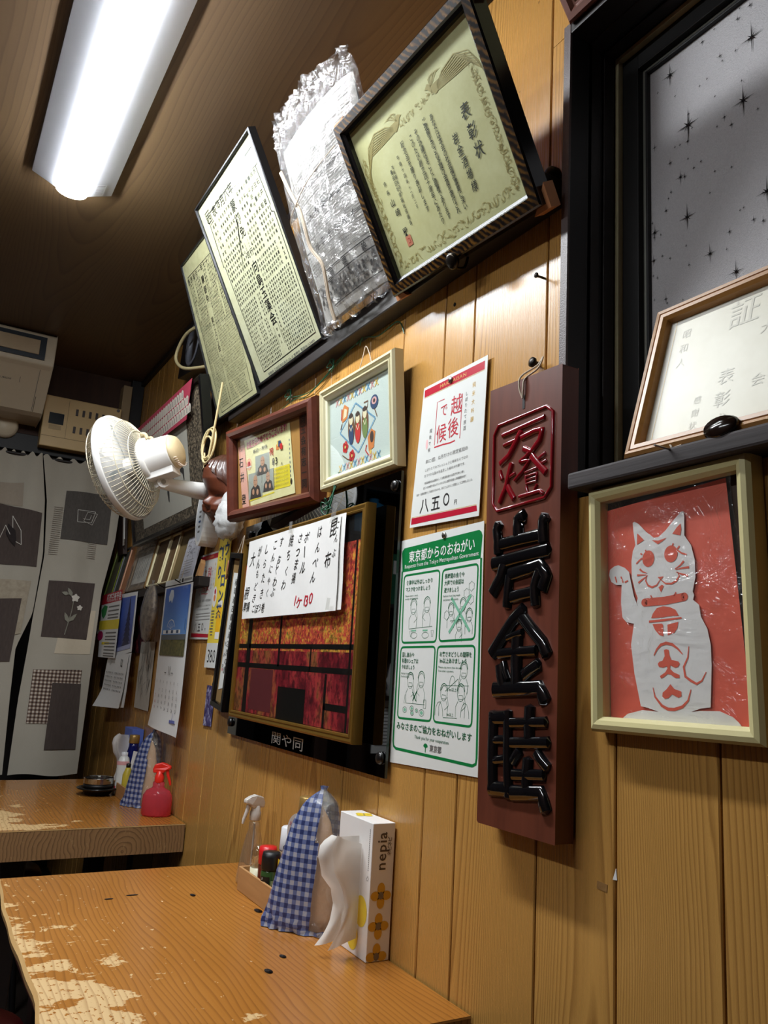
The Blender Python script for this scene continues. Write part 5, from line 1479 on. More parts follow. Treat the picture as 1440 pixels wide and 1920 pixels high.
def pouch(x, y, ang, h, w, d, lean, label):
    """tall plastic pouch of wrapped towels, gathered at the top"""
    t = thing('gingham_pouch', label, 'plastic bag', at(x, y, .7205, ang), 'gingham plastic pouches')
    rnd.seed(9)
    wp = [(0, 1.0), (.06, 1.0), (.2, .95), (.4, .86), (.6, .76), (.75, .66), (.87, .48), (.93, .28), (.965, .07), (1.0, .11)]
    def f(u, v, k=1.0):
        a = 2 * PI * u
        r = edge(wp, v)
        ww, dd = w / 2 * r * k, d / 2 * (min(1, r * 1.25)) * k
        ca, sa = math.cos(a), math.sin(a)
        x_ = ww * (abs(ca) ** .75) * (1 if ca > 0 else -1)
        y_ = dd * (abs(sa) ** .75) * (1 if sa > 0 else -1)
        cr = .0045 * (1 - v / .22) if v < .22 else .0007
        x_ += cr * math.sin(31 * u + 19 * v) + lean[0] * v; y_ += cr * math.sin(47 * u * 2 + 61 * v) + cr * rnd.uniform(-.7, .7) + lean[1] * v
        return (x_, y_, .001 + h * v + (cr * .5 * math.sin(23 * u) if v > .01 else 0))
    b = MB()
    b.grid(lambda u, v: f(u, v), 48, 34, M_GING, True, lambda u, v: M_BAGCLR if (u < .13 or u > .80 - .03 * v) and v > .02 else M_GING)
    b.build('pouch', t)
    b = MB(); b.lathe([(0, .012), (.8, .014), (.86, .1), (.70, .55), (.5, .76), (.25, .86), (0, .88)], M_BEIGE, 18, Matrix(((w / 2 * .95, 0, 0, lean[0] * .4), (0, d / 2 * .85, 0, lean[1] * .4), (0, 0, h, .0), (0, 0, 0, 1)))); b.build('wrapped_towels', t)
    return t
pouch(-.090, 1.634, -50, .285, .168, .066, (.026, .02), 'blue gingham plastic pouch on the near table beside the white tissue box')
pouch(-.080, 3.09, -50, .272, .135, .064, (.022, .02), 'blue gingham plastic pouch on the far table behind the red spray bottle')

# ---- wooden condiment trays
M_TRAY = wood('pale_tray_wood', (196, 150, 100), (166, 120, 72), 1, 40, .5)
def tray(x0, x1, y0, y1, h, label):
    t = thing('condiment_tray', label, 'tray', at((x0 + x1) / 2, (y0 + y1) / 2, .7205), 'wooden condiment trays')
    hx, hy = (x1 - x0) / 2, (y1 - y0) / 2; th_ = .006
    for q in ((-hx, -hx + th_, -hy, hy), (hx - th_, hx, -hy, hy), (-hx + th_, hx - th_, -hy, -hy + th_), (-hx + th_, hx - th_, hy - th_, hy)):
        b = MB(); b.box(*q, 0, h, M_TRAY); b.build('side_board', t, bevel=.001)
    b = MB(); b.box(-hx + th_, hx - th_, -hy + th_, hy - th_, .001, .005, M_TRAY); b.build('base', t)
tray(-.112, -.008, 1.70, 1.955, .053, 'pale wooden condiment tray on the near table')
tray(-.112, -.012, 3.19, 3.395, .05, 'pale wooden condiment tray on the far table')
TB = .7262
M_GLASSB = clear('clear_bottle_plastic', (244, 246, 246), .06, .07)
def bottle(name, label, cat, x, y, prof, m, extra, z=TB, group=None):
    t = thing(name, label, cat, at(x, y, z), group)
    b = MB(); b.lathe(prof, m, 20); b.build('body', t)
    for nm, pr, mt in extra:
        b = MB(); b.lathe(pr, mt, 20); b.build(nm, t)
    return t
M_CREAMC = P('cream_ceramic', (222, 216, 184), .35, .03)
t = thing('toothpick_holder', 'cream toothpick holder with clear lid in the near tray', 'toothpick holder', at(-.083, 1.905, TB))
b = MB(); b.lathe([(0, 0), (.017, 0), (.0185, .004), (.0185, .055), (.016, .055), (.016, .008), (0, .008)], M_CREAMC, 20); b.build('cup', t)
b = MB(); b.lathe([(.0182, .055), (.0175, .09), (.010, .104), (0, .106)], M_GLASSB, 20); b.build('clear_lid', t)
for k in range(22):
    a, r = rnd.uniform(0, 2 * PI), .0135 * math.sqrt(rnd.random())
    b = MB(); b.tube([(r * .7 * math.cos(a), r * .7 * math.sin(a), .012), (r * math.cos(a), r * math.sin(a), .072 + rnd.uniform(0, .008))], .0009, P('toothpick_wood', (222, 184, 132), .7), 5); b.build('toothpick', t)
M_SPICEG = P('green_spice_glass', (52, 78, 40), .15, .1); M_LABK = P('black_label', (20, 22, 20), .4)
def label_wrap(b, r, a0, a1, z0, z1, m, n=10):
    b.add([((r) * math.cos(a0 + (a1 - a0) * i / n), r * math.sin(a0 + (a1 - a0) * i / n), z) for z in (z0, z1) for i in range(n + 1)], [(i, i + 1, n + 2 + i, n + 1 + i) for i in range(n)], m, True)
def curved_text(b, s, r, a, z0, dz, size, m, bold=.01):
    for i, c in enumerate(s):
        vs, fs, w = glyph(c, bold, 2)
        b.add([(r * math.cos(a + (vx - .5) * size / r), r * math.sin(a + (vx - .5) * size / r), z0 - dz * i + (vy - .36) * size) for vx, vy in vs], fs, m)
VA = PI + .95                        # direction from the near tray towards the viewer
t = bottle('spice_bottle', 'small green spice bottle with black cap at the front of the near tray', 'bottle', -.089, 1.815, [(0, 0), (.0195, 0), (.021, .003), (.021, .066), (.018, .072)], M_SPICEG, [('cap', [(.0205, .070), (.0215, .073), (.0215, .098), (.0195, .108), (0, .109)], M_BLACKM)])
b = MB(); label_wrap(b, .0213, VA - 1.1, VA + .2, .006, .058, M_LABK); label_wrap(b, .0214, VA + .35, VA + .75, .012, .05, P('pale_green_label', (150, 170, 130), .4)); curved_text(b, '山椒', .0216, VA - .35, .036, .017, .017, M_PAPER); curved_text(b, '粉', .0216, VA + .55, .036, .01, .010, M_LABK); curved_text(b, 'さ', .0216, VA - .7, .053, .01, .006, M_PAPER); b.build('label', t)
t = bottle('spice_bottle', 'small spice bottle with red cap behind the green spice bottle', 'bottle', -.078, 1.862, [(0, 0), (.019, 0), (.0205, .003), (.0205, .068), (.018, .073)], P('brown_spice', (96, 40, 28), .2), [('cap', [(.020, .071), (.0215, .074), (.0215, .100), (.0195, .110), (0, .111)], P('red_cap', (206, 30, 34), .35))])
M_SAUCE = P('dark_sauce_glass', (40, 18, 12), .12)
t = bottle('sauce_bottle', 'dark sauce bottle with small black cap and yellow label in the near tray', 'bottle', -.062, 1.785, [(0, 0), (.019, 0), (.0205, .004), (.0205, .085), (.014, .100), (.010, .108)], P('red_plastic_bottle', (168, 34, 28), .3), [('cap', [(.0115, .106), (.0115, .124), (.009, .127), (0, .127)], M_BLACKM)])
b = MB(); label_wrap(b, .0209, VA - 1.3, VA + 1.3, .01, .098, P('yellow_label', (236, 198, 40), .4)); label_wrap(b, .0211, VA - .9, VA + .6, .018, .045, P('orange_label', (224, 104, 36), .4)); curved_text(b, 'カラシ', .0213, VA - .2, .088, .024, .022, M_REDINK, .02); b.build('label', t)
t = bottle('seasoning_bottle', 'clear seasoning bottle with tall white cap in the near tray', 'bottle', -.048, 1.812, [(0, 0), (.021, 0), (.023, .004), (.023, .105), (.020, .112)], P('pale_seasoning_glass', (150, 128, 104), .1), [('cap', [(.021, .110), (.0225, .113), (.0205, .160), (.017, .163), (0, .163)], M_WHITE)])
b = MB(); label_wrap(b, .0233, VA - 1.2, VA + 1.2, .02, .09, P('maroon_label', (128, 40, 36), .4)); b.build('label', t)
t = bottle('seasoning_shaker', 'white seasoning shaker with black lettering beside the gingham pouch on the near table', 'shaker', -.060, 1.738, [(0, 0), (.020, 0), (.0215, .004), (.0215, .095), (.019, .104)], M_PAPERG, [('cap', [(.0195, .102), (.020, .106), (.020, .128), (.016, .132), (0, .132)], M_WHITE)])
b = MB(); curved_text(b, '味の素', .0218, VA, .085, .026, .024, M_INK, .02); b.line([], 0, 0, M_INK) if 0 else None; b.build('label', t)
t = thing('round_tag', 'round white handwritten tag hanging on the bottles in the near tray', 'tag', wf(1.722, .842, .066, 10, 38, 0))
b = MB(); b.ext([(.026 * math.cos(2 * PI * k / 24), .05 + .05 * math.sin(2 * PI * k / 24) * .9) for k in range(24)], -.0006, .0006, M_PAPER); tg = b.build('card', t)
b = MB(); b.th('おしぼり', -.020, .072, .011, .001, P('pink_handwriting', (212, 60, 110), .5), .020, 0, 0, .1); b.th('おひとつ', -.020, .056, .011, .001, MC['pink_handwriting'], .020, 0, 0, .1)
for k, m in enumerate((M_MAG, ST['navy'], M_MAG, ST['navy'], M_MAG)):
    b.line([(-.022, .040 - k * .006), (-.008, .037 - k * .006), (.008, .042 - k * .006), (.02, .038 - k * .006)], .0014, .001, m)
b.build('handwriting', tg)
M_NAVYB = P('navy_glass', (18, 26, 92), .15, .05); M_GOLDC = P('gold_cap', (176, 142, 82), .35, .04, metal=.5)
t = bottle('sauce_bottle', 'tall navy bottle with gold cap behind the gingham pouch on the near table', 'bottle', -.036, 1.752, [(0, 0), (.026, 0), (.028, .004), (.028, .135), (.024, .165), (.0195, .185), (.0185, .205)], M_NAVYB, [('cap', [(.0195, .203), (.0205, .205), (.020, .236), (.0185, .238), (0, .238)], M_GOLDC)])
b = MB(); label_wrap(b, .0283, VA - 1.3, VA + 1.3, .02, .12, M_PAPERG); curved_text(b, '酢', .0286, VA, .08, .03, .04, ST['navy'], .02); b.build('label', t)

# ---- spray bottles
def nozzle(t, d, z, m, s=1.0):
    """trigger head pointing along +/- local x"""
    b = MB()
    pts = [(-.020, .0), (-.022, .012), (-.016, .026), (.004, .032), (.020, .028), (.034, .022), (.035, .013), (.020, .008), (.012, .0)]
    pts = [(d * x * s, z + y * s) for x, y in pts]
    w = .010 * s
    v = [(x, -w * (.75 if i in (5, 6) else 1), y) for i, (x, y) in enumerate(pts)] + [(x, w * (.75 if i in (5, 6) else 1), y) for i, (x, y) in enumerate(pts)]
    k = len(pts)
    b.add(v, [tuple(range(k))[::d], tuple(range(k, 2 * k))[::-d]] + [((i + 1) % k, i, k + i, k + (i + 1) % k)[::d] for i in range(k)], m)
    b.build('spray_head', t, bevel=.003 * s)
    b = MB(); b.tube([(d * .022 * s, 0, z + .012 * s), (d * .026 * s, 0, z - .006 * s), (d * .034 * s, 0, z - .026 * s), (d * .036 * s, 0, z - .036 * s)], [.0055 * s, .005 * s, .0042 * s, .003 * s], m, 8); b.build('trigger', t)
    b = MB(); b.lathe([(0, z - .030 * s), (.0135 * s, z - .030 * s), (.0145 * s, z - .028 * s), (.0145 * s, z - .010 * s), (.012 * s, z - .006 * s), (.011 * s, z + .006 * s), (0, z + .008 * s)], m, 20); b.build('collar', t)
M_MILKY = P('milky_plastic', (222, 216, 208), .35, .03, trans=.25)
M_CLEARB = clear('clear_spray_plastic', (240, 240, 238), .05, .10, .1, 20, .05)
t = thing('spray_bottle', 'clear spray bottle with milky white trigger head at the back of the near tray', 'spray bottle', at(-.060, 2.005, .7205, 12))
b = MB(); b.lathe([(0, .001), (.033, .001), (.036, .004), (.036, .012), (.033, .035), (.026, .080), (.019, .112), (.014, .128), (.0135, .145)], M_CLEARB, 24); b.build('body', t)
b = MB(); b.tube([(0, 0, .14), (0, .003, .02)], .0022, M_MILKY, 6); b.build('dip_tube', t)
nozzle(t, -1, .178, M_MILKY, 1.0)
nt = NT('red_translucent_plastic'); nt.set(col=rgb((240, 92, 104)), rough=.12, trans=.65, ior=1.2, spec=.5); M_REDPL = nt.m
t = thing('spray_bottle', 'red spray bottle standing at the front corner of the far table', 'spray bottle', at(-.064, 2.908, .7205, -28))
b = MB(); b.lathe([(0, .001), (.046, .001), (.051, .006), (.052, .045), (.050, .068), (.040, .084), (.024, .092), (.020, .096), (.020, .112)], M_REDPL, 26, None, True, 1.0, .72); b.build('body', t)
nozzle(t, 1, .142, P('bright_red_plastic', (232, 48, 36), .3), 1.1)

# ---- far table
t = thing('ashtray', 'black lidded ashtray with chrome band on the far table', 'ashtray', at(-.172, 3.372, .7205))
b = MB(); b.lathe([(0, 0), (.045, 0), (.058, .018), (.078, .024), (.080, .027), (.060, .028), (.052, .026), (0, .024)], P('gunmetal', (46, 44, 42), .25, metal=.7), 30); b.build('dish', t)
b = MB(); b.lathe([(.0, .026), (.052, .026), (.056, .032), (.056, .040), (.050, .042)], M_BLACKM, 30); b.build('inner_ring', t)
b = MB(); v_ = []
for k in range(60):
    pass
b.lathe([(.054, .042), (.0565, .044), (.0565, .063), (.055, .065), (.050, .063), (.049, .046)], P('chrome_band', (190, 188, 184), .15, metal=1.0), 30, None, False); b.build('chrome_band', t)
t = bottle('sauce_bottle', 'navy bottle with gold cap on the far table', 'bottle', -.052, 3.375, [(0, 0), (.026, 0), (.028, .004), (.028, .13), (.024, .155), (.0185, .175), (.0185, .19)], M_NAVYB, [('cap', [(.0195, .188), (.0205, .19), (.020, .218), (.0185, .22), (0, .22)], M_GOLDC)])
t = bottle('seasoning_shaker', 'white ribbed seasoning bottle on the far table', 'shaker', -.090, 3.345, [(0, 0), (.024, 0)] + [(.024 + .002 * (k % 2), .006 + k * .011) for k in range(11)] + [(.019, .135), (.012, .142)], M_PAPERG, [('cap', [(.012, .14), (.013, .142), (.012, .156), (0, .158)], M_WHITE)])
b = MB(); label_wrap(b, .0262, VA - 1.2, VA + 1.2, .11, .124, ST['pink']); label_wrap(b, .0262, VA - 1.2, VA - .6, .012, .03, M_REDINK); b.build('label', t)
t = thing('menu_card', 'small white card standing in the far tray', 'card', wf(3.29, .7262, .075, -8, 20, 0)); b = MB(); b.ext([(-.026, 0), (.026, 0), (.026, .165), (-.026, .165)], -.0008, .0008, M_PAPER); b.build('card', t)
t = bottle('sauce_bottle', 'yellow labelled bottle in the far tray', 'bottle', -.088, 3.27, [(0, 0), (.018, 0), (.019, .004), (.019, .08), (.012, .10), (.008, .11)], P('olive_yellow_label', (196, 176, 60), .4), [('cap', [(.009, .108), (.009, .122), (0, .123)], M_BLACKM)])
t = bottle('spice_bottle', 'small red and white spice bottle beside the blue tissue box', 'bottle', -.075, 3.415, [(0, 0), (.018, 0), (.019, .004), (.019, .055), (.017, .06)], M_PAPERG, [('cap', [(.018, .058), (.019, .06), (.019, .08), (0, .082)], MC['red_cap'])], .7205)

# ================================================================== far end of the wall
def wallsheet(name, label, cat, y0, y1, z0, z1, off, m, group=None, roll=0, quad=None, thick=.0008):
    """a sheet hung flat on the wall from y0 (left) to y1 (right)"""
    yc, w, h = (y0 + y1) / 2, y0 - y1, z1 - z0
    t = thing(name, label, cat, wf(yc, z0, off, 0, 0, roll), group)
    b = MB(); b.ext([(-w / 2, 0), (w / 2, 0), (w / 2, h), (-w / 2, h)] if quad is None else quad, -thick / 2, thick / 2, m)
    return t, b.build('sheet', t), w, h
# second price card, lemon-yellow drink card, narrow calligraphy frame
price_card(wf(2.786, 1.3235, .006), 'smaller-looking laminated price card half hidden behind the yellow drink card', [(-97, 309), (-134, 5), (104, 4), (114, 309)], True)
t, sh, w, h = wallsheet('drink_card', 'long yellow drink price card between the far price card and the narrow black frame', 'price card', 2.69, 2.555, 1.233, 1.668, .010, P('lemon_card', (240, 214, 76), .35, .05), quad=[(-.078, .0), (.046, .0), (.082, .434), (-.040, .436)])
b = MB(); z = .0008
b.poly([(-.078, .0005), (.046, .0005), (.052, .082), (-.070, .082)], z, M_PAPERG); b.ell(-.038, .238, .022, .036, z, M_PAPER, 18); b.ell(-.036, .256, .008, .010, z + .0003, M_REDINK, 12); b.ell(-.037, .234, .010, .012, z + .0003, ST['orange'], 12)
b.poly([(.0, .115), (.045, .115), (.052, .21), (.004, .21)], z, P('beer_yellow', (250, 190, 30), .35)); b.poly([(.006, .20), (.05, .20), (.052, .222), (.006, .222)], z + .0002, M_PAPER); b.poly([(.003, .095), (.045, .095), (.046, .118), (.004, .118)], z + .0002, M_PAPER)
b.build('printed_beer', sh)
b = MB(); z = .0012
b.tv('割り', -.010, .385, .320, .050, z, ST['navy'], .03); b.tv('ウーロン茶', .045, .395, .185, .052, z, ST['navy'], .03, x1=.018); b.th('380', -.055, .040, .062, z, M_INK, .032, -.004, 0, .05)
for k in range(9):
    b.line([(-.058 + .005 * (k % 3), .19 - k * .010), (-.025, .19 - k * .010)], .0035, z, M_GREYINK)
b.build('lettering', sh)
t = thing('framed_calligraphy_strip', 'narrow black frame with a vertical strip of brush writing left of the gold frame', 'picture frame', wf(2.475, 1.112, .028, 0, 0, -7.0))
mb = MB(); mb.frame(.118, .488, [(0, -.018), (0, .004), (.003, .006), (.017, .006), (.019, .0), (.019, -.006)], M_BLACK); mb.rect(-.057, .002, .057, .486, -.0175, M_BLACKM); mb.build('frame', t)
mb = MB(); mb.rect(-.041, .018, .041, .47, -.006, P('olive_tan_mount', (140, 112, 70), .6)); mo = mb.build('mount', t)
mb = MB(); mb.poly([(-.028, .055), (.028, .07), (.028, .425), (-.028, .425)], -.0052, M_PAPERG); st_ = mb.build('writing_strip', t)
mb = MB(); mb.tv('秋草道古都逍遥之京の旅', .006, .395, .12, .024, -.0046, M_INK, .0, .9, .15); mb.tv('日本宇', -.015, .20, .13, .014, -.0046, M_INK, .0, .9, .15); mb.rect(-.018, .115, -.012, .123, -.0046, M_REDINK); mb.build('lettering', st_)
mb = MB(); mb.tube([(-.02, .486, -.006), (-.004, .545, -.015), (.012, .486, -.006)], .0018, M_TWINE, 5); mb.tube([(-.052, .40, .006), (-.058, .43, .010), (-.05, .46, .010), (-.045, .43, .012), (-.055, .40, .010)], .0022, P('copper_twine', (150, 96, 60), .6), 5); mb.build('hanging_cord', t)
t, sh, w, h = wallsheet('postcard', 'narrow dark purple and white photo strip pinned below the narrow black frame', 'postcard', 2.675, 2.585, 1.045, 1.176, .004, speckle('purple_photo', [(.35, (34, 28, 62)), (.5, (70, 64, 120)), (.62, (190, 188, 214)), (.7, (60, 50, 96))], 34, .35), quad=[(-.042, .0), (.042, .003), (.046, .131), (-.036, .131)])
pin(2.600, 1.182, .005, P('dark_pin', (50, 40, 34), .4), 'dark drawing pin above the purple photo strip', .006)

# calendars
nt = NT('blue_sky_photo'); tc = nt.n('ShaderNodeTexCoord'); sp = nt.n('ShaderNodeSeparateXYZ'); nt.l(tc.outputs['Object'], sp.inputs[0])
sky = nt.ramp(nt.math('MULTIPLY', sp.outputs[1], 1.8), [(.5, (120, 168, 220)), (.95, (34, 92, 190))]); cl = nt.math('MULTIPLY', nt.math('SUBTRACT', nt.noise(nt.coord((1, 1.2, 1)), 9, 4, .6), .60), 7, clamp=True)
nt.set(col=nt.mix(nt.math('MULTIPLY', cl, .35), sky, rgb((214, 226, 240))), rough=.35); M_SKYP = nt.m
M_GRASS = speckle('dry_grass_photo', [(.35, (58, 62, 34)), (.6, (112, 104, 58))], 60, .4)
t, sh, w, h = wallsheet('wall_calendar', 'wall calendar with blue sky and Ferris wheel photograph, single month below', 'calendar', 3.163, 2.794, .998, 1.527, .050, M_PAPER, 'wall calendars')
sh.data.clear_geometry(); b = MB(); b.grid(lambda u, v: (-w / 2 + w * u, h * v + .012 * (1 - v) * (.5 - u), .010 * max(0, .16 - v) / .16 * (1 + .6 * math.sin(5 * u)) + .0), 10, 24, M_PAPER); b2 = b.build('page', t); bpy.data.objects.remove(sh); sh = b2
b = MB(); z = .0022
X0, X1 = -w / 2 + .025, w / 2 - .022
b.rect(X0, .40, X1, .522, z, M_SKYP); b.rect(X0, .268, X1, .335, z, M_GRASS); b.rect(X0, .335, X1, .40, z, M_SKYP); b.rect(X0, .326, X1, .345, z + .0003, P('bridge_grey', (96, 100, 104), .4)); b.rect(X0 + .02, .348, X1 - .07, .362, z + .0003, M_PAPER)
for k in range(3):
    b.rect(X0 + .06 + k * .07, .350, X0 + .09 + k * .07, .361, z + .0005, P('train_blue', (60, 80, 110), .4))
b.line([(X0 + .12 + .05 * math.cos(a), .372 + .028 * math.sin(a)) for a in [PI * k / 12 for k in range(13)]], .003, z + .0004, M_PAPER)
for k in range(6):
    a = PI * (k + .5) / 6; b.line([(X0 + .12, .366), (X0 + .12 + .05 * math.cos(a), .372 + .028 * math.sin(a))], .0012, z + .0004, M_PAPER)
b.poly([(X0 + .05, .49), (X0 + .075, .515), (X0 + .11, .512), (X0 + .12, .49), (X0 + .10, .462), (X0 + .085, .475), (X0 + .06, .468)], z + .0004, P('cloud_white', (226, 234, 244), .4))
b.line([(X1 - .02, .36), (X1 - .02, .40)], .003, z + .0004, M_PHB)
b.rect(-w / 2 + .004, .532, w / 2 - .004, .553, z, M_PAPERG); b.rect(.045, .536, .065, .55, z + .0004, M_INK); b.ell(.02, .545, .006, .006, z + .0004, M_INK, 10); b.line([(.075, .543), (.17, .543)], .008, z + .0004, M_FAINT)
b.build('photograph', sh)
b = MB(); z = .0026
b.th('11', -.018, .215, .048, z, M_GREYINK, .018, -.006); b.line([(.03, .206), (.055, .206)], .003, z, M_GREYINK); b.line([(-.06, .206), (-.035, .206)], .003, z, M_GREYINK)
days = ['日', '月', '火', '水', '木', '金', '土']
for c in range(7):
    b.ch(days[c], X0 + .01 + c * .047, .172, .012, z, M_FAINT)
d = 1
for r in range(5):
    for c in range(7):
        if (r == 0 and c < 1) or d > 30:
            continue
        b.th(str(d), X0 + .002 + c * .047, .142 - r * .022, .017, z, M_REDINK if c == 0 else M_GREYINK); d += 1
b.line([(X1 - .08, .04), (X1 - .01, .042)], .010, .006, P('blue_logo_print', (110, 120, 190), .5)); b.line([(X1 - .05, .04), (X1 - .045, .07)], .003, .006, MC['blue_logo_print'])
b.build('lettering', sh)
t = thing('wall_calendar', 'wall calendar with a snowy fir tree photograph and curling lower pages', 'calendar', wf(3.84, 1.012, .050) @ Matrix.Scale(.953, 4), 'wall calendars')
b = MB(); b.ext([(-.21, .23), (.235, .275), (.22, .552), (-.20, .556)], -.0006, .0006, M_PAPER); sh = b.build('photo_page', t)
nt = NT('dusk_snow_photo'); tc = nt.n('ShaderNodeTexCoord'); sp = nt.n('ShaderNodeSeparateXYZ'); nt.l(tc.outputs['Object'], sp.inputs[0]); nt.set(col=nt.ramp(nt.math('MULTIPLY', sp.outputs[1], 2.0), [(.5, (150, 160, 206)), (.62, (70, 76, 140)), (.9, (84, 110, 190))]), rough=.35)
b = MB(); z = .001; b.poly([(-.12, .268), (.205, .29), (.198, .535), (-.10, .535)], z, nt.m)
M_FIR = P('fir_blue', (30, 34, 78), .5, .2, 60)
for k in range(9):
    y = .30 + k * .024; ww = .085 * (1 - k / 9.5); b.poly([(.10 - ww, y), (.10 + ww, y), (.10, y + .05)], z + .0002 + k * .00008, M_FIR)
b.poly([(-.12, .268), (.205, .29), (.203, .312), (-.12, .285)], z + .0009, P('snow_blue', (170, 176, 214), .5)); b.build('photograph', sh)
def cp(u, v):
    return (-.24 + .46 * u - .05 * (1 - v) * (1 - u) * .4, .245 * v + .02 * u - .0, .002 + .085 * max(0, .38 - v) ** 1.3 * (1.3 - u) + .012 * (1 - v) + .003)
b = MB(); b.grid(cp, 10, 16, M_PAPER); pg = b.build('month_page', t)
b = MB(); b.grid(lambda u, v: (cp(u, v)[0] + .03, cp(u, v)[1] + .01 * u - .004, cp(u, v)[2] * .35), 8, 10, M_PAPER); b.build('month_page', t)
b = MB(); b.th('11', -.155, .225, .05, .012, M_GREYINK, -.115, -.004); b.th('12', .075, .222, .05, .010, M_INK, .13, .004)
for r in range(5):
    for c in range(12):
        if c != 5:
            b.rect(-.20 + c * .033, .168 - r * .020, -.185 + c * .033, .175 - r * .020, .0125 + r * .0012, M_FAINT)
b.build('lettering', pg)
t, sh, w, h = wallsheet('price_notice', 'narrow paper notice with red heading, green shield and yellow band over the tree calendar', 'notice', 4.31, 3.86, 1.241, 1.55, .066, M_PAPER, quad=[(-.17, 0), (.222, .0), (.21, .301), (-.256, .296)])
b = MB(); z = .0008
b.poly([(-.27, .262), (.225, .268), (.22, .318), (-.27, .312)], z, M_REDINK); b.poly([(-.235, .135), (.225, .135), (.225, .18), (-.24, .18)], z, M_YEL); b.poly([(-.23, .235), (-.20, .205), (-.15, .19), (-.10, .21), (-.08, .25), (-.16, .258)], z, P('shield_green', (70, 160, 90), .4)); b.ell(-.18, .105, .07, .024, z, M_MAG, 16); b.rect(-.12, .062, .06, .074, z, M_YEL)
for yy in (.245, .225, .205, .19, .118, .10, .086, .068, .052, .036, .02, .008):
    b.line([(-.05, yy), (.19, yy)], .006, z + .0003, M_GREYINK)
b.build('printed_blocks', sh); b = MB(); b.th('新規発売予告', -.12, .29, .042, .0012, M_PAPER, .21, .02); b.build('lettering', sh)
t, sh, w, h = wallsheet('photo_print', 'dark red and black festival photo strip beside the tree calendar', 'photograph', 3.82, 3.50, 1.27, 1.545, .006, speckle('festival_photo', [(.36, (26, 20, 24)), (.5, (52, 40, 48)), (.6, (150, 44, 44)), (.68, (214, 196, 186))], 16, .35))
t = thing('dried_bundle', 'brown dried fish-shaped bundle in clear wrap hanging between the calendars', 'ornament', wf(3.38, 1.315, .052, 0, 0, -4))
b = MB(); b.lathe([(0, 0), (.045, .02), (.085, .09), (.088, .14), (.06, .20), (.03, .23), (0, .235)], speckle('brown_dried_stalks', [(.35, (70, 54, 40)), (.6, (150, 130, 106))], 40, .5), 14, Matrix(((1, 0, 0, 0), (0, 0, 1, 0), (0, -.26, 0, 0), (0, 0, 0, 1))) @ Matrix.Identity(4)); b.v = [(x, y, abs(zv) * 1.0 if False else zv) for x, y, zv in b.v]; bo = b.build('stalks', t)
b = MB(); b.lathe([(0, -.004), (.05, .015), (.094, .085), (.098, .14), (.07, .205), (.035, .236), (.01, .245), (.018, .255)], M_FILM, 18, Matrix(((1, 0, 0, 0), (0, 0, 1, 0), (0, -.30, 0, 0), (0, 0, 0, 1)))); b.build('wrap', t)
t, sh, w, h = wallsheet('ink_drawing', 'grey ink drawing of tall figures on a narrow sheet left of the sky calendar', 'drawing', 3.64, 3.397, 1.038, 1.32, .006, speckle('grey_drawing_paper', [(.3, (182, 176, 164)), (.7, (200, 196, 184))], 9, .6))
b = MB()
for k in range(46):
    x = rnd.uniform(-.09, .09); y = rnd.uniform(.03, .2); b.line([(x, y), (x + rnd.uniform(-.02, .02), y + rnd.uniform(.02, .06)), (x + rnd.uniform(-.01, .03), y + rnd.uniform(.04, .10))], [.0008, .003, .0008], .0008, M_GREYINK if k % 2 else M_INK)
b.build('brush_lines', sh)

# shelf rail with small frames leaning back against the wall
mb = MB(); mb.box(-.046, 0, 2.745, 4.45, 1.512, 1.546, M_DARK); struct(mb.build('trim_6', bevel=.002))
def leaner(name, label, cat, y0, y1, hgt, mfront, mframe, fw=.012, depth=.018, xb=.044, tilt=-10.0, pic=None, cover=None):
    w = y0 - y1
    t = thing(name, label, cat, wf((y0 + y1) / 2, 1.5475, xb, tilt, 0, 0), 'small frames on the shelf rail')
    b = MB(); b.frame(w, hgt, [(0, -depth), (0, .0), (fw * .3, .004), (fw, .003), (fw + .002, -.003)], mframe); b.rect(-w / 2, 0, w / 2, hgt, -depth + .0005, M_BLACKM); b.build('frame', t)
    b = MB(); b.rect(-w / 2 + fw, fw, w / 2 - fw, hgt - fw, -.004, mfront); p_ = b.build('picture', t)
    if pic:
        b = MB(); pic(b, w, hgt); b.build('print', p_)
    if cover:
        b = MB(); rnd.seed(2); b.grid(lambda u, v: (-w / 2 - .006 + (w + .012) * u, -.002 + (hgt + .012) * v, .008 + rnd.uniform(-.002, .003)), 12, 12, cover); b.build('plastic_wrap', t)
    return t
M_DIMPIC = speckle('dim_brownish_picture', [(.3, (110, 104, 84)), (.7, (150, 144, 120))], 8, .3)
M_BROWNPIC = wood('brown_panel_back', (112, 84, 52), (84, 60, 36), 1, 20, .5)
leaner('framed_photo', 'small lime-green framed picture at the curtain end of the shelf rail', 'picture frame', 4.432, 4.215, 0.288, M_DIMPIC, P('lime_green_frame', (150, 168, 40), .4))
leaner('framed_photo', 'small grey-framed dim picture beside the lime-green frame', 'picture frame', 4.208, 4.091, 0.252, speckle('dim_grey_picture', [(.3, (66, 68, 60)), (.7, (96, 98, 88))], 8, .25), P('charcoal_frame', (54, 52, 48), .4))
leaner('framed_photo', 'small copper-edged frame seen edge-on on the shelf rail', 'picture frame', 4.074, 4.014, 0.245, P('dark_picture', (40, 30, 24), .4), P('copper_brown_frame', (150, 104, 74), .3, metal=.3), .014)
def docpic(b, w, h):
    b.rect(-w / 2 + .04, .035, w / 2 - .03, h - .04, -.0035, M_PAPER)
    for k in range(6):
        b.line([(-w / 2 + .07 + k * .035, .06), (-w / 2 + .08 + k * .035, h - .06)], .008, -.003, M_FAINT)
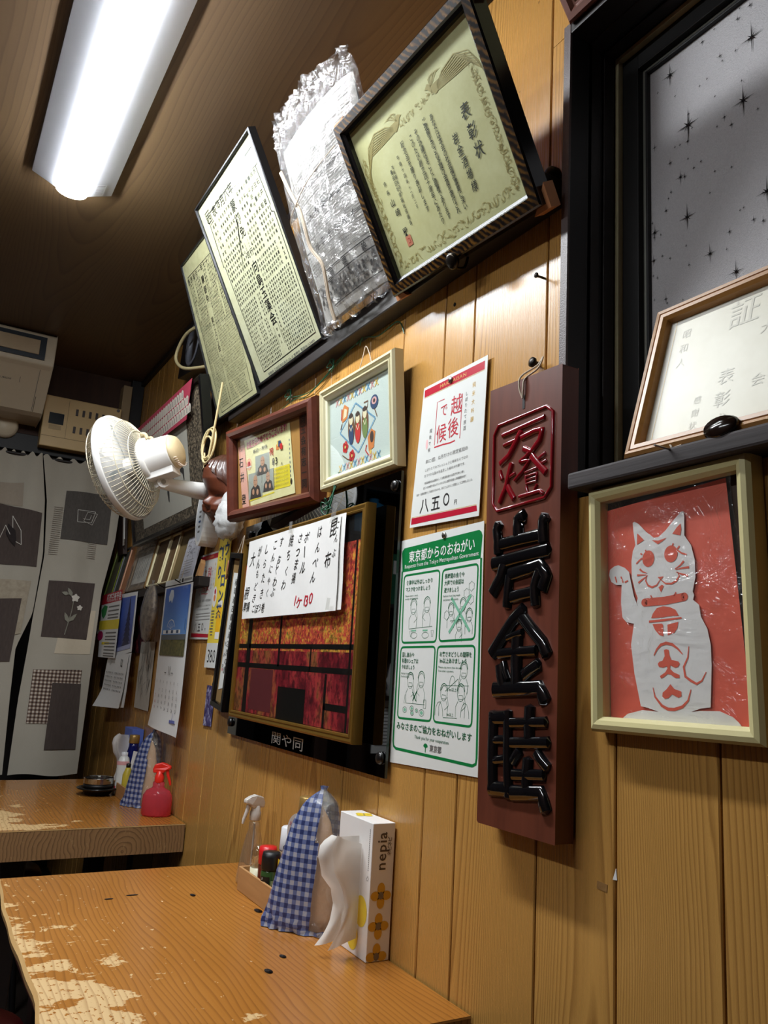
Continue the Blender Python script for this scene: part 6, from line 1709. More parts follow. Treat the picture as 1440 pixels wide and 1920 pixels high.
leaner('framed_photo', 'brown frame with white sheet inside crinkled clear wrap on the shelf rail', 'picture frame', 3.896, 3.533, 0.207, M_BROWNPIC, wood('tan_frame', (150, 116, 72), (120, 90, 52), 1, 30, .5), .02, pic=docpic, cover=clear('crinkled_wrap', (248, 248, 244), .08, .06, .6, 30, .06))
leaner('framed_photo', 'plain brown panel with cream right edge on the shelf rail', 'picture frame', 3.517, 3.314, 0.217, M_BROWNPIC, P('cream_edge_frame', (214, 202, 158), .4), .009, .022)
leaner('framed_photo', 'second brown panel with pale edge right of the crinkled wrap', 'picture frame', 3.300, 3.163, 0.217, M_BROWNPIC, MC['cream_edge_frame'], .008, .022)
leaner('framed_photo', 'olive board at the right of the shelf rail behind the scribbled card', 'picture frame', 3.150, 2.962, 0.217, P('olive_board', (116, 98, 62), .5), P('tan_edge', (150, 128, 86), .5), .006, .016)
t = thing('signed_card', 'grey card with scribbled handwriting at the right end of the shelf rail', 'card', wf(2.925, 1.548, .044, -9, 0, 0))
b = MB(); b.ext([(-.088, 0), (.085, 0), (.085, .165), (-.085, .165)], -.002, .002, P('grey_blue_card', (176, 176, 184), .6)); cd = b.build('card', t)
b = MB()
for k in range(24):
    x, y = rnd.uniform(-.07, .05), rnd.uniform(.085, .15); b.line([(x, y), (x + rnd.uniform(0, .03), y + rnd.uniform(-.012, .012)), (x + rnd.uniform(.0, .03), y + rnd.uniform(-.02, .01))], .002, .0025, M_GREYINK)
for k in range(6):
    b.line([(-.07, .02 + k * .010), (.05, .022 + k * .010)], .003, .0025, M_FAINT)
b.build('handwriting', cd)
t = thing('wood_offcut', 'pale wooden offcut at the right end of the shelf rail', 'wood block', wf(2.79, 1.5475, .034, -6, 0, 0)); b = MB(); b.ext([(-.016, 0), (.016, 0), (.022, .045), (.010, .06), (-.010, .018)], -.008, .008, M_TRAY); b.build('block', t)
for yy, zz, ll in ((2.95, 1.53, 'rightmost of the three dark nails in the front of the shelf rail'), (3.20, 1.53, 'middle one of the three dark nails in the front of the shelf rail'), (3.40, 1.53, 'leftmost of the three dark nails in the front of the shelf rail')):
    tag((lambda b: (b.tube([(0, 0, 0), (.006, .012, .03)], .0022, MC['old_nail'], 6), b.build('nail', None, wf(yy, zz, .046)))[-1])(MB()), ll, 'nail', 'nails in the shelf rail')

# large calligraphy in a black frame with granite-patterned mount, pink sheet over its top
M_GRAN = speckle('granite_mount', [(.38, (30, 27, 24)), (.5, (74, 66, 54)), (.62, (140, 126, 104))], 120, .5)
t = thing('framed_calligraphy', 'wide black frame with granite-patterned mount and brush calligraphy behind the fan', 'picture frame', wf(3.25, 1.756, .05, 10))
GX0, GX1, GH2 = -.562, .578, .50
cxm = (GX0 + GX1) / 2; gw = GX1 - GX0
b = MB(); b.frame(gw, GH2, [(0, -.03), (0, .004), (.006, .008), (.018, .006), (.022, -.002)], M_BLACK); b.rect(-gw / 2 + .002, .002, gw / 2 - .002, GH2 - .002, -.029, M_BLACKM); fr_ = b.build('frame', t, Matrix.Translation((cxm, 0, 0)))
b = MB(); b.rect(GX0 + .02, .02, GX1 - .02, GH2 - .02, -.004, M_GRAN); b.build('mount', t)
b = MB(); b.rect(-.371, .06, .358, GH2 - .06, -.0032, P('grey_white_paper', (176, 174, 162), .6, .04)); pp = b.build('calligraphy_paper', t)
b = MB(); z = -.0024
for pts, w in (([(.055, .20), (.06, .16), (.066, .12)], [.008, .03, .012]), ([(.20, .215), (.245, .225), (.28, .205), (.285, .17)], [.012, .03, .026, .008]), ([(.14, .20), (.16, .225), (.19, .21)], [.01, .026, .01]), ([(-.05, .22), (-.02, .30), (.05, .33)], [.02, .03, .012]), ([(-.2, .15), (-.15, .26), (-.08, .24)], [.02, .03, .01])):
    b.line(pts, w, z, P('washed_black_ink', (50, 50, 50), .5))
b.build('brush_strokes', pp)
t = thing('ranking_banner', 'long pink-bordered sheet of name strips pinned over the top of the calligraphy frame', 'banner', wf(3.25, 1.756, .062, 10))
b = MB(); b.ext([(-.34, .384), (.412, .372), (.512, .500), (-.32, .505)], -.0006, .0006, P('rose_pink_sheet', (180, 64, 86), .5)); sh = b.build('sheet', t)
b = MB(); z = .0010
for r in range(3):
    for k in range(24):
        x = -.30 + k * .0325 + r * -.012; y0 = .384 + (2 - r) * .034 + .004; ex = x + .05
        if x + .06 < .50 - (2 - r) * .03:
            b.poly([(x + .016, y0), (x + .046, y0), (x + .054, y0 + .026), (x + .040, y0 + .034), (x + .023, y0 + .027)], z, P('cream_name_strip', (206, 198, 184), .6))
            if k > 13 or r == 2:
                b.line([(x + .033, y0 + .004), (x + .037, y0 + .024)], .006, z + .0003, M_GREYINK)
b.build('name_strips', sh)

# black round-faced speaker high on the wall, cables
t = thing('wall_speaker', 'black wall speaker with round cone under the ceiling, behind the yellowed ranking sheet', 'speaker', wf(3.16, 2.40, .0))
b = MB(); b.ext([(-.19, .05), (.20, .0), (.20, .27), (-.15, .27)], .0, .05, M_BLACKM); b.build('cabinet', t, bevel=.006)
b = MB(); b.lathe([(.095, .052), (.085, .056), (.07, .050), (.03, .046), (0, .048)], P('grey_speaker_cone', (96, 98, 106), .4), 28, Matrix.Translation((-.0, .145, 0))); b.build('cone', t)
M_CABLE = P('ivory_cable', (206, 190, 142), .5)
mb = MB(); mb.tube([twv(2.93, 2.56, .06), twv(3.12, 2.57, .09), twv(3.22, 2.50, .10), twv(3.12, 2.42, .09), twv(2.92, 2.37, .06), twv(2.78, 2.34, .05)], .007, M_CABLE, 8); tag(mb.build('speaker_cable'), 'ivory cable looping out beside the black wall speaker', 'cable')
mb = MB()
def twc(y, z, off=.10):
    return (-off, y * .922, 1.26 + (z - 1.26) * .922)
mb.tube([twc(2.74, 2.26), twc(2.77, 2.15), twc(2.80, 2.05), twc(2.82, 1.99)], .004, M_CABLE, 8)
for r0, dz in ((.055, .0), (.045, .01), (.035, -.006)):
    mb.tube([twc(2.83 + (r0 * .9) * math.cos(a) + .02 * (r0 < .05), 2.04 + dz + r0 * 1.25 * math.sin(a), .10 + .008 * math.sin(a + r0 * 40)) for a in [2 * PI * k / 18 for k in range(18)]], .0038, M_CABLE, 7, True)
mb.tube([twc(2.88, 2.02), twc(2.85, 1.95), twc(2.78, 1.93)], .004, M_CABLE, 7)
tag(mb.build('fan_cable'), 'bundled ivory power cable hanging beside the mask', 'cable')
t = thing('framed_dark_panel', 'dark wooden board edge standing behind the calligraphy frame near the cable', 'board', wf(2.74, 2.12, .02)); b = MB(); b.ext([(-.09, 0), (.0, 0), (.03, .30), (-.05, .31)], -.015, .03, wood('plum_dark_board', (58, 34, 38), (38, 22, 26), 1, 30, .4)); b.build('board', t)

# ---- wall fan
M_FANW = P('fan_white', (224, 222, 218), .35, .02); M_WIRE = P('ivory_wire', (222, 212, 186), .4, .03); M_YELLOWED = P('yellowed_plastic', (206, 186, 148), .5, .1, 60)
H0 = Vector((-.208, 2.55, 1.93)); H1 = Vector((-.334, 2.662, 1.876)); ax = (H1 - H0).normalized()
zx = ax; yy_ = Vector((0, 0, 1)) - zx * zx.z; yy_.normalize(); xx_ = yy_.cross(zx)
FM = Matrix(((xx_.x, yy_.x, zx.x, H0.x), (xx_.y, yy_.y, zx.y, H0.y), (xx_.z, yy_.z, zx.z, H0.z), (0, 0, 0, 1)))
t = thing('wall_fan', 'white wall fan with wire guard tilted down, seen from behind', 'fan', FM)
b = MB(); b.lathe([(0, .0), (.030, .0), (.048, .008), (.056, .02), (.058, .028)], M_YELLOWED, 26)
for k in range(12):
    a = -.9 + k * .16; b.box(-.001 + .052 * math.cos(a - PI / 2), .001 + .052 * math.cos(a - PI / 2), .0525 * math.sin(a - PI / 2) - .001, .0525 * math.sin(a - PI / 2) + .001, .004, .024, P('pale_slots', (226, 208, 190), .5))
b.build('motor_end_cap', t)
b = MB(); b.lathe([(.058, .026), (.0605, .030), (.064, .105), (.066, .108)], M_FANW, 30); b.box(-.030, .030, -.076, -.045, .03, .125, M_FANW); b.build('motor_housing', t, bevel=.002)
b = MB(); b.lathe([(.066, .106), (.074, .108), (.076, .120), (.070, .130), (.03, .134), (0, .134)], M_FANW, 30); b.build('motor_flange', t)
b = MB(); b.tube([(-.02, .066, .100), (-.022, .082, .104), (-.022, .086, .118), (.02, .086, .118), (.022, .082, .104), (.02, .066, .100)], .006, M_YELLOWED, 8); b.build('carry_handle', t)
RR = .1745
prof_r = [(.060, .120), (.085, .126), (.115, .138), (.145, .158), (.165, .182), (RR, .205)]
prof_f = [(RR, .212), (.166, .236), (.145, .258), (.110, .272), (.070, .280), (.040, .282)]
b = MB()
for k in range(66):
    a = 2 * PI * k / 66
    b.tube([(r * math.cos(a), r * math.sin(a), s_) for r, s_ in prof_r], .0010, M_WIRE, 4, False, False)
for r, s_ in ((.062, .121), (.105, .1335), (.150, .163)):
    b.tube([(r * math.cos(2 * PI * k / 48), r * math.sin(2 * PI * k / 48), s_ - .0015) for k in range(48)], .0016, M_WIRE, 5, True)
o = b.build('rear_guard', t); o['kind'] = 'stuff'
b = MB()
for k in range(66):
    a = 2 * PI * k / 66
    b.tube([(r * math.cos(a), r * math.sin(a), s_) for r, s_ in prof_f], .0010, M_WIRE, 4, False, False)
for r, s_ in ((.155, .249), (.09, .277)):
    b.tube([(r * math.cos(2 * PI * k / 48), r * math.sin(2 * PI * k / 48), s_) for k in range(48)], .0016, M_WIRE, 5, True)
o = b.build('front_guard', t); o['kind'] = 'stuff'
b = MB(); b.lathe([(0, .284), (.042, .282), (.044, .279), (0, .276)], M_FANW, 24); b.build('front_badge', t)
b = MB(); b.lathe([(RR + .003, .196), (RR + .005, .200), (RR + .005, .216), (RR + .003, .219), (RR - .001, .216), (RR - .001, .199), (RR + .003, .196)], M_FANW, 64); b.build('guard_ring', t)
b = MB(); b.lathe([(0, .18), (.028, .18), (.03, .235), (.02, .245), (0, .246)], M_FANW, 20); b.build('hub', t)
M_BLADE = clear('grey_blade_plastic', (222, 226, 228), .3, -.03, 0, 1, .14, (150, 156, 160))
for q in range(4):
    def bl(u, v, q=q):
        a = q * PI / 2 + (u - .5) * 1.15 * (1 - .25 * (1 - v)); r = .028 + .122 * v
        return (r * math.cos(a), r * math.sin(a), .212 + (u - .5) * .042)
    b = MB(); b.grid(bl, 8, 6, M_BLADE); b.build('blade', t)
inv = FM.inverted()
def fl(p):
    return tuple(inv @ Vector(p))
b = MB(); b.tube([fl(p) for p in ((-.055, 2.684, 1.832), (-.12, 2.655, 1.826), (-.20, 2.625, 1.822), (-.262, 2.602, 1.820))], [.033, .028, .022, .018], M_FANW, 16); b.build('arm', t)
b = MB(); b.tube([fl(p) for p in ((-.245, 2.588, 1.822), (-.245, 2.626, 1.822))], .019, M_FANW, 16); b.tube([fl(p) for p in ((-.245, 2.607, 1.822), (-.262, 2.635, 1.850), (-.258, 2.632, 1.872))], [.014, .016, .024], M_FANW, 12); b.build('tilt_joint', t)
b = MB(); b.tube([fl(p) for p in ((-.245, 2.584, 1.822), (-.245, 2.589, 1.822))], .008, M_STEEL, 12); b.build('screw', t)
bm = inv @ wf(2.752, 1.752, .0)
b = MB(); pts = [(.052 * math.cos(2 * PI * k / 32), .102 * math.sin(2 * PI * k / 32)) for k in range(32)]; b.ext(pts, .001, .062, M_FANW); bp = b.build('wall_base', t, bm, bevel=.006)
b = MB(); b.ell(0, 0, .040, .088, .0625, P('control_face', (196, 200, 204), .35), 26)
for k in range(5):
    b.rect(-.012, -.055 + k * .018, .012, -.048 + k * .018, .0632, ST['navy'] if k == 2 else M_GREYINK)
b.build('control_face', bp)

# ---- carved mask and the white bag beside it
M_MASK = wood('red_brown_carving', (106, 54, 32), (64, 30, 18), 1, 34, .42, coat=.1, stretch=.25, bump=.25)
M_HAIR = wood('dark_carved_hair', (84, 46, 30), (44, 24, 16), 0, 70, .38, coat=.2, stretch=.15, bump=.7)
t = thing('carved_mask', 'carved red-brown wooden face mask with plump cheeks in profile beside the fan', 'mask', wf(2.605, 1.682, .004, 0, 4, -6) @ Matrix.Scale(1.06, 4))
WPF = [(0, .022), (.03, .046), (.07, .074), (.12, .086), (.18, .080), (.22, .066), (.245, .046), (.26, .012)]
DPF = [(0, .020), (.022, .052), (.038, .058), (.052, .060), (.064, .074), (.074, .072), (.083, .078), (.095, .076), (.112, .074), (.135, .090), (.165, .108), (.195, .108), (.225, .090), (.248, .055), (.26, .012)]
def face(u, v, lift=0.0):
    y = .26 * v; w = edge(WPF, y) + lift; x = (u * 2 - 1) * w
    q = max(0, 1 - (x / w) ** 2) ** .55
    zf = edge(DPF, y) * q
    zf += .019 * math.exp(-((x / .012) ** 2) - ((y - .090) / .013) ** 2)
    zf += .008 * math.exp(-((x / .009) ** 2) - ((y - .108) / .016) ** 2)
    for s_ in (-1, 1):
        zf += .024 * math.exp(-(((x - s_ * .046) / .026) ** 2) - ((y - .072) / .028) ** 2)
        zf -= .013 * math.exp(-(((x - s_ * .036) / .020) ** 2) - ((y - .114) / .0075) ** 2)
    zf += .010 * math.exp(-((x / .018) ** 2) - ((y - .060) / .007) ** 2) - .009 * math.exp(-((x / .02) ** 2) - ((y - .066) / .0035) ** 2)
    return (x, y, zf + lift)
b = MB(); b.grid(face, 48, 72, M_MASK); b.build('face', t)
b = MB()
def hair(u, v):
    vv = (.83 - .34 * (abs(u - .5) * 2) ** 1.5) * (1 - v) + .995 * v
    p = face(u, vv, .004)
    return (p[0], p[1], p[2] + .0022 * math.sin(u * 70 + v * 5))
b.grid(hair, 60, 16, M_HAIR); b.build('hair', t)
b = MB()
for s_ in (-1, 1):
    b.line([face(.5 + s_ * q, .445 - abs(q - .2) * .12, .0012)[:2] for q in (.12, .18, .24, .3)], .005, 0, M_HAIR)
b.v = [(x, y, face(min(.99, max(.01, (x / max(.01, edge(WPF, y)) + 1) / 2)), y / .26, .0016)[2]) for x, y, _z in b.v]
b.build('eye_line', t)
M_WBAG = clear('white_poly_bag', (240, 240, 240), .15, .10, .9, 30, .45, (238, 240, 240))
rnd.seed(21)
t = thing('plastic_bag', 'crumpled white plastic bag hanging between the mask and the birthday card frame', 'plastic bag', wf(2.49, 1.648, .045))
BP = [(0, .35), (.08, .75), (.25, 1.0), (.5, .92), (.75, .6), (.92, .28), (1, .12)]
jit = [[rnd.uniform(-1, 1) for _ in range(25)] for _ in range(21)]
def bagf(u, v):
    a = 2 * PI * u; i, j = int(round(v * 20)), int(round(u * 24)) % 24
    r = edge(BP, v) * (1 + .10 * jit[i][j])
    return (.074 * r * math.cos(a) + .03 * v, .185 * v + .006 * jit[i][(j + 5) % 24], .045 * r * math.sin(a))
mb = MB(); mb.grid(bagf, 24, 20, M_WBAG); mb.build('bag', t)
t_in = mb = MB(); mb.lathe([(0, .01), (.7, .03), (.85, .3), (.7, .6), (.3, .85), (0, .9)], P('bag_contents', (214, 214, 210), .8), 14, Matrix(((.062, 0, 0, .005), (0, 0, .185, 0), (0, .033, 0, 0), (0, 0, 0, 1)))); mb.build('contents', t)

# ---- air conditioner, breaker panel and curtain at the far end
M_ACW = P('aged_ivory_casing', (204, 190, 164), .45, .03); M_ACD = P('dark_blue_grille', (24, 34, 46), .4)
t = thing('air_conditioner', 'ivory wall air conditioner with dark outlet above the curtain, cut by the left edge', 'air conditioner', at(-.90, 4.10, 2.36))
def acp(x, Y, Z):
    return (x + .90, Y - 4.10, Z - 2.36)
b = MB(); pr = [(4.298, 2.700), (3.862, 2.700), (3.855, 2.690), (3.862, 2.552), (3.885, 2.536), (4.06, 2.375), (4.10, 2.365), (4.298, 2.365)]
v = [acp(-1.30, y, z) for y, z in pr] + [acp(-.502, y, z) for y, z in pr]; k = len(pr)
b.add(v, [tuple(range(k)), tuple(range(2 * k - 1, k - 1, -1))] + [(i, k + i, k + (i + 1) % k, (i + 1) % k)[::-1] for i in range(k)], M_ACW); b.build('casing', t, bevel=.006)
b = MB(); b.box(.90 - 1.29, .90 - .545, 3.8525 - 4.10, 3.868 - 4.10, 2.572 - 2.36, 2.682 - 2.36, M_ACD); b.build('outlet', t)
b = MB(); b.box(.90 - 1.285, .90 - .572, 3.846 - 4.10, 3.853 - 4.10, 2.592 - 2.36, 2.662 - 2.36, P('ivory_flap', (190, 170, 138), .5)); b.build('flap', t, bevel=.003)
b = MB(); b.box(.90 - .5475, .90 - .5455, 3.885 - 4.10 - .0, 3.887 - 4.10, .01, .17, M_GREYINK)
# front-cover joint and lettering follow the sloping lower front
n1, n2 = Vector(acp(0, 3.885, 2.536)), Vector(acp(0, 4.06, 2.375)); sd = (n2 - n1).normalized(); nn = Vector((0, sd.z, -sd.y))
SL = Matrix(((1, 0, 0, 0), (0, -sd.y, nn.y, n1.y + nn.y * .0012), (0, -sd.z, nn.z, n1.z + nn.z * .0012), (0, 0, 0, 1)))
b = MB(); b.rect(.346, -.235, .348, -.002, 0, M_GREYINK); b.rect(.352, -.235, .354, -.15, .0004, M_INK); b.build('cover_joint', t, SL)
b = MB()
for dx, dy in ((0, .008), (-.007, -.003), (.007, -.003)):
    b.poly([(.135 + dx, -.078 + dy - .007), (.135 + dx + .005, -.078 + dy), (.135 + dx, -.078 + dy + .007), (.135 + dx - .005, -.078 + dy)], 0, M_INK)
b.th('MITSUBISHI', .155, -.08, .013, 0, M_GREYINK, .235, .008); b.rect(.27, -.09, .272, -.06, 0, M_GREYINK); b.build('brand_lettering', t, SL)
t = thing('pipe_cover', 'ivory round pipe cover on the wall below the air conditioner', 'pipe cover', at(-.645, 4.265, 2.335)); b = MB(); b.lathe([(0, -.032), (.05, -.03), (.062, -.012), (.064, .03), (0, .03)], M_ACW, 22, Matrix.Rotation(-PI / 2, 4, 'X') @ Matrix.Scale(-1, 4, (0, 0, 1)) @ Matrix.Rotation(PI, 4, 'X')); b.build('escutcheon', t)
t = thing('breaker_panel', 'beige electrical breaker panel with two rows of switches above the curtain', 'breaker panel', at(-.29, 4.25, 2.255))
M_PANEL = P('beige_panel', (206, 176, 122), .45, .03)
x0, x1 = -.485 + .29, -.113 + .29
b = MB(); v = [(x0, .048, 0), (x1, .048, 0), (x1, .048, .285), (x0, .048, .285), (x0, -.055, 0), (x1, -.055, 0), (x1, -.055, .262), (x0, -.055, .262)]
b.add(v, [(4, 5, 6, 7), (7, 6, 2, 3), (0, 4, 7, 3), (5, 1, 2, 6), (0, 1, 5, 4)], M_PANEL); b.build('cover', t, bevel=.004)
b = MB(); b.box(x0 + .002, x1 - .002, -.0565, -.054, .052, .0535, P('panel_seam', (120, 98, 62), .6)); b.box(x0 + .114, x0 + .1152, -.0565, -.054, .055, .25, MC['panel_seam']); b.build('seam', t)
b = MB(); b.box(x0 + .028, x0 + .098, -.0572, -.054, .118, .175, P('dark_window', (28, 34, 40), .2)); b.build('meter_window', t); b = MB(); b.box(x0 + .032, x0 + .09, -.0568, -.054, .09, .112, P('small_rating_plate', (180, 154, 108), .5)); b.build('rating_plate', t)
for r in range(2):
    for k in range(7):
        b = MB(); b.box(x0 + .150 + k * .032 + r * -.003, x0 + .162 + k * .032 + r * -.003, -.060, -.054, .088 + (1 - r) * .092, .122 + (1 - r) * .092, P('dark_switch', (52, 38, 34), .4)); b.build('switch', t, bevel=.001)
b = MB(); b.lathe([(0, 0), (.008, 0), (.008, .003), (0, .003)], M_GREYINK, 14, Matrix.Translation((x1 - .018, -.0555, .25)) @ Matrix.Rotation(PI / 2, 4, 'X')); b.build('lock', t)
t = thing('cable_duct', 'beige vertical cable duct right of the breaker panel in the corner', 'duct', at(-.085, 4.25, 2.30)); b = MB(); b.box(-.028, .018, -.03, .048, 0, .36, P('dull_beige_duct', (150, 128, 94), .5)); b.build('cover', t, bevel=.003)

nt = NT('unbleached_curtain_linen'); co = nt.coord(); wv = nt.noise(nt.coord((500, 500, 500)), 1.0, 2, .5); nt.set(col=nt.mix(nt.math('ADD', nt.math('MULTIPLY', wv, .4), nt.math('MULTIPLY', nt.noise(co, 4, 3, .5), .5)), rgb((160, 152, 136)), rgb((188, 182, 168))), rough=.9, sheen=.2); nt.bump(wv, .2, .001); M_LINEN = nt.m
def cloth(name, c1, c2, sc=90, st_=(1, 1, 1)):
    nt = NT(name); nt.set(col=nt.mix(nt.noise(nt.coord(st_), sc, 3, .7), rgb(c1), rgb(c2)), rough=.92); return nt.m
M_DKPATCH = cloth('charcoal_linen', (62, 58, 54), (96, 90, 84), 160, (1, 1, .3)); M_BRPATCH = cloth('dark_brown_linen', (60, 50, 46), (88, 76, 70), 130, (1, 1, .2)); M_TAUPE = cloth('taupe_linen', (150, 138, 122), (166, 154, 138)); M_FLORAL = cloth('floral_beige', (138, 126, 108), (190, 178, 156), 46); M_BEIGEP = cloth('faint_beige_linen', (196, 182, 158), (206, 194, 172))
nt = NT('brown_gingham'); tc = nt.n('ShaderNodeTexCoord'); sp = nt.n('ShaderNodeSeparateXYZ'); nt.l(tc.outputs['Object'], sp.inputs[0])
aa = nt.math('GREATER_THAN', nt.math('FRACT', nt.math('MULTIPLY', sp.outputs[0], 58)), .5); bb = nt.math('GREATER_THAN', nt.math('FRACT', nt.math('MULTIPLY', sp.outputs[2], 58)), .5); nt.set(col=nt.ramp(nt.math('MULTIPLY', nt.math('ADD', aa, bb), .5), [(0, (200, 190, 176)), (.5, (126, 104, 90)), (1, (64, 46, 40))]), rough=.9); M_BGING = nt.m
CY = 4.20
def cs(x, z):
    return (-.87 + (x + .87) * .977, 1.26 + (z - 1.26) * .977)
def curtain(name, label, le, re, amp, seed, patches):
    """le/re = edge x (at the 4.3 m reading plane) by height"""
    t = thing('noren_curtain', label, 'curtain', at(0, CY, 0), 'noren curtain panels')
    def surf(x, z):
        """cloth depth at reading-plane x, z"""
        q = (2.215 - z) / 1.55
        f = amp * (math.sin(x * 34 + seed) * max(0.0, 1 - q) ** .6 + .6 * math.sin(x * 15 + 2 * seed + q * 1.5))
        return f
    def P3(x, z, d=0):
        X, Z = cs(x, z)
        return (X, surf(x, z) - d, Z)
    zt, zb = 2.225, .668
    b = MB(); b.grid(lambda u, v: (lambda z: P3(edge(le, z) + (edge(re, z) - edge(le, z)) * u, z + (.012 * math.sin(u * 40) if v > .99 else .006 * math.sin(u * 7) * (1 - v))))(zb + (zt - zb) * v), 44, 48, M_LINEN)
    cl = b.build('cloth', t)
    for nm, quad, m in patches:
        b = MB(); (ax_, az), (bx_, bz), (cx_, cz), (dx_, dz) = quad
        def pf(u, v):
            x = (ax_ * (1 - u) + bx_ * u) * (1 - v) + (dx_ * (1 - u) + cx_ * u) * v
            z = (az * (1 - u) + bz * u) * (1 - v) + (dz * (1 - u) + cz * u) * v
            return P3(x, z, .0022 + .001 * patches.index((nm, quad, m)))
        b.grid(pf, 12, 14, m); b.build(nm, cl)
    return t, cl, P3
LR = [(.66, -.402), (1.02, -.402), (1.26, -.392), (1.43, -.388), (1.725, -.375), (2.0, -.40), (2.24, -.45)]
RRr = [(.66, -.087), (1.57, -.081), (1.83, -.046), (2.24, -.035)]
tR, clR, PR = curtain('right', 'right linen curtain panel with dark patches, flower patch and brown check patch', LR, RRr, .010, .6,
    [('patch', [(-.27, 1.245), (-.10, 1.25), (-.097, 1.47), (-.25, 1.47)], M_BEIGEP), ('patch', [(-.34, 1.324), (-.124, 1.321), (-.118, 1.608), (-.338, 1.602)], M_BRPATCH), ('patch', [(-.313, 1.816), (-.084, 1.812), (-.086, 2.074), (-.314, 2.065)], M_DKPATCH), 
     ('patch', [(-.353, .908), (-.130, .912), (-.126, 1.172), (-.354, 1.163)], M_BGING), ('patch', [(-.258, .787), (-.110, .788), (-.123, 1.104), (-.26, 1.104)], M_BRPATCH)])
def onc(b, Pf, pts, w, m, d=.009):
    n_ = len(pts)
    for (xa, za), (xb, zb_) in zip(pts, pts[1:]):
        t_ = Vector((xb - xa, zb_ - za)).normalized(); nx_, nz_ = -t_.y * w / 2, t_.x * w / 2
        b.quad(Pf(xa - nx_, za - nz_, d), Pf(xb - nx_, zb_ - nz_, d), Pf(xb + nx_, zb_ + nz_, d), Pf(xa + nx_, za + nz_, d), m)
def leafc(b, Pf, x, z, a, l, w, m, d=.009):
    ca, sa = math.cos(a), math.sin(a)
    pts = [(0, 0), (.35 * l, w), (.7 * l, .7 * w), (l, 0), (.7 * l, -.7 * w), (.35 * l, -w)]
    b.add([Pf(x + p * ca - q * sa, z + p * sa + q * ca, d) for p, q in pts], [tuple(range(6))], m)
M_THR = P('white_stitching', (206, 202, 192), .8)
b = MB()
onc(b, PR, [(-.245, 1.91), (-.175, 1.915), (-.16, 1.975), (-.25, 1.972), (-.245, 1.91)], .0025, M_THR); onc(b, PR, [(-.215, 1.918), (-.17, 1.905), (-.15, 1.965), (-.20, 1.968), (-.215, 1.918)], .002, M_THR); onc(b, PR, [(-.22, 1.93), (-.185, 1.93), (-.18, 1.955)], .002, M_THR)
for k in range(24):
    z = 1.975 - k * .0105
    onc(b, PR, [(-.36, z), (-.318 if z > 1.82 else -.135, z)], .0022, P('brown_stitch_line', (120, 108, 96), .8), .004)
b.build('stitching', clR)
b = MB(); M_PETAL = P('cream_petals', (214, 208, 196), .8); M_LEAFP = P('grey_green_leaf', (136, 134, 120), .8)
onc(b, PR, [(-.235, 1.34), (-.225, 1.40), (-.215, 1.46), (-.212, 1.52)], .004, M_LEAFP)
for x, z, a, l in ((-.225, 1.40, 2.0, .055), (-.222, 1.405, .9, .055), (-.222, 1.53, 2.1, .05), (-.24, 1.54, 2.9, .035)):
    leafc(b, PR, x, z, a, l, .010, M_LEAFP)
for cx_, cz_, r_ in ((-.205, 1.525, .013), (-.178, 1.478, .009)):
    for k in range(5):
        a = 2 * PI * k / 5 + .3; leafc(b, PR, cx_, cz_, a, r_ * 1.7, r_ * .75, M_PETAL, .0095)
b.build('flower_applique', clR)
LL = [(.66, -.70), (2.24, -.72)]
RL = [(.66, -.425), (1.02, -.44), (1.26, -.447), (1.43, -.392), (1.725, -.383), (2.0, -.41), (2.24, -.455)]
tL, clL, PL = curtain('left', 'left linen curtain panel cut by the frame edge, with dark bird patch and floral strip', LL, RL, .011, 2.1,
    [('patch', [(-.64, 1.955), (-.508, 1.951), (-.517, 2.073), (-.65, 2.055)], M_TAUPE), ('patch', [(-.62, 1.655), (-.405, 1.661), (-.414, 1.933), (-.62, 1.955)], M_BRPATCH), ('patch', [(-.62, 1.28), (-.435, 1.331), (-.42, 1.588), (-.62, 1.586)], M_FLORAL), ('patch', [(-.68, 1.18), (-.466, 1.196), (-.452, 1.50), (-.66, 1.48)], M_BRPATCH)])
b = MB(); onc(b, PL, [(-.57, 1.85), (-.53, 1.78), (-.49, 1.76), (-.50, 1.83), (-.545, 1.90), (-.53, 1.78)], .003, M_THR); leafc(b, PL, -.56, 1.86, -1.2, .12, .022, P('dark_bird_cloth', (40, 32, 32), .9)); onc(b, PL, [(-.57, 1.85), (-.60, 1.74)], .0025, M_THR); b.build('bird_applique', clL)
mb = MB(); mb.tube([(-1.2, CY + .012, 2.195), (-.02, CY + .012, 2.195)], .008, M_DARK, 10); tag(mb.build('curtain_rod'), 'thin dark rod carrying the linen curtain panels', 'curtain rod')

# odds and ends by the curtain
t = thing('switch_plate', 'white switch plate low on the planks right of the curtain', 'switch plate', wf(4.66, 1.33, .0)); b = MB(); b.box(-.06, .06, 0, .118, 0, .008, M_CREAMPL); b.build('plate', t, bevel=.002)
b = MB(); b.box(-.02, .02, .035, .085, .008, .012, M_PAPER); b.build('rocker', t, bevel=.001)
t = thing('hanging_papers', 'white papers clipped in a dark holder between curtain and granite-mounted frame', 'papers', wf(4.14, 1.80, .03, 6))
b = MB(); b.ext([(-.15, -.04), (-.02, -.04), (-.02, .36), (-.13, .36)], -.02, 0, wood('dark_brown_holder', (64, 44, 36), (44, 30, 24), 1, 30, .5)); b.build('holder', t)
for k in range(3):
    b = MB(); b.ext([(-.01 + k * .03, .0 + k * .012), (.022 + k * .03, .0 + k * .012), (.03 + k * .03, .33), (.0 + k * .03, .33)], .002 + k * .006, .004 + k * .006, M_PAPER); b.build('paper', t)

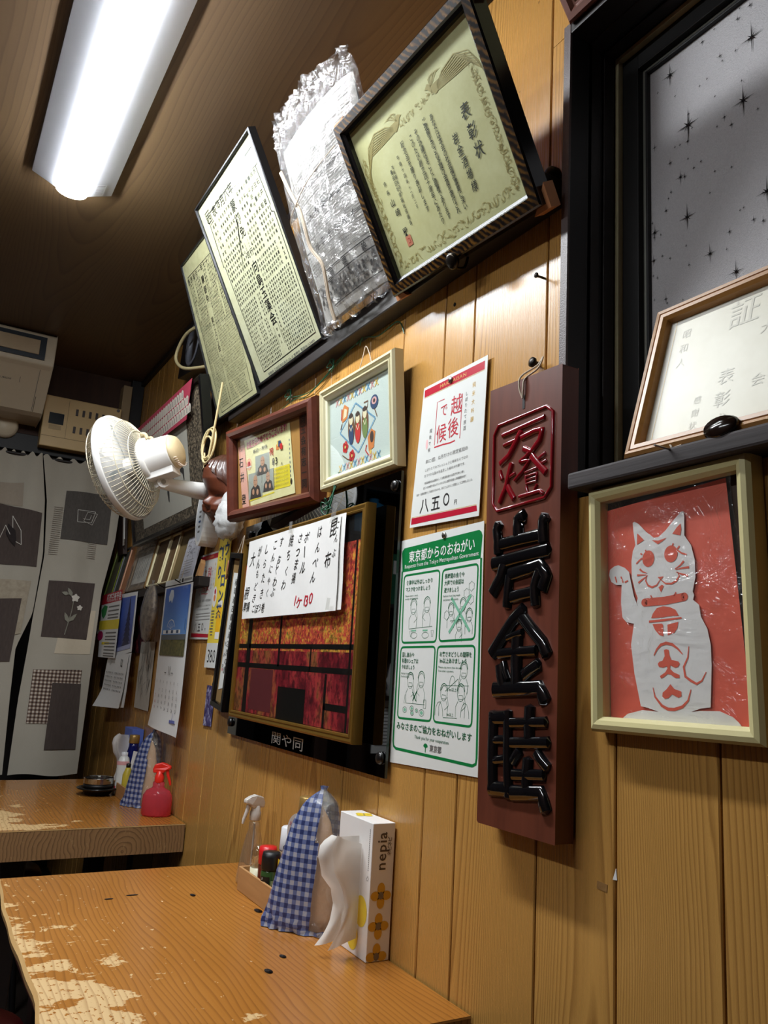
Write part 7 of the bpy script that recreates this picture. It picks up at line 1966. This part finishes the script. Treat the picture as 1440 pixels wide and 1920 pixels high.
# what the smoked mirror picks up from the other side of the room (left of the frame)
t = thing('hanging_bag', 'white plastic bag on the far side of the room, seen in the mirror', 'plastic bag', wf(0, 0, 0)); t.matrix_world = at(-1.56, 3.95, 1.12)
b = MB(); rnd.seed(31); jj = [[rnd.uniform(-1, 1) for _ in range(20)] for _ in range(16)]
b.grid(lambda u, v: (.115 * (.35 + .65 * math.sin(PI * min(1, .15 + v * .85)) ** .8) * (1 - .75 * v) * (1 + .08 * jj[int(v * 15)][int(u * 19)]) * math.cos(2 * PI * u), .07 * (1 - .75 * v) * math.sin(2 * PI * u), .32 * v), 18, 15, P('white_poly_film', (226, 228, 230), .35)); b.build('bag', t)
t = thing('paper_roll', 'pink paper roll on the far side of the room, seen in the mirror', 'roll', at(-1.72, 4.16, 1.51)); b = MB(); b.lathe([(.02, -.09), (.05, -.09), (.05, .09), (.02, .09), (.02, -.09)], P('pink_roll', (216, 60, 74), .5), 22, Matrix.Rotation(PI / 2, 4, 'X')); b.build('roll', t)
t = thing('shelf_unit', 'dark open shelf unit on the far side of the room, seen in the mirror', 'shelf', at(-1.62, 4.17, 0))
for z_ in (.02, .55, 1.43, 1.62, 2.02, 2.30):
    b = MB(); b.box(-.30, .30, -.12, .16, z_, z_ + .02, M_DARK); b.build('shelf_board', t)
for x_ in (-.31, .30):
    b = MB(); b.box(x_, x_ + .018, -.12, .16, 0, 2.32, M_DARK); b.build('side_panel', t)
t = thing('binder', 'green binder standing on the mirrored shelf unit', 'binder', at(-1.57, 4.17, 1.6415)); b = MB(); b.box(-.035, .035, -.09, .10, 0, .30, P('binder_green', (24, 96, 66), .4)); b.build('cover', t, bevel=.003); b = MB(); b.box(-.02, .02, -.0915, -.09, .18, .26, M_PAPER); b.build('spine_label', t)
t = thing('carton', 'red carton on the mirrored shelf unit', 'box', at(-1.44, 4.17, 1.6415)); b = MB(); b.box(-.06, .06, -.09, .10, 0, .36, P('red_carton', (150, 30, 44), .45)); b.build('carton', t, bevel=.002); b = MB(); b.box(-.03, .03, -.0915, -.09, .2, .3, M_PAPER); b.build('front_label', t)
t = thing('water_jug', 'blue plastic jug on top of the mirrored shelf unit', 'jug', at(-1.44, 4.17, 2.0415)); b = MB(); b.lathe([(0, 0), (.085, 0), (.09, .01), (.09, .15), (.07, .19), (.03, .21), (.03, .23), (0, .23)], P('jug_blue', (60, 140, 190), .25), 22); b.build('body', t)
t = thing('wall_notice', 'white printed notice low on the mirrored shelf unit', 'notice', at(-1.56, 4.045, .80)); b = MB(); b.box(-.11, .11, 0, .002, 0, .29, M_PAPER); sh = b.build('sheet', t); b = MB()
for k in range(12):
    b.box(-.09, .06 + .03 * (k % 3 == 0), -.0008, 0, .04 + k * .019, .045 + k * .019, M_GREYINK)
b.build('printed_lines', sh)

mb = MB(); mb.ext([(-.010, -.004), (.009, -.005), (.010, .005), (-.009, .006)], .0002, .0007, P('old_brown_tape', (150, 112, 66), .5, .25, 200)); tag(mb.build('tape_remnant', None, wf(.866, .984, 0)), 'small brown tape remnant on the planks below the signboard, beside the paper scrap', 'tape')
